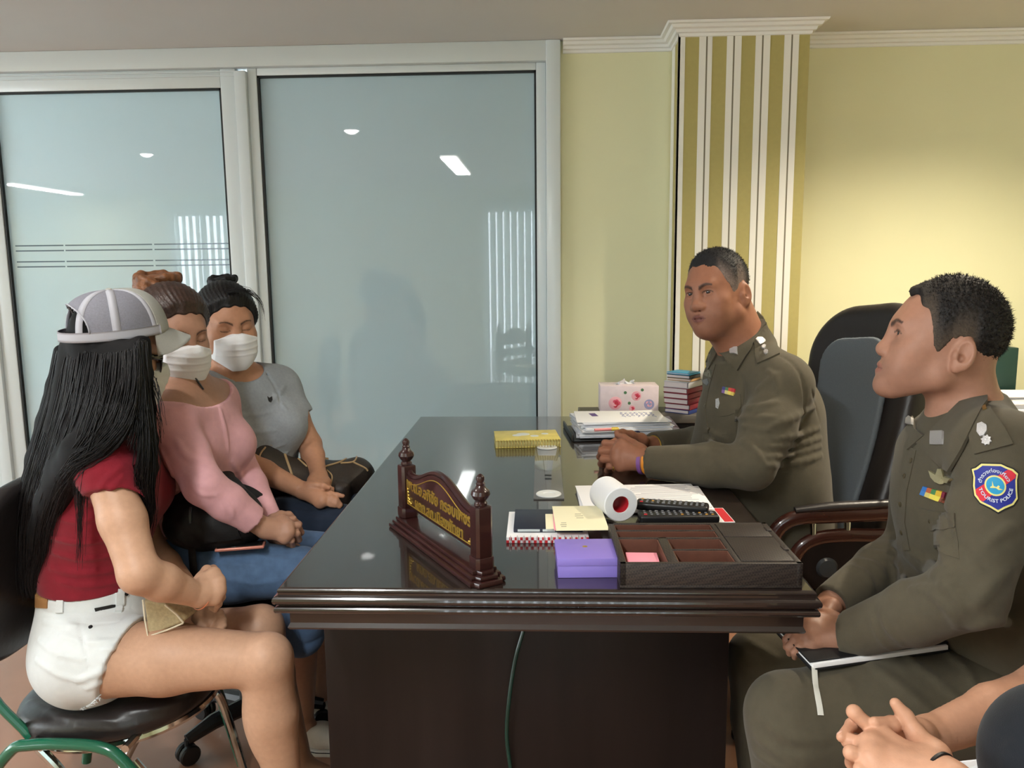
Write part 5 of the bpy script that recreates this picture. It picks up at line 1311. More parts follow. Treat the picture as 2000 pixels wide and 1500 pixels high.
# ================================================================== the officer behind the desk
SK_D = srgb(146, 98, 76)
def officer_far():
    t = thing('person', P(1545, 1010, 2.28)*[1, 1, 0]+V(0, 0, 0.42), 'person in khaki uniform with clasped hands on the desk, seated before the striped pillar', 'person')
    th = math.radians(42)
    F = Fr(P(1401, 580, 2.22), V(-math.cos(th), -math.sin(th), -0.06), (-0.20, -0.02, 1.0), 0.935)
    head = head_prims(F, True, jaw=1.12, md=0.006, cd=0.002, nd=-0.004, nw=1.25, lips=0.9, open_=0.8, cheek=1.15)
    pel = P(1490, 1010, 2.28); chest = P(1484, 815, 2.27); neck = P(1458, 692, 2.25); waist = P(1478, 910, 2.27)
    sl, sr = P(1532, 752, 2.10), P(1425, 742, 2.45)
    neckc = [cone(F.p(0, -0.030, -0.01), neck, 0.064, 0.070, 0.03), cone(F.p(0, 0.03, -0.085), F.p(0, -0.03, -0.10), 0.034, 0.05, 0.04)]
    fw = V(-0.97, -0.12, 0)
    tor = torso_prims(pel, waist, chest, neck, sl, sr, fw, w=1.0, d=1.15, belly=1.12)
    eL, wL = P(1468, 912, 1.98), P(1271, 903, 2.10); eR, wR = P(1408, 868, 2.52), P(1278, 872, 2.34)
    aL = [chain([sl, sl*.5+eL*.5, eL], [0.053, 0.054, 0.045], 0.03), chain([eL, eL*.6+wL*.4, wL], [0.044, 0.043, 0.030], 0.012)]
    aR = [chain([sr, sr*.5+eR*.5, eR], [0.060, 0.056, 0.045], 0.03), chain([eR, eR*.6+wR*.4, wR], [0.044, 0.043, 0.030], 0.012)]
    hip = lambda s: pel+V(-0.02, s*0.10, -0.01)
    kL, kR = pel+V(-0.40, -0.12, 0.0), pel+V(-0.40, 0.12, 0.0); kL[2] = kR[2] = 0.52
    legs = []
    for h_, k in ((hip(-1), kL), (hip(1), kR)):
        a = k+V(0.0, 0, 0); a[2] = 0.09
        legs += [chain([h_, (h_+k)/2, k], [0.090, 0.078, 0.058], 0.04), chain([k, k*.6+a*.4, a], [0.056, 0.050, 0.036], 0.02)]
    # clasped hands
    mcL = [P(1214, 868, 2.135), P(1206, 882, 2.125), P(1205, 897, 2.12), P(1212, 911, 2.115)]
    fL = [[P(1182, 866, 2.16), P(1176, 876, 2.20), P(1186, 886, 2.215)], [P(1176, 881, 2.15), P(1172, 892, 2.19), P(1184, 900, 2.205)], [P(1178, 897, 2.14), P(1174, 906, 2.18), P(1186, 912, 2.195)], [P(1190, 911, 2.13), P(1186, 919, 2.165), P(1196, 922, 2.18)]]
    hL = hand_prims(wL, mcL, fL, [P(1252, 882, 2.13), P(1236, 868, 2.16), P(1218, 856, 2.185), P(1206, 850, 2.20)], r=0.0098, palm_r=0.0150)
    mcR = [P(1212, 858, 2.29), P(1204, 868, 2.30), P(1204, 880, 2.305), P(1210, 890, 2.31)]
    fR = [[P(1180, 872, 2.27), P(1184, 884, 2.225), P(1194, 888, 2.20)], [P(1175, 882, 2.275), P(1180, 894, 2.23), P(1190, 900, 2.20)], [P(1177, 893, 2.28), P(1182, 904, 2.235), P(1192, 908, 2.205)], [P(1186, 902, 2.285), P(1190, 912, 2.24), P(1198, 916, 2.21)]]
    hR = hand_prims(wR, mcR, fR, [P(1252, 860, 2.28), P(1232, 850, 2.25), P(1216, 846, 2.225), P(1205, 845, 2.205)], r=0.0096, palm_r=0.0150)
    body = head+neckc+tor+legs+[group(aR+hR, 0.0015), group(aL+hL, 0.0015)]
    hc = head_color(F, SK_D, srgb(112, 66, 58), brow=srgb(34, 24, 20), bw=1.5, lash=2, stubble=srgb(80, 58, 50))
    c0 = (wL+wR)/2+V(-0.06, 0, 0)
    sdf_obj('body', body, M_SKIN, t, 0.009, fine=[(F.o-V(.15, .15, .21), F.o+V(.15, .15, .17), 0.002), (c0-V(.13, .19, .075), c0+V(.11, .19, .08), 0.0022)], colfn=hc)
    eyes(F, t, look=(0.10, 1, 0.0))
    short_hair(F, head, [0.12, 0.085, 0.066, 0.056, 0.048, 0.044, 0.034, 0.024, 0.016, 0.006, -0.002, -0.030, -0.045, -0.060, -0.12], [0.104, 0.098, 0.094, 0.088, 0.060, 0.050, 0.030, 0.016, -0.002, 0.004, 0.026, 0.030, -0.02, -0.045, -0.06], M_HAIRV, t, t0=0.0008, t1=0.0075, tuft=3500, tl=0.005, noise=0.0015, ramp=0.09, cside=srgb(112, 98, 92), ctop=srgb(30, 30, 32), fade=0.085, seed=4)
    # shirt
    dL, dR = nrm(wL-eL), nrm(wR-eR)
    colr = group([cone(neck+V(0.0, 0, -0.05), P(1438, 628, 2.24), 0.100, 0.074, 0.0), plane(P(1452, 655, 2.25), V(-0.75, -0.25, 1.0), 0.004)], 0.012)
    trunk = [offset(tor, 0.015), offset(aL, 0.013, 0.025), offset(aR, 0.013, 0.025)]
    shirt = trunk+[colr]
    for e, w, d in ((eL, wL, dL), (eR, wR, dR)):
        shirt += [cone(w-d*0.06, w-d*0.012, 0.0455, 0.0425, 0.004), cut_end(w-d*0.006, d, 0.07)]
    base = list(shirt)
    shirt += folds(base, [([(1512, 858), (1560, 850), (1600, 836)], .008), ([(1505, 872), (1560, 868), (1603, 856)], .008), ([(1500, 893), (1555, 886), (1603, 872)], .008), ([(1495, 910), (1550, 905), (1604, 890)], .009), ([(1500, 835), (1550, 815), (1590, 795)], .009),
        ([(1440, 800), (1478, 794), (1516, 785)], .008), ([(1438, 818), (1475, 816), (1512, 815)], .008), ([(1450, 832), (1480, 838), (1505, 840)], .007), ([(1408, 882), (1422, 905), (1446, 934)], .008), ([(1398, 890), (1412, 912), (1428, 934)], .007), ([(1500, 725), (1515, 740), (1520, 765)], .008), ([(1480, 760), (1500, 745), (1520, 730)], .008), ([(1385, 840), (1400, 850), (1418, 856)], .007), ([(1375, 855), (1395, 866), (1420, 870)], .008), ([(1450, 860), (1470, 875), (1490, 900)], .009)])
    shirt += folds(base, [([(1524, 695), (1548, 710), (1566, 740), (1572, 790), (1560, 830)], .0045), ([(1448, 735), (1452, 765), (1445, 800), (1432, 835)], .006), ([(1585, 760), (1600, 820)], .004)], op='s', depth=0.3)
    sh = sdf_obj('shirt', shirt, M_KHAKI, t, 0.005)
    tr = [group([offset([ell(pel, (0.15, 0.165, 0.115), None, 0)], 0.014), plane(pel+V(0, 0, 0.06), V(-0.15, 0, 1), 0.005)], 0.02), offset(legs, 0.018, 0.05)]
    sdf_obj('trousers', tr, M_KHAKI, t, 0.01)
    for k in (kL, kR):
        a = k.copy(); a[2] = 0.09
        sdf_obj('shoe', [cone(a+V(0.02, 0, -0.045), a+V(-0.16, 0, -0.06), 0.04, 0.032, 0), cone(a+V(0, 0, 0.03), a+V(0, 0, -0.04), 0.045, 0.045, 0.03), plane(V(0, 0, 0.002), V(0, 0, -1))], mat('black_leather', srgb(20, 19, 19), 0.4), t, 0.007)
    D = Dress(shirt, sh)
    D.patch('collar', [(1479, 609), (1490, 620), (1497, 636), (1478, 660), (1462, 690), (1443, 724), (1424, 708), (1405, 689), (1428, 670), (1452, 643)], M_KHAKI, 0.004, 0.005, 4)
    D.patch('collar', [(1392, 676), (1403, 690), (1394, 706), (1386, 722), (1378, 708), (1384, 690)], M_KHAKI, 0.0035, 0.003, 4)
    D.patch('epaulette', [(1484, 638), (1497, 640), (1512, 664), (1523, 692), (1502, 702), (1480, 711), (1473, 676), (1474, 658)], M_KHAKI, 0.004, 0.001, 4)
    D.patch('rank_badge', Dress.star(1485, 668, 7.5, 8, 0.2, .85), M_SILV, 0.003, 0.006, 3)
    for (x, y) in ((1492, 681), (1497, 691)): D.patch('rank_badge', Dress.star(x, y, 4.6, 16, 0.2), M_SILV, 0.003, 0.006, 3)
    D.patch('collar_badge', Dress.star(1437, 688, 9.5, 8, PI/4), M_SILV, 0.003, 0.010, 3)
    D.ribbons([(1413, 755), (1437, 760), (1434, 774), (1411, 768)], [[(70, 70, 130), (80, 120, 80), (190, 80, 60), (180, 50, 60)], [(120, 90, 150), (200, 190, 130), (220, 200, 100), (200, 180, 90)]])
    M_DK = mat('oxidised_badge', srgb(92, 92, 78), 0.4, metal=0.5, bump=0.6, bscale=700)
    D.patch('wing_badge', [(1376, 728), (1383, 726), (1384, 721), (1388, 722), (1390, 729), (1391, 737), (1383, 736), (1377, 733)], M_DK, 0.002, 0.001, 3)
    D.patch('wing_badge', [(1372, 743), (1383, 740), (1386, 748), (1382, 754), (1376, 749)], mat('blue_grey_badge', srgb(84, 92, 108), 0.45, metal=0.3), 0.002, 0.001, 3)
    D.patch('breast_badge', [(1399, 780), (1405, 778), (1407, 788), (1404, 799), (1399, 796)], M_SILV, 0.002, 0.001, 3)
    D.patch('pocket_flap', [(1402, 776), (1446, 770), (1448, 795), (1440, 805), (1422, 812), (1408, 814), (1403, 806)], M_KHAKI, 0.003, 0.0, 5)
    D.patch('pocket', [(1405, 812), (1440, 803), (1438, 845), (1410, 850)], M_KHAKI, 0.0012, 0.0, 5)
    D.patch('placket', [(1389, 712), (1398, 712), (1385, 760), (1378, 800), (1384, 846), (1376, 846), (1368, 800), (1376, 755)], M_KHAKI, 0.002, 0.0, 5)
    M_BTN = mat('khaki_button', srgb(70, 62, 44), 0.35)
    for (x, y) in ((1388, 738), (1378, 792), (1384, 838)): D.button(x, y, M_BTN)
    for i, (m, off) in enumerate(((mat('purple_band', srgb(126, 82, 150), 0.5), 0.013), (mat('orange_band', srgb(232, 146, 40), 0.5), 0.0))):
        ring_band('wristband', wL+dL*(0.010+off*1.1), dL, 0.0305-0.0012*i*0, 0.011, 0.0028, m, t)
    ring_band('bracelet', wR+dR*0.004, dR, 0.031, 0.004, 0.002, M_GOLD, t)
    g = P(1186, 912, 2.128); d = nrm(fL[3][0]-mcL[3]); ring_band('ring', (fL[3][0]+mcL[3])/2, d, 0.0092, 0.004, 0.0016, M_GOLD, t)
    return shirt
SHIRT_D = officer_far()
# ================================================================== the three seated women
SK_A = srgb(188, 148, 122); SK_B = srgb(172, 130, 108); SK_C = srgb(178, 130, 102)
M_HAIR = mat('long_black_hair', srgb(15, 14, 16), 0.46, spec=0.35, var=0.35, vscale=120, stretch=(1, 1, 0.06), bump=0.6, bscale=260)
M_HBRN = mat('brown_hair', srgb(52, 36, 30), 0.4, spec=0.45, var=0.5, vscale=90, bump=0.4, bscale=300)
M_BUNB = mat('auburn_bun', srgb(112, 72, 46), 0.45, spec=0.4, var=0.55, vscale=60, bump=0.5, bscale=250)
M_MASK = mat('white_mask_fabric', srgb(236, 238, 242), 0.8, bump=0.1, bscale=400)
M_DENL = cloth('light_denim', srgb(80, 104, 136), var=0.16, vscale=45)
M_DEND = cloth('dark_denim', srgb(32, 42, 58), var=0.14, vscale=45)
M_WDEN = cloth('white_denim', srgb(208, 212, 213), var=0.03)
def strands(name, guides, n, m, parent, r=0.0007, jit=0.006, seed=3, pts=14, lift=0.0, along=True):
    """hair strands interpolated between neighbouring guide curves (lists of world points)"""
    rg = np.random.default_rng(seed); G = [spline(g, pts) for g in guides]; b = MB()
    for _ in range(n):
        u = rg.uniform(0, len(G)-1.001); i = int(u); f = u-i
        c = G[i]*(1-f)+G[min(i+1, len(G)-1)]*f
        wob = np.cumsum(rg.normal(0, jit*0.25, (pts, 3)), 0); wob -= wob.mean(0)
        c = c+rg.normal(0, jit, 3)*0.6+wob
        k = rg.integers(int(pts*0.7), pts+1); c = c[:k]
        if lift: c = c+(CAMC-c)/np.linalg.norm(CAMC-c, axis=1, keepdims=True)*lift*rg.uniform(0.3, 1.2)
        b.tube(c, r*np.linspace(1.3, 0.35, len(c)), 4, caps=False)
    return b.done(name, m, parent, angle=None)
def swept_hair(F, zb_y, zb_z, m, parent, t0=0.004, t1=0.014, h=0.003, ramp=0.04, grain=0.0016, seed=2, name='hair'):
    S = F.sc; yy = np.asarray(zb_y, float); zz = np.asarray(zb_z, float); o = np.argsort(yy); yy, zz = yy[o], zz[o]
    cr = [ell(F.p(0, -0.008, 0.048), F.r((0.076, 0.091, 0.088)), F.R, 0), ell(F.p(0, 0.030, 0.010), F.r((0.066, 0.062, 0.078)), F.R, 0.03*S)]
    def fn(p):
        q = ((p-F.o.astype(F32))@F.R.astype(F32))/F32(S); zb = np.interp(q[:, 1], yy, zz)+0.003*np.sin(q[:, 0]*190+1)
        hg = q[:, 2]-zb; s = np.clip(hg/ramp, 0, 1); s = s*s*(3-2*s)
        th = np.arctan2(q[:, 0], q[:, 2]-0.02)
        g = np.sin(th*60+8*np.sin(q[:, 1]*22))*0.6+np.sin(th*113+q[:, 1]*60)*0.4
        d = sdf_eval(cr, p)-(t0+(t1-t0)*s)*S-grain*g*s
        return np.maximum(d, -hg*0.8*S).astype(F32)
    v, f = sdf_mesh([Pr(fn, 0)], F.o-0.16*S, F.o+0.19*S, h*QUAL)
    return mesh_obj(name, v, f, m, parent, angle=None)
def bun(F, c, r, m, parent, seed=1, name='hair_bun', k=5):
    rg = np.random.default_rng(seed); pr = [ell(F.p(*c), F.r(r), F.R, 0)]
    for i in range(k):          # coiled locks
        a0 = i*2*PI/k; pts = []
        for j in range(9):
            a = a0+j*0.42; e = (j-4)*0.16
            pts.append(F.p(c[0]+r[0]*0.88*math.cos(a), c[1]+r[1]*0.88*math.sin(a), c[2]+r[2]*(0.75*math.sin(e*1.6+0.2*i)+0.2)))
        pr.append(chain(pts, [0.004]+[0.0095*r[0]/0.045]*7+[0.004], k=0.003, ki=0.003))
    v, f = sdf_mesh(pr, F.p(*c)-0.11, F.p(*c)+0.11, 0.0028*QUAL); return mesh_obj(name, v, f, m, parent, angle=None)

def woman_cap():
    t = thing('person', P(175, 1290, 1.72)*[1, 1, 0]+V(0, 0, 0.40), 'person with long black hair, silver cap, red top and white shorts, seated nearest at left', 'person')
    F = Fr(P(222, 697, 1.74), V(0.76, 0.65, -0.26), (0.06, 0, 1.0), 0.96)
    head = head_prims(F, False, jaw=0.92, nd=-0.003, open_=0.7, ears=False)
    pel = P(188, 1262, 1.72); chest = P(205, 965, 1.74); neck = P(213, 815, 1.74); waist = P(180, 1120, 1.73)
    sr, sl = P(208, 915, 1.575), P(235, 885, 1.90)
    fw = V(0.98, 0.12, 0)
    tor = torso_prims(pel, waist, chest, neck, sl, sr, fw, w=0.86, d=0.86, hip=0.88, belly=0.86, bust=0.85)
    neckc = [cone(F.p(0, -0.028, -0.01), neck, 0.048, 0.052, 0.03)]
    eR, wR = P(272, 1120, 1.50), P(386, 1163, 1.60); eL, wL = P(292, 1065, 1.88), P(378, 1165, 1.76)
    aR = [chain([sr, sr*.5+eR*.5, eR], [0.044, 0.043, 0.039], 0.025), chain([eR, eR*.62+wR*.38, wR], [0.040, 0.038, 0.0245], 0.012)]
    aL = [chain([sl, sl*.5+eL*.5, eL], [0.044, 0.040, 0.035], 0.025), chain([eL, eL*.62+wL*.38, wL], [0.036, 0.034, 0.024], 0.012)]
    hR, kR = P(170, 1285, 1.625), P(520, 1288, 1.60); hL, kL = P(180, 1275, 1.83), P(508, 1228, 1.80)
    kR2 = kR+V(0.012, 0.0, -0.03); aRk = V(kR[0]+0.015, 1.64, 0.085); aLk = V(kL[0]+0.055, 1.86, 0.085)
    legs = [chain([hR, hR*.55+kR*.45, kR], [0.088, 0.073, 0.054], 0.05), chain([kR, kR*.68+aRk*.32, aRk], [0.053, 0.050, 0.034], 0.02),
            chain([hL, hL*.55+kL*.45, kL], [0.088, 0.073, 0.054], 0.05), chain([kL, kL*.68+aLk*.32, aLk], [0.053, 0.050, 0.034], 0.02)]
    for k, a in ((kR, aRk), (kL, aLk)):      # calves, feet
        legs.append(ell(k*0.68+a*0.32+V(-0.018, 0, 0), (0.045, 0.044, 0.10), None, 0.03))
        legs.append(chain([a+V(0, 0, -0.02), a+V(0.09, 0, -0.05), a+V(0.16, 0, -0.066)], [0.036, 0.028, 0.016], 0.02))
    # right hand: loose fist resting on the left hand
    mR = [P(418, 1120, 1.645), P(426, 1136, 1.63), P(427, 1154, 1.62), P(420, 1170, 1.615)]
    fR = [[P(428, 1128, 1.665), P(424, 1148, 1.685), P(412, 1152, 1.685)], [P(434, 1148, 1.655), P(428, 1166, 1.675), P(415, 1168, 1.675)], [P(433, 1166, 1.645), P(427, 1180, 1.665), P(414, 1180, 1.665)], [P(427, 1180, 1.635), P(421, 1190, 1.655), P(410, 1188, 1.66)]]
    hRp = hand_prims(wR, mR, fR, [P(392, 1136, 1.64), P(404, 1114, 1.665), P(416, 1112, 1.69), P(424, 1122, 1.70)], r=0.0078, palm_r=0.0125)
    mL = [P(412, 1196, 1.70), P(416, 1206, 1.69), P(414, 1216, 1.68), P(408, 1224, 1.675)]
    fL = [[P(430, 1198, 1.69), P(436, 1212, 1.675), P(426, 1220, 1.665)], [P(432, 1208, 1.68), P(436, 1222, 1.665), P(424, 1228, 1.655)], [P(428, 1218, 1.67), P(430, 1230, 1.655), P(418, 1234, 1.648)], [P(420, 1226, 1.665), P(420, 1236, 1.65), P(408, 1236, 1.645)]]
    hLp = hand_prims(wL, mL, fL, [P(388, 1192, 1.70), P(384, 1206, 1.68), P(392, 1218, 1.665), P(402, 1222, 1.66)], r=0.0078, palm_r=0.0122)
    body = head+neckc+tor+legs+[group(aL+hLp, 0.002), group(aR+hRp, 0.002)]
    hc0 = head_color(F, SK_A, srgb(186, 110, 104))
    hm = (wR+wL)/2+V(0.03, 0, 0)
    sdf_obj('body', body, skin_mat('skin'), t, 0.006, fine=[(hm-V(.05, .15, .10), hm+V(.11, .13, .10), 0.0022), (F.o+V(.02, -.09, -.12), F.o+V(.13, .1, .04), 0.003)], colfn=hc0)
    # red top
    topp = [group([offset(tor, 0.006), plane(waist+V(0, 0, -0.018), V(-0.02, 0, -1), 0.004)], 0.01), group([offset(aR[:1], 0.009), Pr(cone(P(213, 1030, 1.52), P(213, 1030, 1.52)+nrm(eR-sr)*0.3, 0.085, 0.085).fn, 0.003, 's')], 0.02), group([offset(aL[:1], 0.009), cut_end(sl*.55+eL*.45, nrm(eL-sl), 0.08)], 0.02)]
    base = list(topp)
    topp += folds(base, [([(110, 1010), (150, 1018), (200, 1010)], .006), ([(100, 1050), (150, 1060), (215, 1055)], .006), ([(105, 1080), (160, 1092), (225, 1085)], .006), ([(100, 1110), (160, 1120), (235, 1112)], .007), ([(110, 1135), (165, 1145), (240, 1135)], .006), ([(170, 985), (205, 965), (240, 930)], .007), ([(285, 1000), (290, 1040), (280, 1080)], .006), ([(190, 960), (215, 930), (240, 910)], .006)])
    top_o = sdf_obj('red_top', topp, cloth('red_jersey', srgb(124, 26, 40), var=0.1, vscale=40), t, 0.0042)
    top_o['label'] = 'short-sleeved dark red top'
    # white shorts with frayed hem
    hd = nrm(kR-hR)
    def hem(h_, k, a0, b0): return Pr(cone(P(*a0), P(*b0), 0.11, 0.11).fn, 0.004, 's')
    cutR = plane(P(205, 1318, 1.55), nrm(V(0.80, -0.05, -0.30)), 0.004); cutL = plane(P(262, 1240, 1.84), nrm(V(1, 0, -0.3)), 0.004)
    sh = [group([offset([ell(pel, (0.112, 0.155, 0.112), None, 0), cone(pel, waist, 0.112, 0.104, 0.05)], 0.009), plane(waist+V(0, 0, -0.016), V(-0.02, 0, 1), 0.004)], 0.02),
          group([offset([legs[0]], 0.012), cutR], 0.03), group([offset([legs[2]], 0.012), cutL], 0.03)]
    b2 = list(sh)
    sh += folds(b2, [([(75, 1250), (110, 1275), (170, 1290)], .006), ([(70, 1290), (120, 1320), (170, 1330)], .006), ([(150, 1330), (200, 1310), (250, 1265)], .007), ([(170, 1345), (215, 1320), (262, 1262)], .007), ([(120, 1240), (170, 1255), (230, 1250)], .006), ([(200, 1270), (235, 1262), (268, 1245)], .006), ([(85, 1215), (120, 1222), (160, 1222)], .005)])
    sh += folds(b2, [([(158, 1205), (156, 1230), (165, 1260), (172, 1310)], .003), ([(150, 1205), (165, 1218), (205, 1218), (240, 1212), (256, 1195), (258, 1178)], .0025), ([(62, 1190), (110, 1198), (170, 1196), (250, 1180)], .0028)], op='s', depth=0.2)
    so = sdf_obj('shorts', sh, M_WDEN, t, 0.0042)
    D = Dress(sh, so)
    D.patch('leather_label', [(63, 1158), (94, 1160), (93, 1188), (63, 1186)], mat('tan_leather', srgb(150, 108, 66), 0.6), 0.002, 0.001)
    for x in (120, 232): D.patch('belt_loop', [(x-6, 1158), (x+6, 1158), (x+5, 1196), (x-8, 1196)], M_WDEN, 0.004, 0.002)
    D.patch('belt_loop', [(230, 1150), (240, 1150), (240, 1184), (230, 1184)], M_WDEN, 0.004, 0.002)
    D.patch('fabric_tag', [(184, 1188), (218, 1181), (231, 1181), (230, 1186), (186, 1195)], M_BLACKP, 0.002, 0.001, 5)
    for (x, y) in ((247, 1160), (227, 1183), (177, 1225)): D.button(x, y, mat('dark_rivet', srgb(40, 40, 44), 0.35, metal=0.7), 0.0042, nm='rivet')
    # frayed hem threads
    fr = MB(); rg = np.random.default_rng(4)
    px_ = np.linspace(0, 1, 150); hx = spline(np.array([(270, 1246), (248, 1290), (215, 1338), (185, 1372), (160, 1386)], float), 150)
    q, n = trace(sh+[], hx[:, 0]-4, hx[:, 1]-2)
    for i in range(150):
        d = nrm(hd+rg.normal(0, 0.5, 3)); L = rg.uniform(0.004, 0.011); fr.tube([q[i], q[i]+d*L*0.5+n[i]*0.002, q[i]+d*L], 0.0006, 4, caps=False)
    fr.done('frayed_hem', M_WDEN, so)
    # long straight hair: a dark core and many fine strands that fall over shoulder and back
    G = [[(121, 688, 1.745), (108, 770, 1.72), (84, 860, 1.70), (60, 950, 1.69), (49, 1040, 1.69), (50, 1120, 1.69), (57, 1165, 1.69)],
         [(140, 684, 1.685), (126, 780, 1.65), (102, 870, 1.63), (78, 960, 1.63), (66, 1040, 1.65), (65, 1110, 1.66), (69, 1160, 1.67)],
         [(170, 690, 1.65), (156, 780, 1.60), (130, 870, 1.57), (100, 955, 1.575), (83, 1030, 1.61), (80, 1095, 1.64), (83, 1145, 1.66)],
         [(205, 694, 1.635), (194, 770, 1.575), (168, 850, 1.54), (128, 920, 1.55), (100, 990, 1.585), (90, 1055, 1.63), (90, 1105, 1.65)],
         [(240, 690, 1.635), (234, 760, 1.575), (212, 830, 1.535), (172, 882, 1.53), (128, 940, 1.55), (104, 995, 1.585), (96, 1060, 1.62)],
         [(266, 684, 1.64), (268, 750, 1.59), (255, 810, 1.555), (228, 855, 1.53), (186, 893, 1.525), (140, 935, 1.545), (112, 985, 1.58)],
         [(272, 668, 1.655), (276, 750, 1.615), (282, 830, 1.575), (284, 900, 1.56), (278, 960, 1.565), (274, 1015, 1.575), (270, 1060, 1.58)],
         [(284, 668, 1.67), (288, 745, 1.645), (295, 830, 1.605), (299, 900, 1.59), (292, 970, 1.59), (286, 1030, 1.59), (278, 1085, 1.59)]]
    solid = topp+[offset(aR+neckc, 0.001)]
    def push(c, m=0.004):
        e = sdf_eval(solid, c.astype(F32)); n = sdf_normal(solid, c); return c+n*np.maximum(m-e, 0)[:, None]
    GW = [push(spline([P(*q) for q in g], 16), 0.006) for g in G]
    back = lambda c, k: c+(c-CAMC)/np.linalg.norm(c-CAMC, axis=1, keepdims=True)*k
    cores = []
    for i, g in enumerate(GW):
        rr = np.interp(np.linspace(0, 1, 8), [0, .25, .6, .85, 1], [0.020, 0.024, 0.020, 0.013, 0.004])*(0.5 if i >= 5 else 0.9)
        cores.append(chain(back(g[np.linspace(0, 15, 8).astype(int)], 0.034 if i < 5 else 0.020), list(rr), 0.045 if i < 6 else 0.02, ki=0.012))
    gB = [P(175, 690, 1.74), P(138, 800, 1.72), P(105, 900, 1.71), P(82, 1000, 1.71), P(74, 1080, 1.71), P(76, 1140, 1.71)]
    sk = [offset([ell(F.p(0, -0.008, 0.048), F.r((0.076, 0.091, 0.088)), F.R, 0)], 0.006), plane(F.p(0, 0.045, 0.03), F.R@V(0, 1, -0.25), 0.01)]
    ho = sdf_obj('long_hair', [group(sk, 0), chain(gB, [0.046, 0.042, 0.036, 0.027, 0.019, 0.008], 0.02, ki=0.012, flat=((0, 1, 0), 1.15))]+cores, mat('hair_mass', srgb(13, 12, 13), 0.7, spec=0.2), t, 0.004)
    rg = np.random.default_rng(21)
    for part in range(4):
        b = MB()
        for _ in range(640):
            u = rg.uniform(0, 6.999); i = int(u); f = u-i; c = GW[i]*(1-f)+GW[i+1]*f
            wob = np.cumsum(rg.normal(0, 0.0011, (16, 3)), 0); off = rg.normal(0, 1, 3)*np.array([0.005, 0.004, 0.004])
            c = c+off*np.linspace(0.5, 1.3, 16)[:, None]+wob-wob[:1]; c = push(c, 0.003)
            c = back(c, -rg.uniform(-0.004, 0.006)-(0.016*(1-u/2.6) if u < 2.6 else 0))-V(0.010*max(0, 1-u), 0, 0); c = c[:rg.integers(11, 17) if not 5 <= u < 6 else (rg.integers(6, 9) if 5.15 < u < 5.85 else 14)]
            b.tube(c, rg.uniform(0.0008, 0.0014)*np.linspace(1.2, 0.3, len(c)), 4, caps=False)
        b.done('hair_strands', M_HAIR, ho, angle=None)
    extra = [([[P(205, 700, 1.61), P(195, 790, 1.55), P(160, 880, 1.53), P(150, 960, 1.53), P(156, 1030, 1.55), P(158, 1110, 1.56)], [P(215, 720, 1.62), P(205, 800, 1.55), P(182, 890, 1.52), P(166, 960, 1.53), P(160, 1020, 1.545), P(155, 1085, 1.555)]], 60), ([[P(300, 740, 1.66), P(312, 780, 1.64), P(325, 850, 1.63)], [P(303, 760, 1.65), P(310, 810, 1.63), P(314, 870, 1.62)]], 14)]
    for i, (g, n) in enumerate(extra): strands('loose_strand', g, n, M_HAIR, ho, r=0.0008, jit=0.005, seed=30+i)
    # sunglasses
    M_SUN = mat('black_sunglasses', srgb(14, 14, 16), 0.15, coat=0.6)
    b = MB()
    for s in (-1, 1):
        Rr = F.R@rotx(0.1)@rotz(-s*0.22)
        b.prism([(0.030*math.cos(a)*1.0, 0.025*math.sin(a)-(0.004 if math.sin(a) < 0 else 0)) for a in np.linspace(0, 2*PI, 24, endpoint=False)], 0.003, F.p(s*0.034, 0.098-0.004, 0.012), np.stack([Rr[:, 0], Rr[:, 2], Rr[:, 1]], 1), bev=0.001)
        b.tube([F.p(s*0.062, 0.088, 0.020), F.p(s*0.079, 0.05, 0.020), F.p(s*0.080, -0.015, 0.014)], 0.0035, 8, flat=1.8)
    b.tube([F.p(-0.010, 0.099, 0.016), F.p(0, 0.102, 0.018), F.p(0.010, 0.099, 0.016)], 0.0025, 8)
    b.done('sunglasses', M_SUN, t)
    face_mask(F, head, t, mat('green_white_mask', srgb(224, 228, 226), 0.8))
    # trucker cap: mesh crown with panels, glitter front and peak
    Fc = Fr(F.p(0, -0.006, 0.050), F.R@V(0, 1, 0.33), F.R[:, 2], 1.02)
    cap_parts(Fc, t)
    # bracelet
    ring_band('bracelet', wR+nrm(wR-eR)*0.012, nrm(wR-eR), 0.0265, 0.0025, 0.0015, mat('rose_gold', srgb(220, 150, 120), 0.3, metal=0.9), t)
    return dict(top=topp, shorts=sh, body=body)
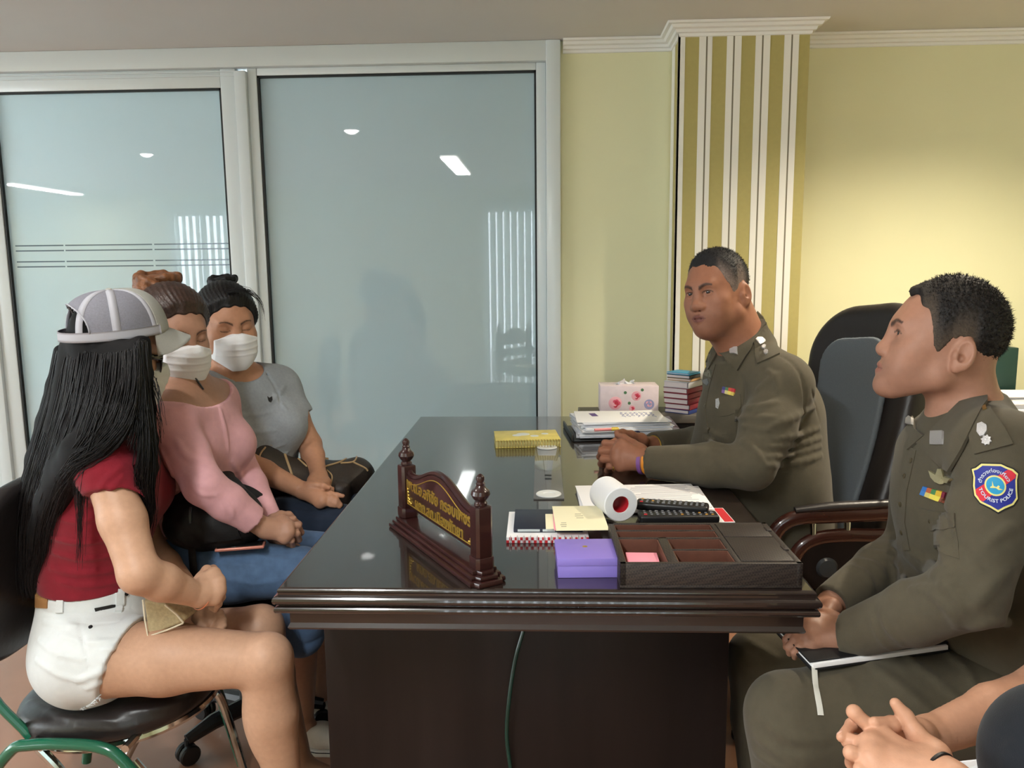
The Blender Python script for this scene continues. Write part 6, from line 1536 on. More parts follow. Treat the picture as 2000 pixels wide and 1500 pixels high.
def cap_parts(F, par):
    A, Bb, H = 0.091, 0.108, 0.098
    M_MESH = mat('grey_cap_mesh', srgb(120, 120, 130), 0.7, var=0.12, vscale=300, bump=0.5, bscale=900)
    M_TAPE = mat('pale_grey_tape', srgb(164, 164, 172), 0.6)
    M_GLT = mat('silver_glitter', srgb(180, 180, 174), 0.4, metal=0.3, var=0.25, vscale=1500, bump=0.8, bscale=1500)
    def surf(az, el, o=0.0):     # az 0 = front, el 0 rim .. 1 button
        e = el*PI/2; k = math.cos(e)**0.72; front = math.cos(az)
        z = H*math.sin(e)**0.92*(1+0.06*max(0, front)*math.sin(2*e))
        return F.p((A+o)*math.sin(az)*k, (Bb+o)*math.cos(az)*k, z+o*0.6*math.sin(e))
    def shell(a0, a1, e0, e1, o, th, na=24, ne=16, hole=None):
        vs = []; fs = []
        for lay, oo in ((0, o+th), (1, o)):
            for i in range(na+1):
                for j in range(ne+1): vs.append(surf(a0+(a1-a0)*i/na, e0+(e1-e0)*j/ne, oo))
        n = (na+1)*(ne+1); g = lambda i, j, l: l*n+i*(ne+1)+j
        for i in range(na):
            for j in range(ne):
                if hole and hole(a0+(a1-a0)*(i+.5)/na, e0+(e1-e0)*(j+.5)/ne): continue
                fs.append([g(i, j, 0), g(i+1, j, 0), g(i+1, j+1, 0), g(i, j+1, 0)]); fs.append([g(i, j, 1), g(i, j+1, 1), g(i+1, j+1, 1), g(i+1, j, 1)])
        for i in range(na):
            for j in (0, ne): fs.append([g(i, j, 0), g(i, j, 1), g(i+1, j, 1), g(i+1, j, 0)])
        for j in range(ne):
            for i in (0, na): fs.append([g(i, j, 0), g(i, j+1, 0), g(i, j+1, 1), g(i, j, 1)])
        return vs, fs
    c = thing_cap = MB(); fa = 0.86
    hole = lambda az, el: (abs(az-PI) < 0.95*math.sqrt(max(0, 1-((el-0.10)/0.42)**2))) and el > 0.10
    v, f = shell(fa, 2*PI-fa, 0.0, 0.999, 0, 0.0012, 72, 28, hole); c.add(v, f); crown = c.done('cap', M_MESH, par, angle=None)
    crown['label'] = 'grey mesh trucker cap with silver glitter front and peak'
    g = MB(); v, f = shell(-fa, fa, 0.0, 0.999, 0.0006, 0.0016, 30, 24); g.add(v, f); g.done('front_panel', M_GLT, crown, angle=None)
    tp = MB()
    for az in (fa+0.04, PI/2+0.12, PI-0.75, -(fa+0.04), -(PI/2+0.12), -(PI-0.75)):
        e0 = 0.0
        vs = [surf(az+s*0.075/(max(0.25, math.cos(el*PI/2)**0.72)), el, 0.0022) for el in np.linspace(e0, 0.97, 20) for s in (-1, 1)]
        vb = [surf(az+s*0.075/(max(0.25, math.cos(el*PI/2)**0.72)), el, 0.0008) for el in np.linspace(e0, 0.97, 20) for s in (-1, 1)]
        n = 40; fs = []
        for i in range(19): fs += [[2*i, 2*i+1, 2*i+3, 2*i+2], [n+2*i+1, n+2*i, n+2*i+2, n+2*i+3], [2*i, 2*i+2, n+2*i+2, n+2*i], [2*i+3, 2*i+1, n+2*i+1, n+2*i+3]]
        tp.add(np.concatenate([vs, vb]), fs)
    v, f = shell(fa-0.1, 2*PI-fa+0.1, 0.0, 0.115, 0.0012, 0.0012, 60, 4); tp.add(v, f)
    # rim of the half-moon opening
    ar = [surf(PI+0.97*math.cos(a), 0.10+0.43*math.sin(a), 0.0015) for a in np.linspace(0, PI, 24)]
    tp.tube(ar, 0.0042, 8, flat=0.4)
    tp.done('seam_tape', M_TAPE, crown, angle=None)
    MB().lathe([(0.0075, 0), (0.006, 0.003), (0.0005, 0.0045)], surf(0, 1, 0.001), np.stack([F.R[:, 0], F.R[:, 1], F.R[:, 2]], 1), 16).done('cap_button', M_GLT, crown)
    # peak
    vs = []; fs = []; na, nr = 24, 10
    for lay in (0, 1):
        for i in range(na+1):
            a = -0.95+1.9*i/na; ca = max(0.0, math.cos(a*PI/2/0.95))**0.55
            for j in range(nr+1):
                r = j/nr; L = 0.046*ca
                x = (A+0.001)*math.sin(a)*(1+0.10*r*ca); y = (Bb+0.001)*math.cos(a)+L*r; z = 0.004-0.024*r-0.030*(math.sin(a)**2)*r-0.010*math.sin(a)**2
                vs.append(F.p(x, y, z+(0.0022 if lay == 0 else -0.0008)))
    n = (na+1)*(nr+1); gi = lambda i, j, l: l*n+i*(nr+1)+j
    for i in range(na):
        for j in range(nr): fs += [[gi(i, j, 0), gi(i, j+1, 0), gi(i+1, j+1, 0), gi(i+1, j, 0)], [gi(i, j, 1), gi(i+1, j, 1), gi(i+1, j+1, 1), gi(i, j+1, 1)]]
        fs += [[gi(i, nr, 0), gi(i, nr, 1), gi(i+1, nr, 1), gi(i+1, nr, 0)]]
    mesh_obj('peak', vs, fs, M_GLT, crown, angle=0.9)

def woman_pink():
    t = thing('person', P(345, 1090, 2.0)*[1, 1, 0]+V(0, 0, 0.40), 'person in white mask, pink off-shoulder top and blue jeans, seated between the other two', 'person')
    F = Fr(P(336, 663, 2.03), V(0.80, -0.57, -0.16), (0.10, -0.05, 1.0), 0.98)
    head = head_prims(F, False, jaw=0.95, closed=True)
    pel = P(345, 1085, 2.01); chest = P(372, 870, 2.02); neck = P(352, 752, 2.03); waist = P(362, 985, 2.01)
    sr, sl = P(330, 822, 1.87), P(420, 785, 2.16); fw = V(0.93, -0.30, 0)
    tor = torso_prims(pel, waist, chest, neck, sl, sr, fw, w=0.84, d=0.84, hip=0.95, belly=0.86, bust=0.95)
    neckc = [cone(F.p(0, -0.028, -0.01), neck, 0.047, 0.052, 0.03)]
    eR, wR = P(398, 948, 1.82), P(516, 1032, 1.90); eL, wL = P(462, 895, 2.16), P(536, 1040, 2.00)
    aR = [chain([sr, sr*.5+eR*.5, eR], [0.044, 0.041, 0.037], 0.025), chain([eR, eR*.62+wR*.38, wR], [0.037, 0.035, 0.0235], 0.012)]
    aL = [chain([sl, sl*.5+eL*.5, eL], [0.044, 0.040, 0.036], 0.025), chain([eL, eL*.62+wL*.38, wL], [0.036, 0.034, 0.0235], 0.012)]
    kR, kL = P(588, 1118, 1.93), P(622, 1085, 2.13)
    hR, hL = pel+V(0.0, -0.09, -0.0), pel+V(0.0, 0.09, 0.0)
    aRk = V(P(590, 1405, 2.06)[0], 2.06, 0.085); aLk = V(P(622, 1390, 2.2)[0], 2.20, 0.085)
    legs = [chain([hR, hR*.5+kR*.5, kR], [0.082, 0.068, 0.050], 0.05), chain([kR, kR*.68+aRk*.32, aRk], [0.049, 0.046, 0.032], 0.02), chain([hL, hL*.5+kL*.5, kL], [0.082, 0.068, 0.050], 0.05), chain([kL, kL*.68+aLk*.32, aLk], [0.049, 0.046, 0.032], 0.02)]
    for a in (aRk, aLk): legs.append(chain([a+V(0, 0, -0.03), a+V(0.06, -0.02, -0.055), a+V(0.14, -0.03, -0.062)], [0.032, 0.026, 0.018], 0.02))
    mR = [P(551, 1016, 1.93), P(562, 1026, 1.915), P(564, 1040, 1.905), P(556, 1052, 1.90)]
    fR = [[P(572, 1014, 1.945), P(584, 1024, 1.96), P(578, 1036, 1.97)], [P(582, 1026, 1.93), P(588, 1040, 1.95), P(578, 1048, 1.96)], [P(580, 1042, 1.92), P(584, 1054, 1.94), P(572, 1058, 1.95)], [P(570, 1056, 1.91), P(572, 1066, 1.93), P(562, 1066, 1.94)]]
    hRp = hand_prims(wR, mR, fR, [P(532, 1018, 1.94), P(548, 1006, 1.965), P(564, 1006, 1.98), P(574, 1012, 1.985)], r=0.0078, palm_r=0.0120)
    mL = [P(562, 1066, 1.98), P(566, 1072, 1.965), P(562, 1078, 1.95), P(554, 1082, 1.94)]
    fL = [[P(580, 1068, 1.97), P(590, 1080, 1.96), P(586, 1088, 1.95)], [P(580, 1076, 1.955), P(586, 1086, 1.945), P(580, 1092, 1.94)], [P(574, 1082, 1.94), P(578, 1090, 1.93), P(570, 1094, 1.93)], [P(564, 1086, 1.93), P(566, 1092, 1.92), P(558, 1094, 1.92)]]
    hLp = hand_prims(wL, mL, fL, [P(545, 1062, 1.98), P(556, 1056, 1.995), P(568, 1058, 2.0), P(576, 1064, 2.0)], r=0.0076, palm_r=0.0118)
    body = head+neckc+tor+legs+[group(aL+hLp, 0.002), group(aR+hRp, 0.002)]
    hc = head_color(F, SK_B, srgb(170, 100, 96), brow=srgb(58, 40, 34), bw=0.85, lash=True)
    hm = (wR+wL)/2+V(0.03, 0, 0)
    sdf_obj('body', body, skin_mat('skin'), t, 0.007, fine=[(F.o-V(.14, .16, .26), F.o+V(.14, .14, .16), 0.0026), (hm-V(.06, .14, .08), hm+V(.09, .12, .06), 0.0024)], colfn=hc)
    face_mask(F, head, t, M_MASK)
    hr = swept_hair(F, [0.12, 0.090, 0.075, 0.060, 0.050, 0.035, 0.020, 0.010, 0.0, -0.03, -0.06, -0.12], [0.092, 0.088, 0.082, 0.070, 0.050, 0.028, 0.012, 0.012, 0.02, -0.02, -0.05, -0.07], M_HBRN, t, t0=0.003, t1=0.016)
    bun(F, (0.010, -0.098, 0.118), (0.058, 0.048, 0.038), M_BUNB, hr, seed=4)
    # pink top, off the shoulder
    neckline = Pr(ell(neck+V(0.03, -0.02, 0.02), (0.125, 0.19, 0.085), rotz(0.1), 0).fn, 0.004, 's')
    topp = [group([offset(tor, 0.007), neckline, plane(pel+V(0, 0, 0.06), V(0, 0, -1), 0.004)], 0.01), group([offset(aR, 0.010, 0.02), neckline], 0.022), group([offset(aL, 0.010, 0.02), neckline], 0.022)]
    dR, dL = nrm(wR-eR), nrm(wL-eL)
    topp += [cut_end(wR-dR*0.045, dR, 0.07), cut_end(wL-dL*0.03, dL, 0.07)]
    base = list(topp)
    topp += folds(base, [([(362, 925), (385, 945), (415, 955)], .006), ([(372, 945), (395, 965), (430, 965)], .006), ([(420, 965), (435, 985), (440, 1005)], .005), ([(440, 978), (452, 995), (455, 1012)], .005), ([(315, 880), (330, 910), (345, 950)], .006), ([(345, 860), (365, 890), (395, 905)], .007), ([(430, 800), (440, 840), (446, 880)], .006), ([(330, 800), (365, 790), (405, 770)], .004), ([(455, 900), (470, 930), (490, 950)], .006), ([(340, 985), (370, 1000), (400, 1005)], .006)])
    tp = sdf_obj('pink_top', topp, cloth('pink_jersey', srgb(216, 164, 170), var=0.05), t, 0.0045)
    b = MB(); q, nr_ = trace(body, np.linspace(380, 396, 7), np.linspace(738, 762, 7)); q = q+nr_*0.003
    b.tube(q, 0.0035, 8, flat=0.5); b.done('bra_strap', M_BLACKP, t)
    # jeans: cropped below the knee
    hemR, hemL = kR*.60+aRk*.40, kL*.60+aLk*.40
    je = [group([offset([ell(pel, (0.13, 0.155, 0.115), None, 0)], 0.010), plane(pel+V(0, 0, 0.075), V(0, 0, 1), 0.005)], 0.02)]
    for i, hm_ in ((0, hemR), (2, hemL)): je.append(group([offset(legs[i:i+2], 0.012, 0.02), plane(hm_, V(0.1, 0, -1), 0.003), cone(hm_+V(0, 0, 0.03), hm_, 0.060, 0.061, 0.006)], 0.03))
    bj = list(je)
    je += folds(bj, [([(480, 1075), (520, 1090), (570, 1095)], .006), ([(440, 1130), (500, 1140), (560, 1130)], .005), ([(545, 1090), (570, 1110), (575, 1135)], .006), ([(400, 1085), (440, 1100), (500, 1105)], .006)])
    sdf_obj('jeans', je, M_DENL, t, 0.0055)
    shoes(t, (aRk, aLk))
    return dict(top=topp, jeans=je, body=body, legs=legs)
def shoes(t, ank):
    for a in ank:
        d = nrm(V(0.97, -0.20, 0)); pr = [chain([a+V(0, 0, -0.045)-d*0.03, a+V(0, 0, -0.045)+d*0.06, a+V(0, 0, -0.052)+d*0.155], [0.036, 0.036, 0.029], 0, flat=((0, 0, 1), 1.05)), plane(V(0, 0, 0.018), V(0, 0, -1), 0.002), Pr(ell(a+V(0, 0, 0.01)-d*0.005, (0.062, 0.036, 0.04), rotz(-0.2), 0).fn, 0.006, 's')]
        o = sdf_obj('slip_on_shoe', pr, cloth('beige_canvas', srgb(206, 198, 186), var=0.05), t, 0.0045)
        sp = [chain([a+V(0, 0, 0)-d*0.03, a+d*0.06, a+d*0.158], [0.038, 0.038, 0.031], 0)]
        sp = [Pr(lambda p, c=sp[0], zz=a[2]: np.maximum(c.fn(np.c_[p[:, :2], np.full(len(p), zz, F32)].astype(F32)), np.abs(p[:, 2]-0.010)-0.0095).astype(F32), 0)]
        v, f = sdf_mesh(sp, a-V(.12, .12, .1), a+V(.22, .12, .06), 0.004); mesh_obj('sole', v, f, mat('white_rubber', srgb(214, 212, 206), 0.5), o, angle=0.7)
        sp2 = [chain([a-d*0.03, a+d*0.06, a+d*0.158], [0.0392, 0.0392, 0.0322], 0)]
        sp2 = [Pr(lambda p, c=sp2[0], zz=a[2]: np.maximum(c.fn(np.c_[p[:, :2], np.full(len(p), zz, F32)].astype(F32)), np.abs(p[:, 2]-0.0135)-0.0018).astype(F32), 0)]
        v, f = sdf_mesh(sp2, a-V(.12, .12, .1), a+V(.22, .12, .06), 0.002); mesh_obj('sole_stripe', v, f, M_BLACKP, o, angle=None)

def woman_gray():
    t = thing('person', P(500, 1010, 2.42)*[1, 1, 0]+V(0, 0, 0.40), 'person in white mask and grey t-shirt with dark jeans, seated farthest on the left side', 'person')
    F = Fr(P(443, 644, 2.37), V(0.63, -0.76, -0.12), (0.0, -0.05, 1.0), 0.98)
    head = head_prims(F, False, jaw=0.98, closed=True, cheek=1.1)
    pel = P(492, 1005, 2.44); chest = P(486, 835, 2.42); neck = P(452, 738, 2.40); waist = P(490, 925, 2.43)
    sl, sr = P(545, 757, 2.50), P(402, 775, 2.28); fw = V(0.70, -0.68, 0)
    tor = torso_prims(pel, waist, chest, neck, sl, sr, fw, w=0.92, d=0.90, hip=0.98, belly=0.95, bust=1.1)
    neckc = [cone(F.p(0, -0.028, -0.01), neck, 0.050, 0.056, 0.03)]
    eL, wL = P(605, 868, 2.47), P(622, 928, 2.36); eR, wR = P(470, 900, 2.24), P(590, 957, 2.27)
    aL = [chain([sl, sl*.5+eL*.5, eL], [0.046, 0.043, 0.037], 0.025), chain([eL, eL*.62+wL*.38, wL], [0.037, 0.035, 0.0245], 0.012)]
    aR = [chain([sr, sr*.5+eR*.5, eR], [0.046, 0.043, 0.037], 0.025), chain([eR, eR*.62+wR*.38, wR], [0.037, 0.035, 0.0245], 0.012)]
    hR, hL = pel+V(0.02, -0.09, 0), pel+V(0.06, 0.08, 0); kR, kL = P(668, 1030, 2.24), P(690, 1005, 2.44)
    aRk = V(kR[0], kR[1]+0.04, 0.085); aLk = V(kL[0], kL[1]+0.04, 0.085)
    legs = [chain([hR, hR*.5+kR*.5, kR], [0.084, 0.070, 0.052], 0.05), chain([kR, kR*.68+aRk*.32, aRk], [0.050, 0.046, 0.032], 0.02), chain([hL, hL*.5+kL*.5, kL], [0.084, 0.070, 0.052], 0.05), chain([kL, kL*.68+aLk*.32, aLk], [0.050, 0.046, 0.032], 0.02)]
    for a in (aRk, aLk): legs.append(chain([a+V(0, 0, -0.03), a+V(0.06, -0.04, -0.055), a+V(0.13, -0.07, -0.062)], [0.032, 0.026, 0.018], 0.02))
    # left hand closed over the open right palm
    mL = [P(616, 946, 2.30), P(626, 945, 2.31), P(634, 944, 2.325), P(638, 942, 2.34)]
    fL = [[P(612, 960, 2.275), P(622, 968, 2.27), P(630, 964, 2.28)], [P(626, 960, 2.285), P(634, 967, 2.28), P(640, 962, 2.29)], [P(637, 958, 2.30), P(643, 965, 2.295), P(646, 959, 2.305)], [P(643, 953, 2.32), P(648, 960, 2.315), P(650, 954, 2.325)]]
    hLp = hand_prims(wL, mL, fL, [P(612, 936, 2.33), P(606, 946, 2.30), P(610, 956, 2.28), P(618, 960, 2.275)], r=0.0080, palm_r=0.0122)
    mR = [P(628, 968, 2.235), P(632, 974, 2.225), P(630, 980, 2.22), P(624, 984, 2.22)]
    fR = [[P(646, 965, 2.235), P(658, 967, 2.235), P(670, 969, 2.235)], [P(648, 972, 2.225), P(658, 978, 2.222), P(666, 986, 2.222)], [P(646, 979, 2.22), P(656, 984, 2.218), P(663, 990, 2.218)], [P(638, 983, 2.218), P(646, 986, 2.216), P(654, 989, 2.216)]]
    hRp = hand_prims(wR, mR, fR, [P(604, 950, 2.26), P(618, 948, 2.255), P(632, 950, 2.25), P(642, 953, 2.25)], r=0.0080, palm_r=0.0122)
    body = head+neckc+tor+legs+[group(aL+hLp, 0.002), group(aR+hRp, 0.002)]
    hc = head_color(F, SK_C, srgb(160, 92, 84), brow=srgb(40, 28, 24), bw=0.9, lash=True)
    hm = P(628, 955, 2.28)
    sdf_obj('body', body, skin_mat('skin'), t, 0.007, fine=[(F.o-V(.14, .16, .22), F.o+V(.14, .14, .16), 0.0026), (hm-V(.08, .10, .08), hm+V(.10, .10, .06), 0.0024)], colfn=hc)
    face_mask(F, head, t, M_MASK)
    hr = swept_hair(F, [0.12, 0.092, 0.075, 0.060, 0.048, 0.035, 0.022, 0.012, 0.0, -0.03, -0.06, -0.12], [0.094, 0.090, 0.082, 0.066, 0.040, 0.010, -0.004, 0.008, 0.02, -0.02, -0.05, -0.07], M_HAIR, t, t0=0.003, t1=0.015)
    bun(F, (0.018, -0.072, 0.122), (0.042, 0.040, 0.030), M_HAIR, hr, seed=7)
    m = MB(); rg = np.random.default_rng(3)
    for i in range(14):
        a = i/14*2*PI; m.lathe([(0.0003, 0.0016), (0.0016, 0.001), (0.0018, 0)], F.p(0.018+0.040*math.cos(a), -0.072+0.038*math.sin(a), 0.110), F.R, 6)
    m.done('beaded_band', mat('bead', srgb(170, 180, 200), 0.25, metal=0.4), hr)
    fl = [[F.p(-0.02, 0.07, 0.125), F.p(0.02, 0.09, 0.13), F.p(0.07, 0.085, 0.10), F.p(0.092, 0.075, 0.05)], [F.p(0.0, 0.06, 0.13), F.p(0.05, 0.075, 0.13), F.p(0.085, 0.07, 0.09), F.p(0.095, 0.06, 0.03)]]
    strands('loose_strand', fl, 26, M_HAIR, hr, r=0.0006, jit=0.004, seed=2)
    # t-shirt
    neckcut = Pr(ell(neck+V(0.02, -0.025, 0.035), (0.088, 0.088, 0.058), None, 0).fn, 0.004, 's')
    def sleeve(a, s0, e0, k): return group([offset(a[:1], 0.013, 0.02), cut_end(s0*(1-k)+e0*k, nrm(e0-s0), 0.085)], 0.025)
    topp = [group([offset(tor, 0.009), neckcut, plane(pel+V(0, 0, 0.02), V(0, 0, -1), 0.004)], 0.01), sleeve(aL, sl, eL, 0.42), sleeve(aR, sr, eR, 0.45)]
    base = list(topp)
    topp += folds(base, [([(440, 800), (480, 812), (530, 805)], .006), ([(445, 830), (490, 845), (540, 840)], .006), ([(465, 865), (510, 880), (555, 868)], .006), ([(520, 790), (540, 775), (556, 755)], .006), ([(500, 905), (530, 900), (560, 885)], .007), ([(470, 880), (500, 900), (540, 905)], .006), ([(535, 770), (550, 790), (560, 800)], .005)])
    topp += folds(base, [([(488, 705), (510, 722), (530, 742), (545, 775), (548, 800)], .0035), ([(420, 728), (450, 745), (480, 742), (497, 722)], .0028)], op='s', depth=0.2)
    tp = sdf_obj('tshirt', topp, cloth('grey_jersey', srgb(150, 156, 162), var=0.08, vscale=120), t, 0.0045)
    Dress(topp, tp).patch('chest_logo', [(522, 774), (526, 777), (531, 774), (532, 781), (529, 786), (525, 784), (523, 779)], M_BLACKP, 0.0015, 0.0, 3)
    je = [group([offset([ell(pel, (0.13, 0.155, 0.115), None, 0)], 0.010), plane(pel+V(0, 0, 0.07), V(0, 0, 1), 0.005)], 0.02), offset(legs[:4], 0.012, 0.05)]
    bj = list(je); je += folds(bj, [([(590, 1010), (630, 1015), (660, 1012)], .006), ([(560, 995), (600, 1000), (640, 998)], .006)])
    je.append(plane(V(0, 0, 0.11), V(0, 0, -1)))
    sdf_obj('jeans', je, M_DEND, t, 0.007)
    shoes(t, (aRk, aLk))
    return dict(top=topp, jeans=je, body=body)
WA = woman_cap(); WB = woman_pink(); WC = woman_gray()
# ================================================================== chairs
M_VINYL = mat('black_vinyl', srgb(34, 30, 30), 0.38, spec=0.5, var=0.15, vscale=20, bump=0.25, bscale=60)
M_CHROME = mat('chrome', srgb(205, 210, 208), 0.12, metal=1.0)
M_GREEN = mat('green_enamel_tube', srgb(24, 94, 70), 0.22, coat=0.6)
M_BLKF = mat('black_fabric', srgb(22, 22, 24), 0.85, var=0.15, vscale=150)
M_SPANEL = mat('grey_mesh_fabric', srgb(92, 100, 108), 0.7, var=0.08, vscale=300, bump=0.3, bscale=900)
def pad(c, rx, ry, th, tilt=0.0, e=2.6, k=0.0, h=0.006, R=None):
    R = roty(tilt) if R is None else R; c = np.asarray(c, F32); Rf = np.asarray(R, F32)
    def fn(p):
        q = (p-c)@Rf; r = (np.abs(q[:, 0]/rx)**e+np.abs(q[:, 1]/ry)**e)**(1/e)
        dome = 0.012*np.clip(1-r*r, 0, 1); dx = (r-1)*min(rx, ry); dz = np.abs(q[:, 2]-dome*0.5)-th/2-dome*0.5
        rd = th*0.42; a = np.maximum(dx+rd, 0); b = np.maximum(dz+rd, 0)
        return (np.sqrt(a*a+b*b)+np.minimum(np.maximum(dx+rd, dz+rd), 0)-rd).astype(F32)
    return Pr(fn, k)
def stack_chair():
    c = V(-1.015, 1.765, 0.332); t = thing('stacking_chair', V(c[0], c[1], 0), 'black vinyl stacking chair with green and chrome tube frame under the person in white shorts', 'chair')
    tl = -0.10; sp = [pad(c, 0.222, 0.200, 0.066, tl, 2.3)]
    sd = sdf_obj('seat', sp+folds(sp, [([(60, 1370), (130, 1400), (230, 1410)], .008), ([(150, 1420), (230, 1425), (320, 1400)], .006), ([(240, 1390), (300, 1385), (370, 1365)], .007)]), M_VINYL, t, 0.006)
    b = MB(); ring = [c+roty(tl)@V(0.205*math.cos(a), 0.180*math.sin(a), -0.040) for a in np.linspace(0, 2*PI, 40, endpoint=False)]
    b.tube(ring, 0.011, 8, closed=True); b.done('seat_rim', M_CHROME, t)
    x0, x1 = P(-12, 1450, 1.548)[0], P(262, 1480, 1.548)[0]; zt = P(125, 1456, 1.548)[2]
    for y, s in ((1.548, 0), (1.955, 1)):
        zz = zt if s == 0 else zt-0.005
        if s == 0: pts = [V(x0-0.06, y, 0.012), V(x0-0.02, y, zz-0.10), V(x0+0.035, y, zz-0.015), V(x0+0.08, y, zz), V((x0+x1)/2, y, zz+0.003), V(x1-0.07, y, zz-0.004), V(x1-0.02, y, zz-0.04), V(x1+0.05, y, zz-0.16), V(x1+0.10, y, 0.012)]
        else:
            f0 = P(424, 1342, y); f1 = P(478, 1510, y); d = (f1-f0)/(f0[2]-f1[2])
            pts = [V(x0-0.06, y, 0.012), V(x0-0.02, y, zz-0.10), V(x0+0.035, y, zz-0.015), V(x0+0.08, y, zz-0.005), V(-0.95, y, zz-0.02), f0+V(-0.07, 0, 0.022), f0+V(-0.012, 0, 0.008), f0+d*0.03, f0+d*(f0[2]-0.012)]
        MB().tube(pts, 0.0125, 12, samples=60, flat=1.0).done('side_frame', M_GREEN, t)
        a = pts[5]
        MB().tube([pts[6]+V(0.004, 0.024 if s == 0 else -0.02, -0.01), pts[7]+V(0.012, 0.024 if s == 0 else -0.02, 0), pts[8]+V(0.012, 0.024 if s == 0 else -0.02, 0)], 0.0105, 10, samples=16).done('leg', M_CHROME, t)
        MB().tube([V(x0+0.07, y+(0.02 if s == 0 else -0.02), zz), V(x0+0.14, y+(0.02 if s == 0 else -0.02), 0.2), V(x0+0.05, y+(0.02 if s == 0 else -0.02), 0.012)], 0.0105, 10, samples=16).done('leg', M_CHROME, t)
    for x in (x0+0.10, -0.90): MB().tube([V(x, 1.548, zt-0.006), V(x, 1.955, zt-0.012)], 0.009, 8).done('cross_bar', M_CHROME, t)
    q = P(-8, 1130, 1.62); q = V(q[0]-0.02, 1.745, q[2]-0.01); Rb = roty(0.16)
    bs = [pad(q, 0.21, 0.205, 0.045, 0, 3.0, R=Rb@roty(PI/2))]
    sdf_obj('backrest', bs, M_VINYL, t, 0.006)
    for s in (-1, 1): MB().tube([V(x0+0.05, 1.752+s*0.16, zt-0.01), V(q[0]-0.01, 1.752+s*0.16, 0.45), V(q[0]-0.03, 1.752+s*0.15, q[2]+0.08)], 0.010, 10, samples=14).done('back_tube', M_GREEN, t)
stack_chair()
def swivel(c, zs, label, yaw=0.0, back=True, r=0.23, rb=0.235):
    t = thing('office_chair', V(c[0], c[1], 0), label, 'chair'); R = rotz(yaw)
    sdf_obj('seat', [pad(V(c[0], c[1], zs-0.04), r, r, 0.08, 0, 3.0)], M_BLKF, t, 0.008)
    MB().tube([V(c[0], c[1], 0.07), V(c[0], c[1], 0.2), V(c[0], c[1], 0.21), V(c[0], c[1], zs-0.07)], [0.036, 0.034, 0.022, 0.022], 14).done('gas_post', M_BLACKP, t)
    for k in range(5):
        a = yaw+k*2*PI/5; d = V(math.cos(a), math.sin(a), 0); e = c+d*rb
        MB().tube([V(c[0], c[1], 0.095), V(*(c[:2]+d[:2]*0.12), 0.088), V(e[0], e[1], 0.068)], [0.026, 0.022, 0.015], 10).done('base_arm', M_BLACKP, t)
        w = MB(); sd = np.cross(d, [0, 0, 1.0])
        Rw = np.stack([d, [0, 0, 1.0], sd], 1)
        for s in (-1, 1): w.lathe([(0.004, -0.009), (0.024, -0.009), (0.028, -0.005), (0.028, 0.005), (0.024, 0.009), (0.004, 0.009)], V(e[0], e[1], 0.0285)+sd*0.013*s, Rw, 20)
        w.tube([V(e[0], e[1], 0.028), V(e[0], e[1], 0.07)], 0.008, 8); w.done('caster', M_BLACKP, t)
    if back:
        sdf_obj('backrest', [pad(V(c[0], c[1], zs+0.30)-R@V(0.27, 0, 0), 0.20, 0.20, 0.05, 0, 3.0, R=R@roty(PI/2+0.1))], M_BLKF, t, 0.008)
        MB().tube([V(c[0], c[1], zs-0.07), V(*(c-R@V(0.25, 0, 0))[:2], zs-0.06), V(*(c-R@V(0.30, 0, 0))[:2], zs+0.2)], 0.016, 10, samples=14).done('back_post', M_BLACKP, t)
    return t
swivel(V(-0.845, 2.12, 0), 0.480, 'black fabric swivel chair under the person in the pink top', yaw=0.22, rb=0.195)
swivel(V(-0.92, 2.58, 0), 0.470, 'black swivel chair under the person in the grey t-shirt', yaw=-0.45, r=0.21)

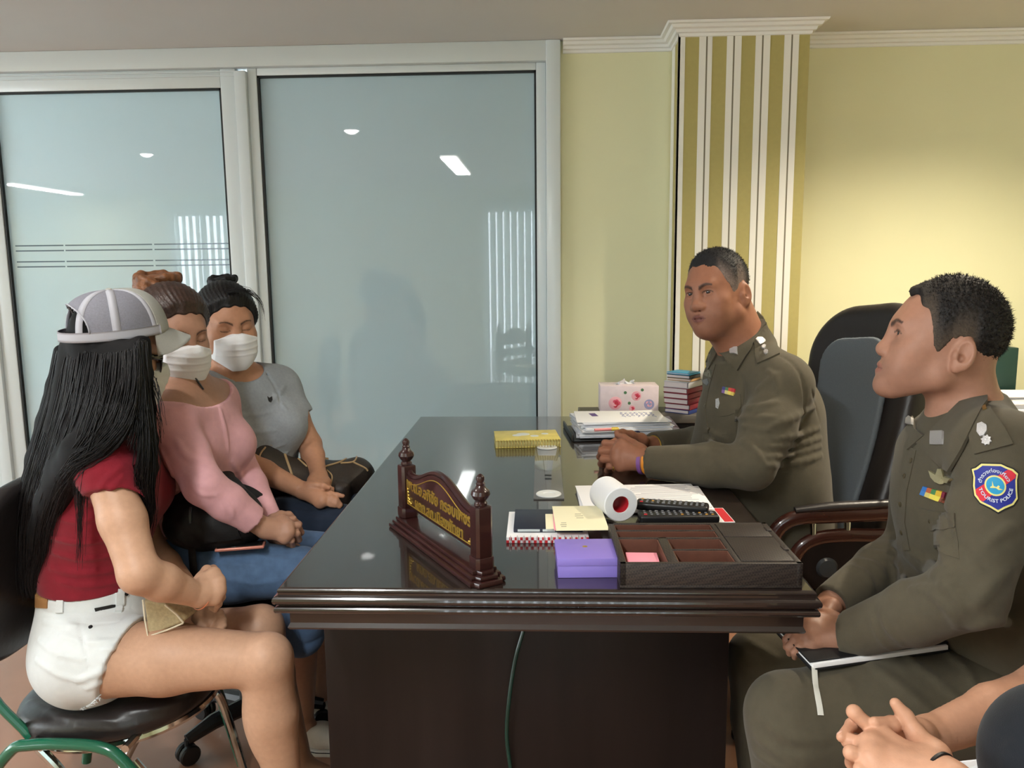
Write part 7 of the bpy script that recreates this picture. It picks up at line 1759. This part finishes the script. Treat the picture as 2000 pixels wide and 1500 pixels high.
# ---- the desk owner's high-backed chair
def exec_chair():
    t = thing('executive_chair', V(0.74, 2.30, 0), 'tall black executive chair with grey mesh back panel and curved wooden arms', 'chair')
    zs = 0.50
    sdf_obj('seat', [pad(V(0.66, 2.28, zs-0.05), 0.26, 0.26, 0.11, 0, 3.5)], M_VINYL, t, 0.009)
    # back: local x across, y thickness, z up along the recline; seen obliquely
    b0 = P(1606, 985, 2.30); b1 = P(1697, 588, 2.44); b0 = b0+(b1-b0)*((0.50-b0[2])/(b1[2]-b0[2]))
    ax = nrm(b1-b0); L = np.linalg.norm(b1-b0)
    nrm_f = nrm(V(-0.92, -0.40, 0)); nrm_f = nrm(nrm_f-ax*np.dot(nrm_f, ax)); wx = np.cross(nrm_f, ax)
    Rb = np.stack([wx, ax, nrm_f], 1)
    def bp(u, v, w=0): return b0+wx*u+ax*v+nrm_f*w
    def back_fn(half_w, v0, v1, th, w0, rad, taper, curve=0.045):
        o = np.asarray(b0, F32); Rf = np.asarray(Rb, F32)
        def fn(p):
            q = (p-o)@Rf; vv = (q[:, 1]-v0)/(v1-v0)
            hw = half_w*(1-taper*np.clip(1-vv, 0, 1)**1.5)
            w = q[:, 2]-w0+curve*np.sin(np.clip(vv, 0, 1)*PI)*0.6-0.35*q[:, 0]**2
            dx = np.abs(q[:, 0])-hw+rad; dy = np.abs(q[:, 1]-(v0+v1)/2)-(v1-v0)/2+rad
            d2 = np.sqrt(np.maximum(dx, 0)**2+np.maximum(dy, 0)**2)+np.minimum(np.maximum(dx, dy), 0)-rad
            dz = np.abs(w)-th/2; r2 = th*0.42
            return (np.sqrt(np.maximum(d2+r2, 0)**2+np.maximum(dz+r2, 0)**2)+np.minimum(np.maximum(d2+r2, dz+r2), 0)-r2).astype(F32)
        return [Pr(fn, 0)]
    lo, hi = V(0.4, 1.9, 0.4), V(1.5, 2.9, 1.4)
    sdf_obj('backrest', back_fn(0.225, -0.02, L, 0.095, -0.045, 0.17, 0.12), M_VINYL, t, 0.007)
    sdf_obj('mesh_panel', back_fn(0.135, 0.0, L-0.115, 0.020, 0.008, 0.085, 0.2), M_SPANEL, t, 0.006)
    # wooden loop arms with padded top
    M_ARM = mat('red_brown_arm_wood', srgb(62, 32, 24), 0.25, var=0.3, vscale=25, stretch=(0.2, 1, 1), coat=0.7)
    for y, s in ((2.03, 0), (2.60, 1)):
        off = V(0, y-2.03, 0); A = lambda x, yy, Y=2.03: P(x, yy, Y)+off
        up = [A(1510, 1078), A(1512, 1046), A(1532, 1022), A(1565, 1010), A(1620, 1007), A(1700, 1003), A(1800, 998)]
        MB().tube(up, 0.021, 12, samples=40, flat=0.75, up=(0, 1, 0)).done('arm_rail', M_ARM, t)
        MB().tube([p+V(0, 0, 0.018) for p in (A(1552, 1010), A(1620, 1003), A(1700, 999), A(1795, 994))], [0.012, 0.017, 0.017, 0.014], 12, samples=24, flat=0.7, up=(0, 0, 1)).done('arm_pad', M_VINYL, t)
        lo_ = [A(1552, 1150), A(1548, 1110), A(1560, 1075), A(1590, 1054), A(1640, 1046), A(1720, 1046), A(1800, 1046)]
        MB().tube(lo_, 0.019, 12, samples=40, flat=0.75, up=(0, 1, 0)).done('arm_rail', M_ARM, t)
        pan = [A(1556, 1140), A(1562, 1078), A(1592, 1058), A(1700, 1052), A(1790, 1052), A(1790, 1150), A(1600, 1150)]
        m = MB(); vs = [p-V(0, 0.008, 0) for p in pan]+[p+V(0, 0.008, 0) for p in pan]; n = len(pan)
        m.add(vs, [list(range(n)), list(range(2*n-1, n-1, -1))]+[[i, i+n, (i+1) % n+n, (i+1) % n] for i in range(n)]); m.done('side_panel', M_WOODP, t, smooth=False)
        MB().lathe([(0.0005, 0.010), (0.022, 0.008), (0.027, 0.002), (0.028, 0)], A(1613, 1107)-V(0, 0.008, 0), rotx(PI/2), 28).done('hub_disc', mat('dark_grey_plastic', srgb(58, 60, 62), 0.3), t)
        for x in (1588, 1655):
            a = A(x, 1016); b_ = A(x, 1044); MB().tube([a, b_], 0.0085, 12).done('chrome_stud', M_CHROME, t)
        m = MB(); m.tube([A(1600, 1150), V(A(1600, 1150)[0]+0.02, y, zs-0.08), V(0.70, 2.30+(y-2.30)*0.7, zs-0.10)], 0.018, 10, samples=14, flat=0.6); m.done('arm_bracket', M_ARM, t)
    c = V(0.70, 2.32, 0)
    MB().tube([V(c[0], c[1], 0.07), V(c[0], c[1], 0.22), V(c[0], c[1], 0.23), V(c[0], c[1], zs-0.10)], [0.04, 0.038, 0.025, 0.025], 14).done('gas_post', M_BLACKP, t)
    for k in range(5):
        a = 0.3+k*2*PI/5; d = V(math.cos(a), math.sin(a), 0); e = c+d*0.26
        MB().tube([V(c[0], c[1], 0.10), V(*(c+d*0.13)[:2], 0.095), V(e[0], e[1], 0.07)], [0.03, 0.026, 0.02], 10).done('base_arm', M_ARM, t)
        MB().lathe([(0.004, -0.02), (0.026, -0.02), (0.028, -0.014), (0.028, 0.014), (0.026, 0.02), (0.004, 0.02)], V(e[0], e[1], 0.0285), np.stack([d, [0, 0, 1.0], np.cross(d, [0, 0, 1.0])], 1), 20).done('caster', M_BLACKP, t)
exec_chair()
def plain_chair(c, zs, face, label, back=True):
    t = thing('visitor_chair', V(c[0], c[1], 0), label, 'chair'); f = nrm(V(*face, 0)); s = np.cross([0, 0, 1.0], f)
    R = np.stack([f, s, [0, 0, 1.0]], 1); W = lambda x, y, z: c+R@V(x, y, 0)+V(0, 0, z)
    sdf_obj('seat', [pad(W(0, 0, zs-0.03), 0.23, 0.22, 0.06, 0, 3.5, R=R)], M_VINYL, t, 0.009)
    for sx in (-1, 1):
        for sy in (-1, 1): MB().tube([W(sx*0.19, sy*0.18, zs-0.05), W(sx*0.21, sy*0.20, 0.006)], 0.013, 10).done('leg', M_CHROME, t)
    if back:
        sdf_obj('backrest', [pad(W(-0.245, 0, zs+0.26), 0.19, 0.21, 0.045, 0, 3.0, R=R@roty(PI/2+0.12))], M_VINYL, t, 0.009)
        for sy in (-1, 1): MB().tube([W(-0.19, sy*0.16, zs-0.05), W(-0.235, sy*0.16, zs+0.1), W(-0.27, sy*0.16, zs+0.35)], 0.011, 10, samples=10).done('back_tube', M_CHROME, t)
plain_chair(V(0.93, 1.50, 0), 0.40, (-1, 0), 'black visitor chair under the person with the blue shield patch', back=True)

# ================================================================== things held or carried
def purse():
    M_BEI = mat('beige_monogram', srgb(176, 160, 124), 0.6, var=0.18, vscale=160, bump=0.2, bscale=300); M_EDGE = mat('cream_edge', srgb(216, 206, 182), 0.55)
    a = [P(279, 1170, 1.60), P(322, 1180, 1.59), P(366, 1206, 1.605), P(358, 1216, 1.60), P(289, 1244, 1.585)]
    t = thing('purse', np.mean(a, 0)-V(0, 0, 0.035), 'beige patterned clutch purse on the lap of the person in white shorts', 'purse')
    d = V(0.01, 0.085, 0.0); n = len(a); m = MB(); fl = [V(0, -0.004, 0)]
    vs = a+[p+d for p in a]; m.add(vs, [list(range(n))[::-1], list(range(n, 2*n))]+[[i, (i+1) % n, (i+1) % n+n, i+n] for i in range(n)])
    o = m.done('body', M_BEI, t); bv = o.modifiers.new('b', 'BEVEL'); bv.width = 0.006; bv.segments = 3
    MB().tube([P(322, 1181, 1.586), P(345, 1200, 1.588), P(358, 1216, 1.592)], 0.0022, 8).done('trim', M_EDGE, t)
    MB().tube([P(279, 1171, 1.594), P(283, 1210, 1.583), P(289, 1243, 1.579), P(325, 1231, 1.584), P(358, 1217, 1.594)], 0.002, 8).done('trim', M_EDGE, t)
purse()
def backpack():
    t = thing('backpack', P(420, 1075, 1.90)-V(0, 0, .0), 'black leather backpack on the lap of the person in the pink top', 'bag')
    c = P(425, 1000, 1.93); pr = [ell(c, (0.105, 0.10, 0.085), roty(0.35), 0), ell(P(380, 1020, 1.90), (0.07, 0.08, 0.06), None, 0.05), ell(P(465, 1030, 1.915), (0.055, 0.06, 0.04), None, 0.05), ell(P(420, 945, 1.99), (0.045, 0.05, 0.05), None, 0.05), disp(lambda p: (0.003*np.sin(p[:, 0]*95+p[:, 2]*60)*np.sin(p[:, 1]*80+p[:, 2]*70)).astype(F32))]
    M_BLL = mat('black_soft_leather', srgb(18, 18, 20), 0.6, spec=0.35, bump=0.6, bscale=70)
    bo = sdf_obj('bag', pr, M_BLL, t, 0.005)
    D = Dress(pr, bo)
    D.patch('pocket', [(395, 1000), (455, 1010), (470, 1050), (400, 1058)], M_BLL, 0.005, 0.002, 6); D.patch('zip', [(371, 992), (375, 992), (374, 1022), (370, 1022)], mat('dark_zip', srgb(70, 72, 72), 0.35, metal=0.8), 0.003, 0.002, 5)
    MB().tube([P(374, 1060, 1.835), P(376, 1090, 1.845), P(380, 1125, 1.83), P(388, 1160, 1.84)], 0.0095, 8, flat=0.25, up=(0, -1, 0.2), samples=20).done('strap', M_BLL, t)
    MB().tube([P(455, 950, 2.02), P(490, 962, 2.03), P(520, 985, 2.04), P(545, 1015, 2.06)], [0.014]*4, 8, flat=0.3, up=(0.3, -1, 0.6), samples=20).done('strap', M_BLL, t)
    MB().tube([P(396, 915, 1.97), P(402, 898, 1.96), P(416, 905, 1.97), P(420, 925, 1.99)], 0.006, 8, samples=16).done('handle', M_BLL, t)
    return pr
BP = backpack()
c = P(452, 1074, 1.865); t = thing('phone', c, 'rose gold phone lying on the jeans beside the black backpack', 'phone')
Rp = rotz(0.25)@rotx(-0.1); MB().box(c+V(0.02, 0.01, 0.006), (0.115, 0.058, 0.008), Rp, 0.003, 3).done('case', mat('rose_gold_case', srgb(196, 128, 112), 0.35, metal=0.3), t); MB().box(c+V(0.02, 0.01, 0.0105)+Rp@V(0, 0, 0.0), (0.106, 0.050, 0.001), Rp, 0.0004).done('screen', mat('screen_black', (0.01, 0.01, 0.01), 0.1), t)
def handbag():
    t = thing('handbag', P(610, 985, 2.42), 'dark brown monogram handbag with tan leather trim on the lap of the person in grey', 'handbag')
    M_MON = mat('dark_brown_canvas', srgb(46, 38, 33), 0.5, var=0.25, vscale=220, bump=0.2, bscale=300); M_TAN = mat('tan_leather_trim', srgb(176, 148, 108), 0.5)
    Y = 2.50
    pr = [chain([P(530, 925, 2.34), P(610, 945, 2.42), P(690, 935, 2.52)], [0.062, 0.064, 0.062], 0.02, flat=((0, 1, 0), 0.8)), ell(P(515, 892, 2.33), (0.035, 0.06, 0.055), roty(-0.4), 0.05), ell(P(695, 950, 2.52), (0.04, 0.06, 0.055), None, 0.05), rbx(P(610, 960, 2.43), (0.13, 0.06, 0.05), roty(0.05), 0.03, 0.03), disp(lambda p: (0.002*np.sin(p[:, 0]*70+p[:, 2]*50)).astype(F32))]
    bo = sdf_obj('bag', pr, M_MON, t, 0.0055)
    def strip(pts, r, nm='trim', m=None, lift=0.0):
        pp = spline(np.array(pts, float), 18); q, n = trace(pr, pp[:, 0], pp[:, 1]); ok = np.linalg.norm(q-CAMC, axis=1) < 3.0
        if ok.sum() > 4: MB().tube(q[ok]+n[ok]*(0.001+lift), r, 6).done(nm, m or M_TAN, bo)
    strip([(518, 874), (508, 888), (504, 912)], 0.0028); strip([(556, 888), (570, 930), (574, 955)], 0.004); strip([(552, 872), (575, 890), (600, 912)], 0.003); strip([(632, 912), (665, 902), (692, 886)], 0.003); strip([(690, 903), (712, 914), (718, 920)], 0.003); strip([(638, 918), (648, 930), (645, 950)], 0.0024); strip([(500, 850), (515, 862), (535, 872), (550, 872)], 0.006)
    strip([(690, 886), (697, 890), (690, 902), (665, 905)], 0.0028)
    q, n = trace(pr, [549], [864]); MB().lathe([(0.004, -.004), (0.011, 0), (0.011, 0.018), (0.006, 0.022)], q[0]+n[0]*0.004, np.eye(3), 14).done('toggle', M_TAN, t)
    q, n = trace(pr, [635], [896]); MB().tube([q[0]+n[0]*0.004-V(0.012, 0, 0), q[0]+n[0]*0.005+V(0.014, 0, -0.003)], 0.007, 10).done('toggle', M_TAN, t)
handbag()
def folder():
    qq, nq = trace(TR_E, [1590, 1790], [1322, 1284]); a, b_ = qq[0]+V(-0.005, 0.0, 0.010), qq[1]+V(0, 0, 0.012)
    x = nrm((b_-a)*[1, 1, 0.6]); y = nrm(np.cross([0, 0, 1.0], x)); z = np.cross(x, y); R = np.stack([x, y, z], 1); W_ = 0.26; D_ = 0.17
    o = a; p = lambda u, v, w: o+R@V(u*W_, v*D_, w)
    t = thing('folder', p(.5, .5, 0), 'black folder of papers with white ribbon lying on the right officer\'s lap', 'folder')
    MB().box(p(.5, .5, 0.002), (W_, D_, 0.004), R, 0.001).done('cover', M_BLACKP, t)
    MB().box(p(.5, .49, 0.0085), (W_*0.97, D_*0.97, 0.008), R, 0.0006).done('pages', M_PAPER, t)
    MB().box(p(.5, .52, 0.0145), (W_, D_*0.97, 0.0035), R, 0.001).done('cover', M_BLACKP, t)
    qt, nt_ = trace(TR_E, [1592, 1594, 1597, 1600, 1602], [1334, 1348, 1365, 1382, 1397]); q = [a+V(0.006, 0.004, 0.006)]+list(qt+nt_*0.0025)
    MB().tube(q, 0.006, 6, samples=14, flat=0.12, up=(0.1, -1, 0.1)).done('ribbon', mat('white_ribbon', srgb(214, 214, 206), 0.6), t)
folder()
q = [P(1708, 1168, 1.62), P(1726, 1160, 1.62), P(1745, 1188, 1.60), P(1722, 1198, 1.60)]
m = MB(); d = V(0.0, 0.02, -0.03); vs = q+[p+V(0.001, 0.0015, -0.0012) for p in q]; m.add(vs, [[0, 1, 2, 3], [7, 6, 5, 4], [0, 4, 5, 1], [1, 5, 6, 2], [2, 6, 7, 3], [3, 7, 4, 0]])
tag(m.done('note', M_PAPER, smooth=False), 'small white slip of paper showing between the right officer\'s arms', 'paper')
a, b_ = P(1480, 967, 2.075), P(1592, 983, 2.085)
x = nrm(b_-a); zc = nrm(V(-0.05, 0.0, 1)); zc = nrm(zc-x*np.dot(zc, x)); y = np.cross(zc, x); R = np.stack([x, y, zc], 1); L = np.linalg.norm(b_-a)
t = thing('tablet_case', (a+b_)/2-zc*0.2, 'black tablet case with silver edge standing beside the wooden chair arm', 'tablet')
MB().box((a+b_)/2-zc*0.10, (L, 0.010, 0.20), R, 0.003).done('case', mat('dark_navy_case', srgb(24, 28, 36), 0.4), t); MB().box((a+b_)/2-zc*0.001, (L, 0.012, 0.004), R, 0.001).done('edge_strip', mat('silver_edge', srgb(190, 194, 200), 0.25, metal=0.8), t)
# ================================================================== the person beside the viewer: clasped hands at the lower right
SK_F = srgb(200, 150, 122)
def beside():
    t = thing('person', V(0.95, 0.86, 0.42), 'person in black t-shirt with interlaced fingers, only forearms and hands showing at lower right', 'person')
    # near (left) hand
    wL = P(1868, 1540, 0.87)
    mL = [P(1716, 1437, 0.955), P(1700, 1459, 0.93), P(1702, 1483, 0.91), P(1715, 1506, 0.90)]
    fL = [[P(1668, 1391, 0.965), P(1672, 1394, 1.005), P(1700, 1412, 1.03)], [P(1655, 1436, 0.95), P(1650, 1428, 0.99), P(1680, 1440, 1.02)], [P(1662, 1470, 0.915), P(1664, 1490, 0.935), P(1690, 1508, 0.95)], [P(1680, 1502, 0.90), P(1682, 1520, 0.92), P(1700, 1530, 0.94)]]
    fL[1] = [P(1658, 1447, 0.945), P(1652, 1440, 0.99), P(1680, 1445, 1.02)]
    tL = [P(1828, 1478, 0.925), P(1790, 1436, 0.955), P(1768, 1400, 0.970), P(1749, 1374, 0.975)]
    hL = hand_prims(wL, mL, fL, tL, r=0.0082, palm_r=0.0142, k=0.0025)
    # far (right) hand
    wR = P(1822, 1436, 1.06); eR = P(2035, 1350, 1.16)
    mR = [P(1752, 1430, 1.035), P(1740, 1450, 1.045), P(1742, 1468, 1.05), P(1752, 1484, 1.05)]
    fR = [[P(1700, 1428, 1.005), P(1664, 1416, 0.972), P(1643, 1440, 0.945)], [P(1695, 1450, 1.01), P(1680, 1462, 0.975), P(1672, 1480, 0.945)], [P(1698, 1470, 1.01), P(1690, 1484, 0.97), P(1684, 1500, 0.935)], [P(1710, 1488, 1.02), P(1700, 1500, 0.985), P(1698, 1512, 0.95)]]
    tR = [P(1800, 1436, 1.03), P(1775, 1424, 0.995), P(1742, 1415, 0.968), P(1708, 1411, 0.955)]
    hR = hand_prims(wR, mR, fR, tR, r=0.0082, palm_r=0.0138, k=0.0025)
    sR, sL = V(0.93, 1.06, 1.02), V(0.95, 0.68, 1.02); eL = V(0.72, 0.70, 0.60)
    aR = [chain([sR, sR*.5+eR*.5, eR], [0.048, 0.043, 0.037], 0.03), chain([eR, eR*.55+wR*.45, wR], [0.037, 0.036, 0.0265], 0.012)]
    aL = [chain([sL, sL*.5+eL*.5, eL], [0.05, 0.047, 0.040], 0.03), chain([eL, eL*.55+wL*.45, wL], [0.040, 0.037, 0.027], 0.012)]
    pel, waist, chest, neck = V(1.05, 0.87, 0.50), V(1.02, 0.87, 0.70), V(0.98, 0.87, 0.92), V(0.93, 0.87, 1.10)
    fw = V(-1, 0.15, 0); tor = torso_prims(pel, waist, chest, neck, sL, sR, fw)
    F = Fr(V(0.90, 0.87, 1.24), V(-1, 0.4, -0.1), (0, 0, 1)); head = head_prims(F, True); nk = [cone(F.p(0, -0.03, -0.01), neck, 0.054, 0.06, 0.03)]
    legs = []
    for s in (-1, 1):
        k = V(0.66, 0.87+s*0.10, 0.50); a = V(0.66, 0.87+s*0.10, 0.09); legs += [chain([pel+V(-.02, s*.1, 0), k], [0.088, 0.056], 0.04), chain([k, a], [0.054, 0.036], 0.02)]
    body = head+nk+tor+legs+[group(aR+hR, 0.0012), group(aL+hL, 0.0012)]
    c = P(1720, 1450, 0.98)
    sdf_obj('body', body, skin_mat('skin'), t, 0.009, lo=(0.1, 0.3, -0.02), hi=(1.6, 1.5, 1.6), fine=[(c-V(.10, .14, .12), c+V(.13, .18, .09), 0.0018)], colfn=head_color(F, SK_F, srgb(170, 108, 92), brow=srgb(34, 26, 22)))
    eyes(F, t)
    short_hair(F, head, [0.12, 0.085, 0.06, 0.045, 0.03, 0.018, 0.0, -0.03, -0.045, -0.06, -0.12], [0.1, 0.096, 0.085, 0.06, 0.01, 0.0, 0.026, 0.03, -0.02, -0.05, -0.07], M_HAIRV, t, t1=0.011, cside=srgb(40, 34, 30), ctop=srgb(28, 26, 25))
    # nails
    for (dip, tip, nv) in ((tR[2], tR[3], V(-0.15, -0.75, 0.65)), (tL[2], tL[3], V(0.2, -0.5, 0.8)), (fR[0][1], fR[0][2], V(-0.8, 0.1, 0.6))):
        d = nrm(tip-dip); n = nrm(nv-d*np.dot(nv, d)); R = np.stack([np.cross(d, n), d, n], 1)
        q = tip-d*0.0035+n*0.0052
        MB().lathe([(0.0002, 0.0012), (0.6, 0.0010), (0.9, 0.0004), (1.0, -0.0008)] if False else [(0.0002, 0.0012), (0.0030, 0.0010), (0.0042, 0.0004), (0.0046, -0.0008)], q, R*np.array([[0.95, 1.35, 1.0]]), 16).done('nail', mat('nail', srgb(226, 178, 160), 0.25, coat=0.4), t)
    ts = [offset(tor, 0.014), group([offset(aR[:1], 0.016, 0.02), cut_end(sR*.30+eR*.70, nrm(eR-sR), 0.09)], 0.03), ell(P(2085, 1505, 0.90), (0.090, 0.10, 0.10), rotz(0.2), 0.03), group([offset(aL[:1], 0.018, 0.02)], 0.03)]
    neckcut = Pr(ell(neck+V(-0.02, 0, 0.03), (0.085, 0.085, 0.05), None, 0).fn, 0.004, 's')
    ts = [group(ts[:1]+[neckcut], 0.01)]+ts[1:]
    bs = list(ts); ts += folds(bs, [([(1955, 1470), (1975, 1455), (2000, 1450)], .004), ([(1960, 1490), (1980, 1475), (2000, 1468)], .004)])
    sdf_obj('tshirt', ts, cloth('black_jersey', srgb(28, 32, 38), var=0.1), t, 0.006, lo=(0.1, 0.3, -0.02), hi=(1.6, 1.5, 1.6))
    tr = [offset(legs, 0.02, 0.05), group([offset([ell(pel, (0.15, 0.165, 0.115), None, 0)], 0.012)], 0.02)]
    sdf_obj('trousers', tr, cloth('black_trousers', srgb(26, 28, 34), var=0.1), t, 0.01, lo=(0.1, 0.3, -0.02), hi=(1.6, 1.5, 1.6))
    d = nrm(wL-P(1760, 1480, 0.93)); ring_band('bracelet', wL-d*0.022, d, 0.0290, 0.005, 0.0025, M_BLACKP, t)
    q = [P(1842, 1490, 1.0), P(1935, 1480, 0.97), P(1950, 1520, 0.95), P(1840, 1525, 0.96)]
    m = MB(); vs = q+[p+V(0, 0.001, -0.0015) for p in q]; m.add(vs, [[0, 1, 2, 3], [7, 6, 5, 4], [0, 4, 5, 1], [1, 5, 6, 2], [2, 6, 7, 3], [3, 7, 4, 0]])
    tag(m.done('sheet', M_PAPER, smooth=False), 'white sheet of paper under the forearm at lower right', 'paper')
beside()
plain_chair(V(1.06, 0.87, 0), 0.41, (-1, 0.1), 'black visitor chair under the person in the black t-shirt', back=True)
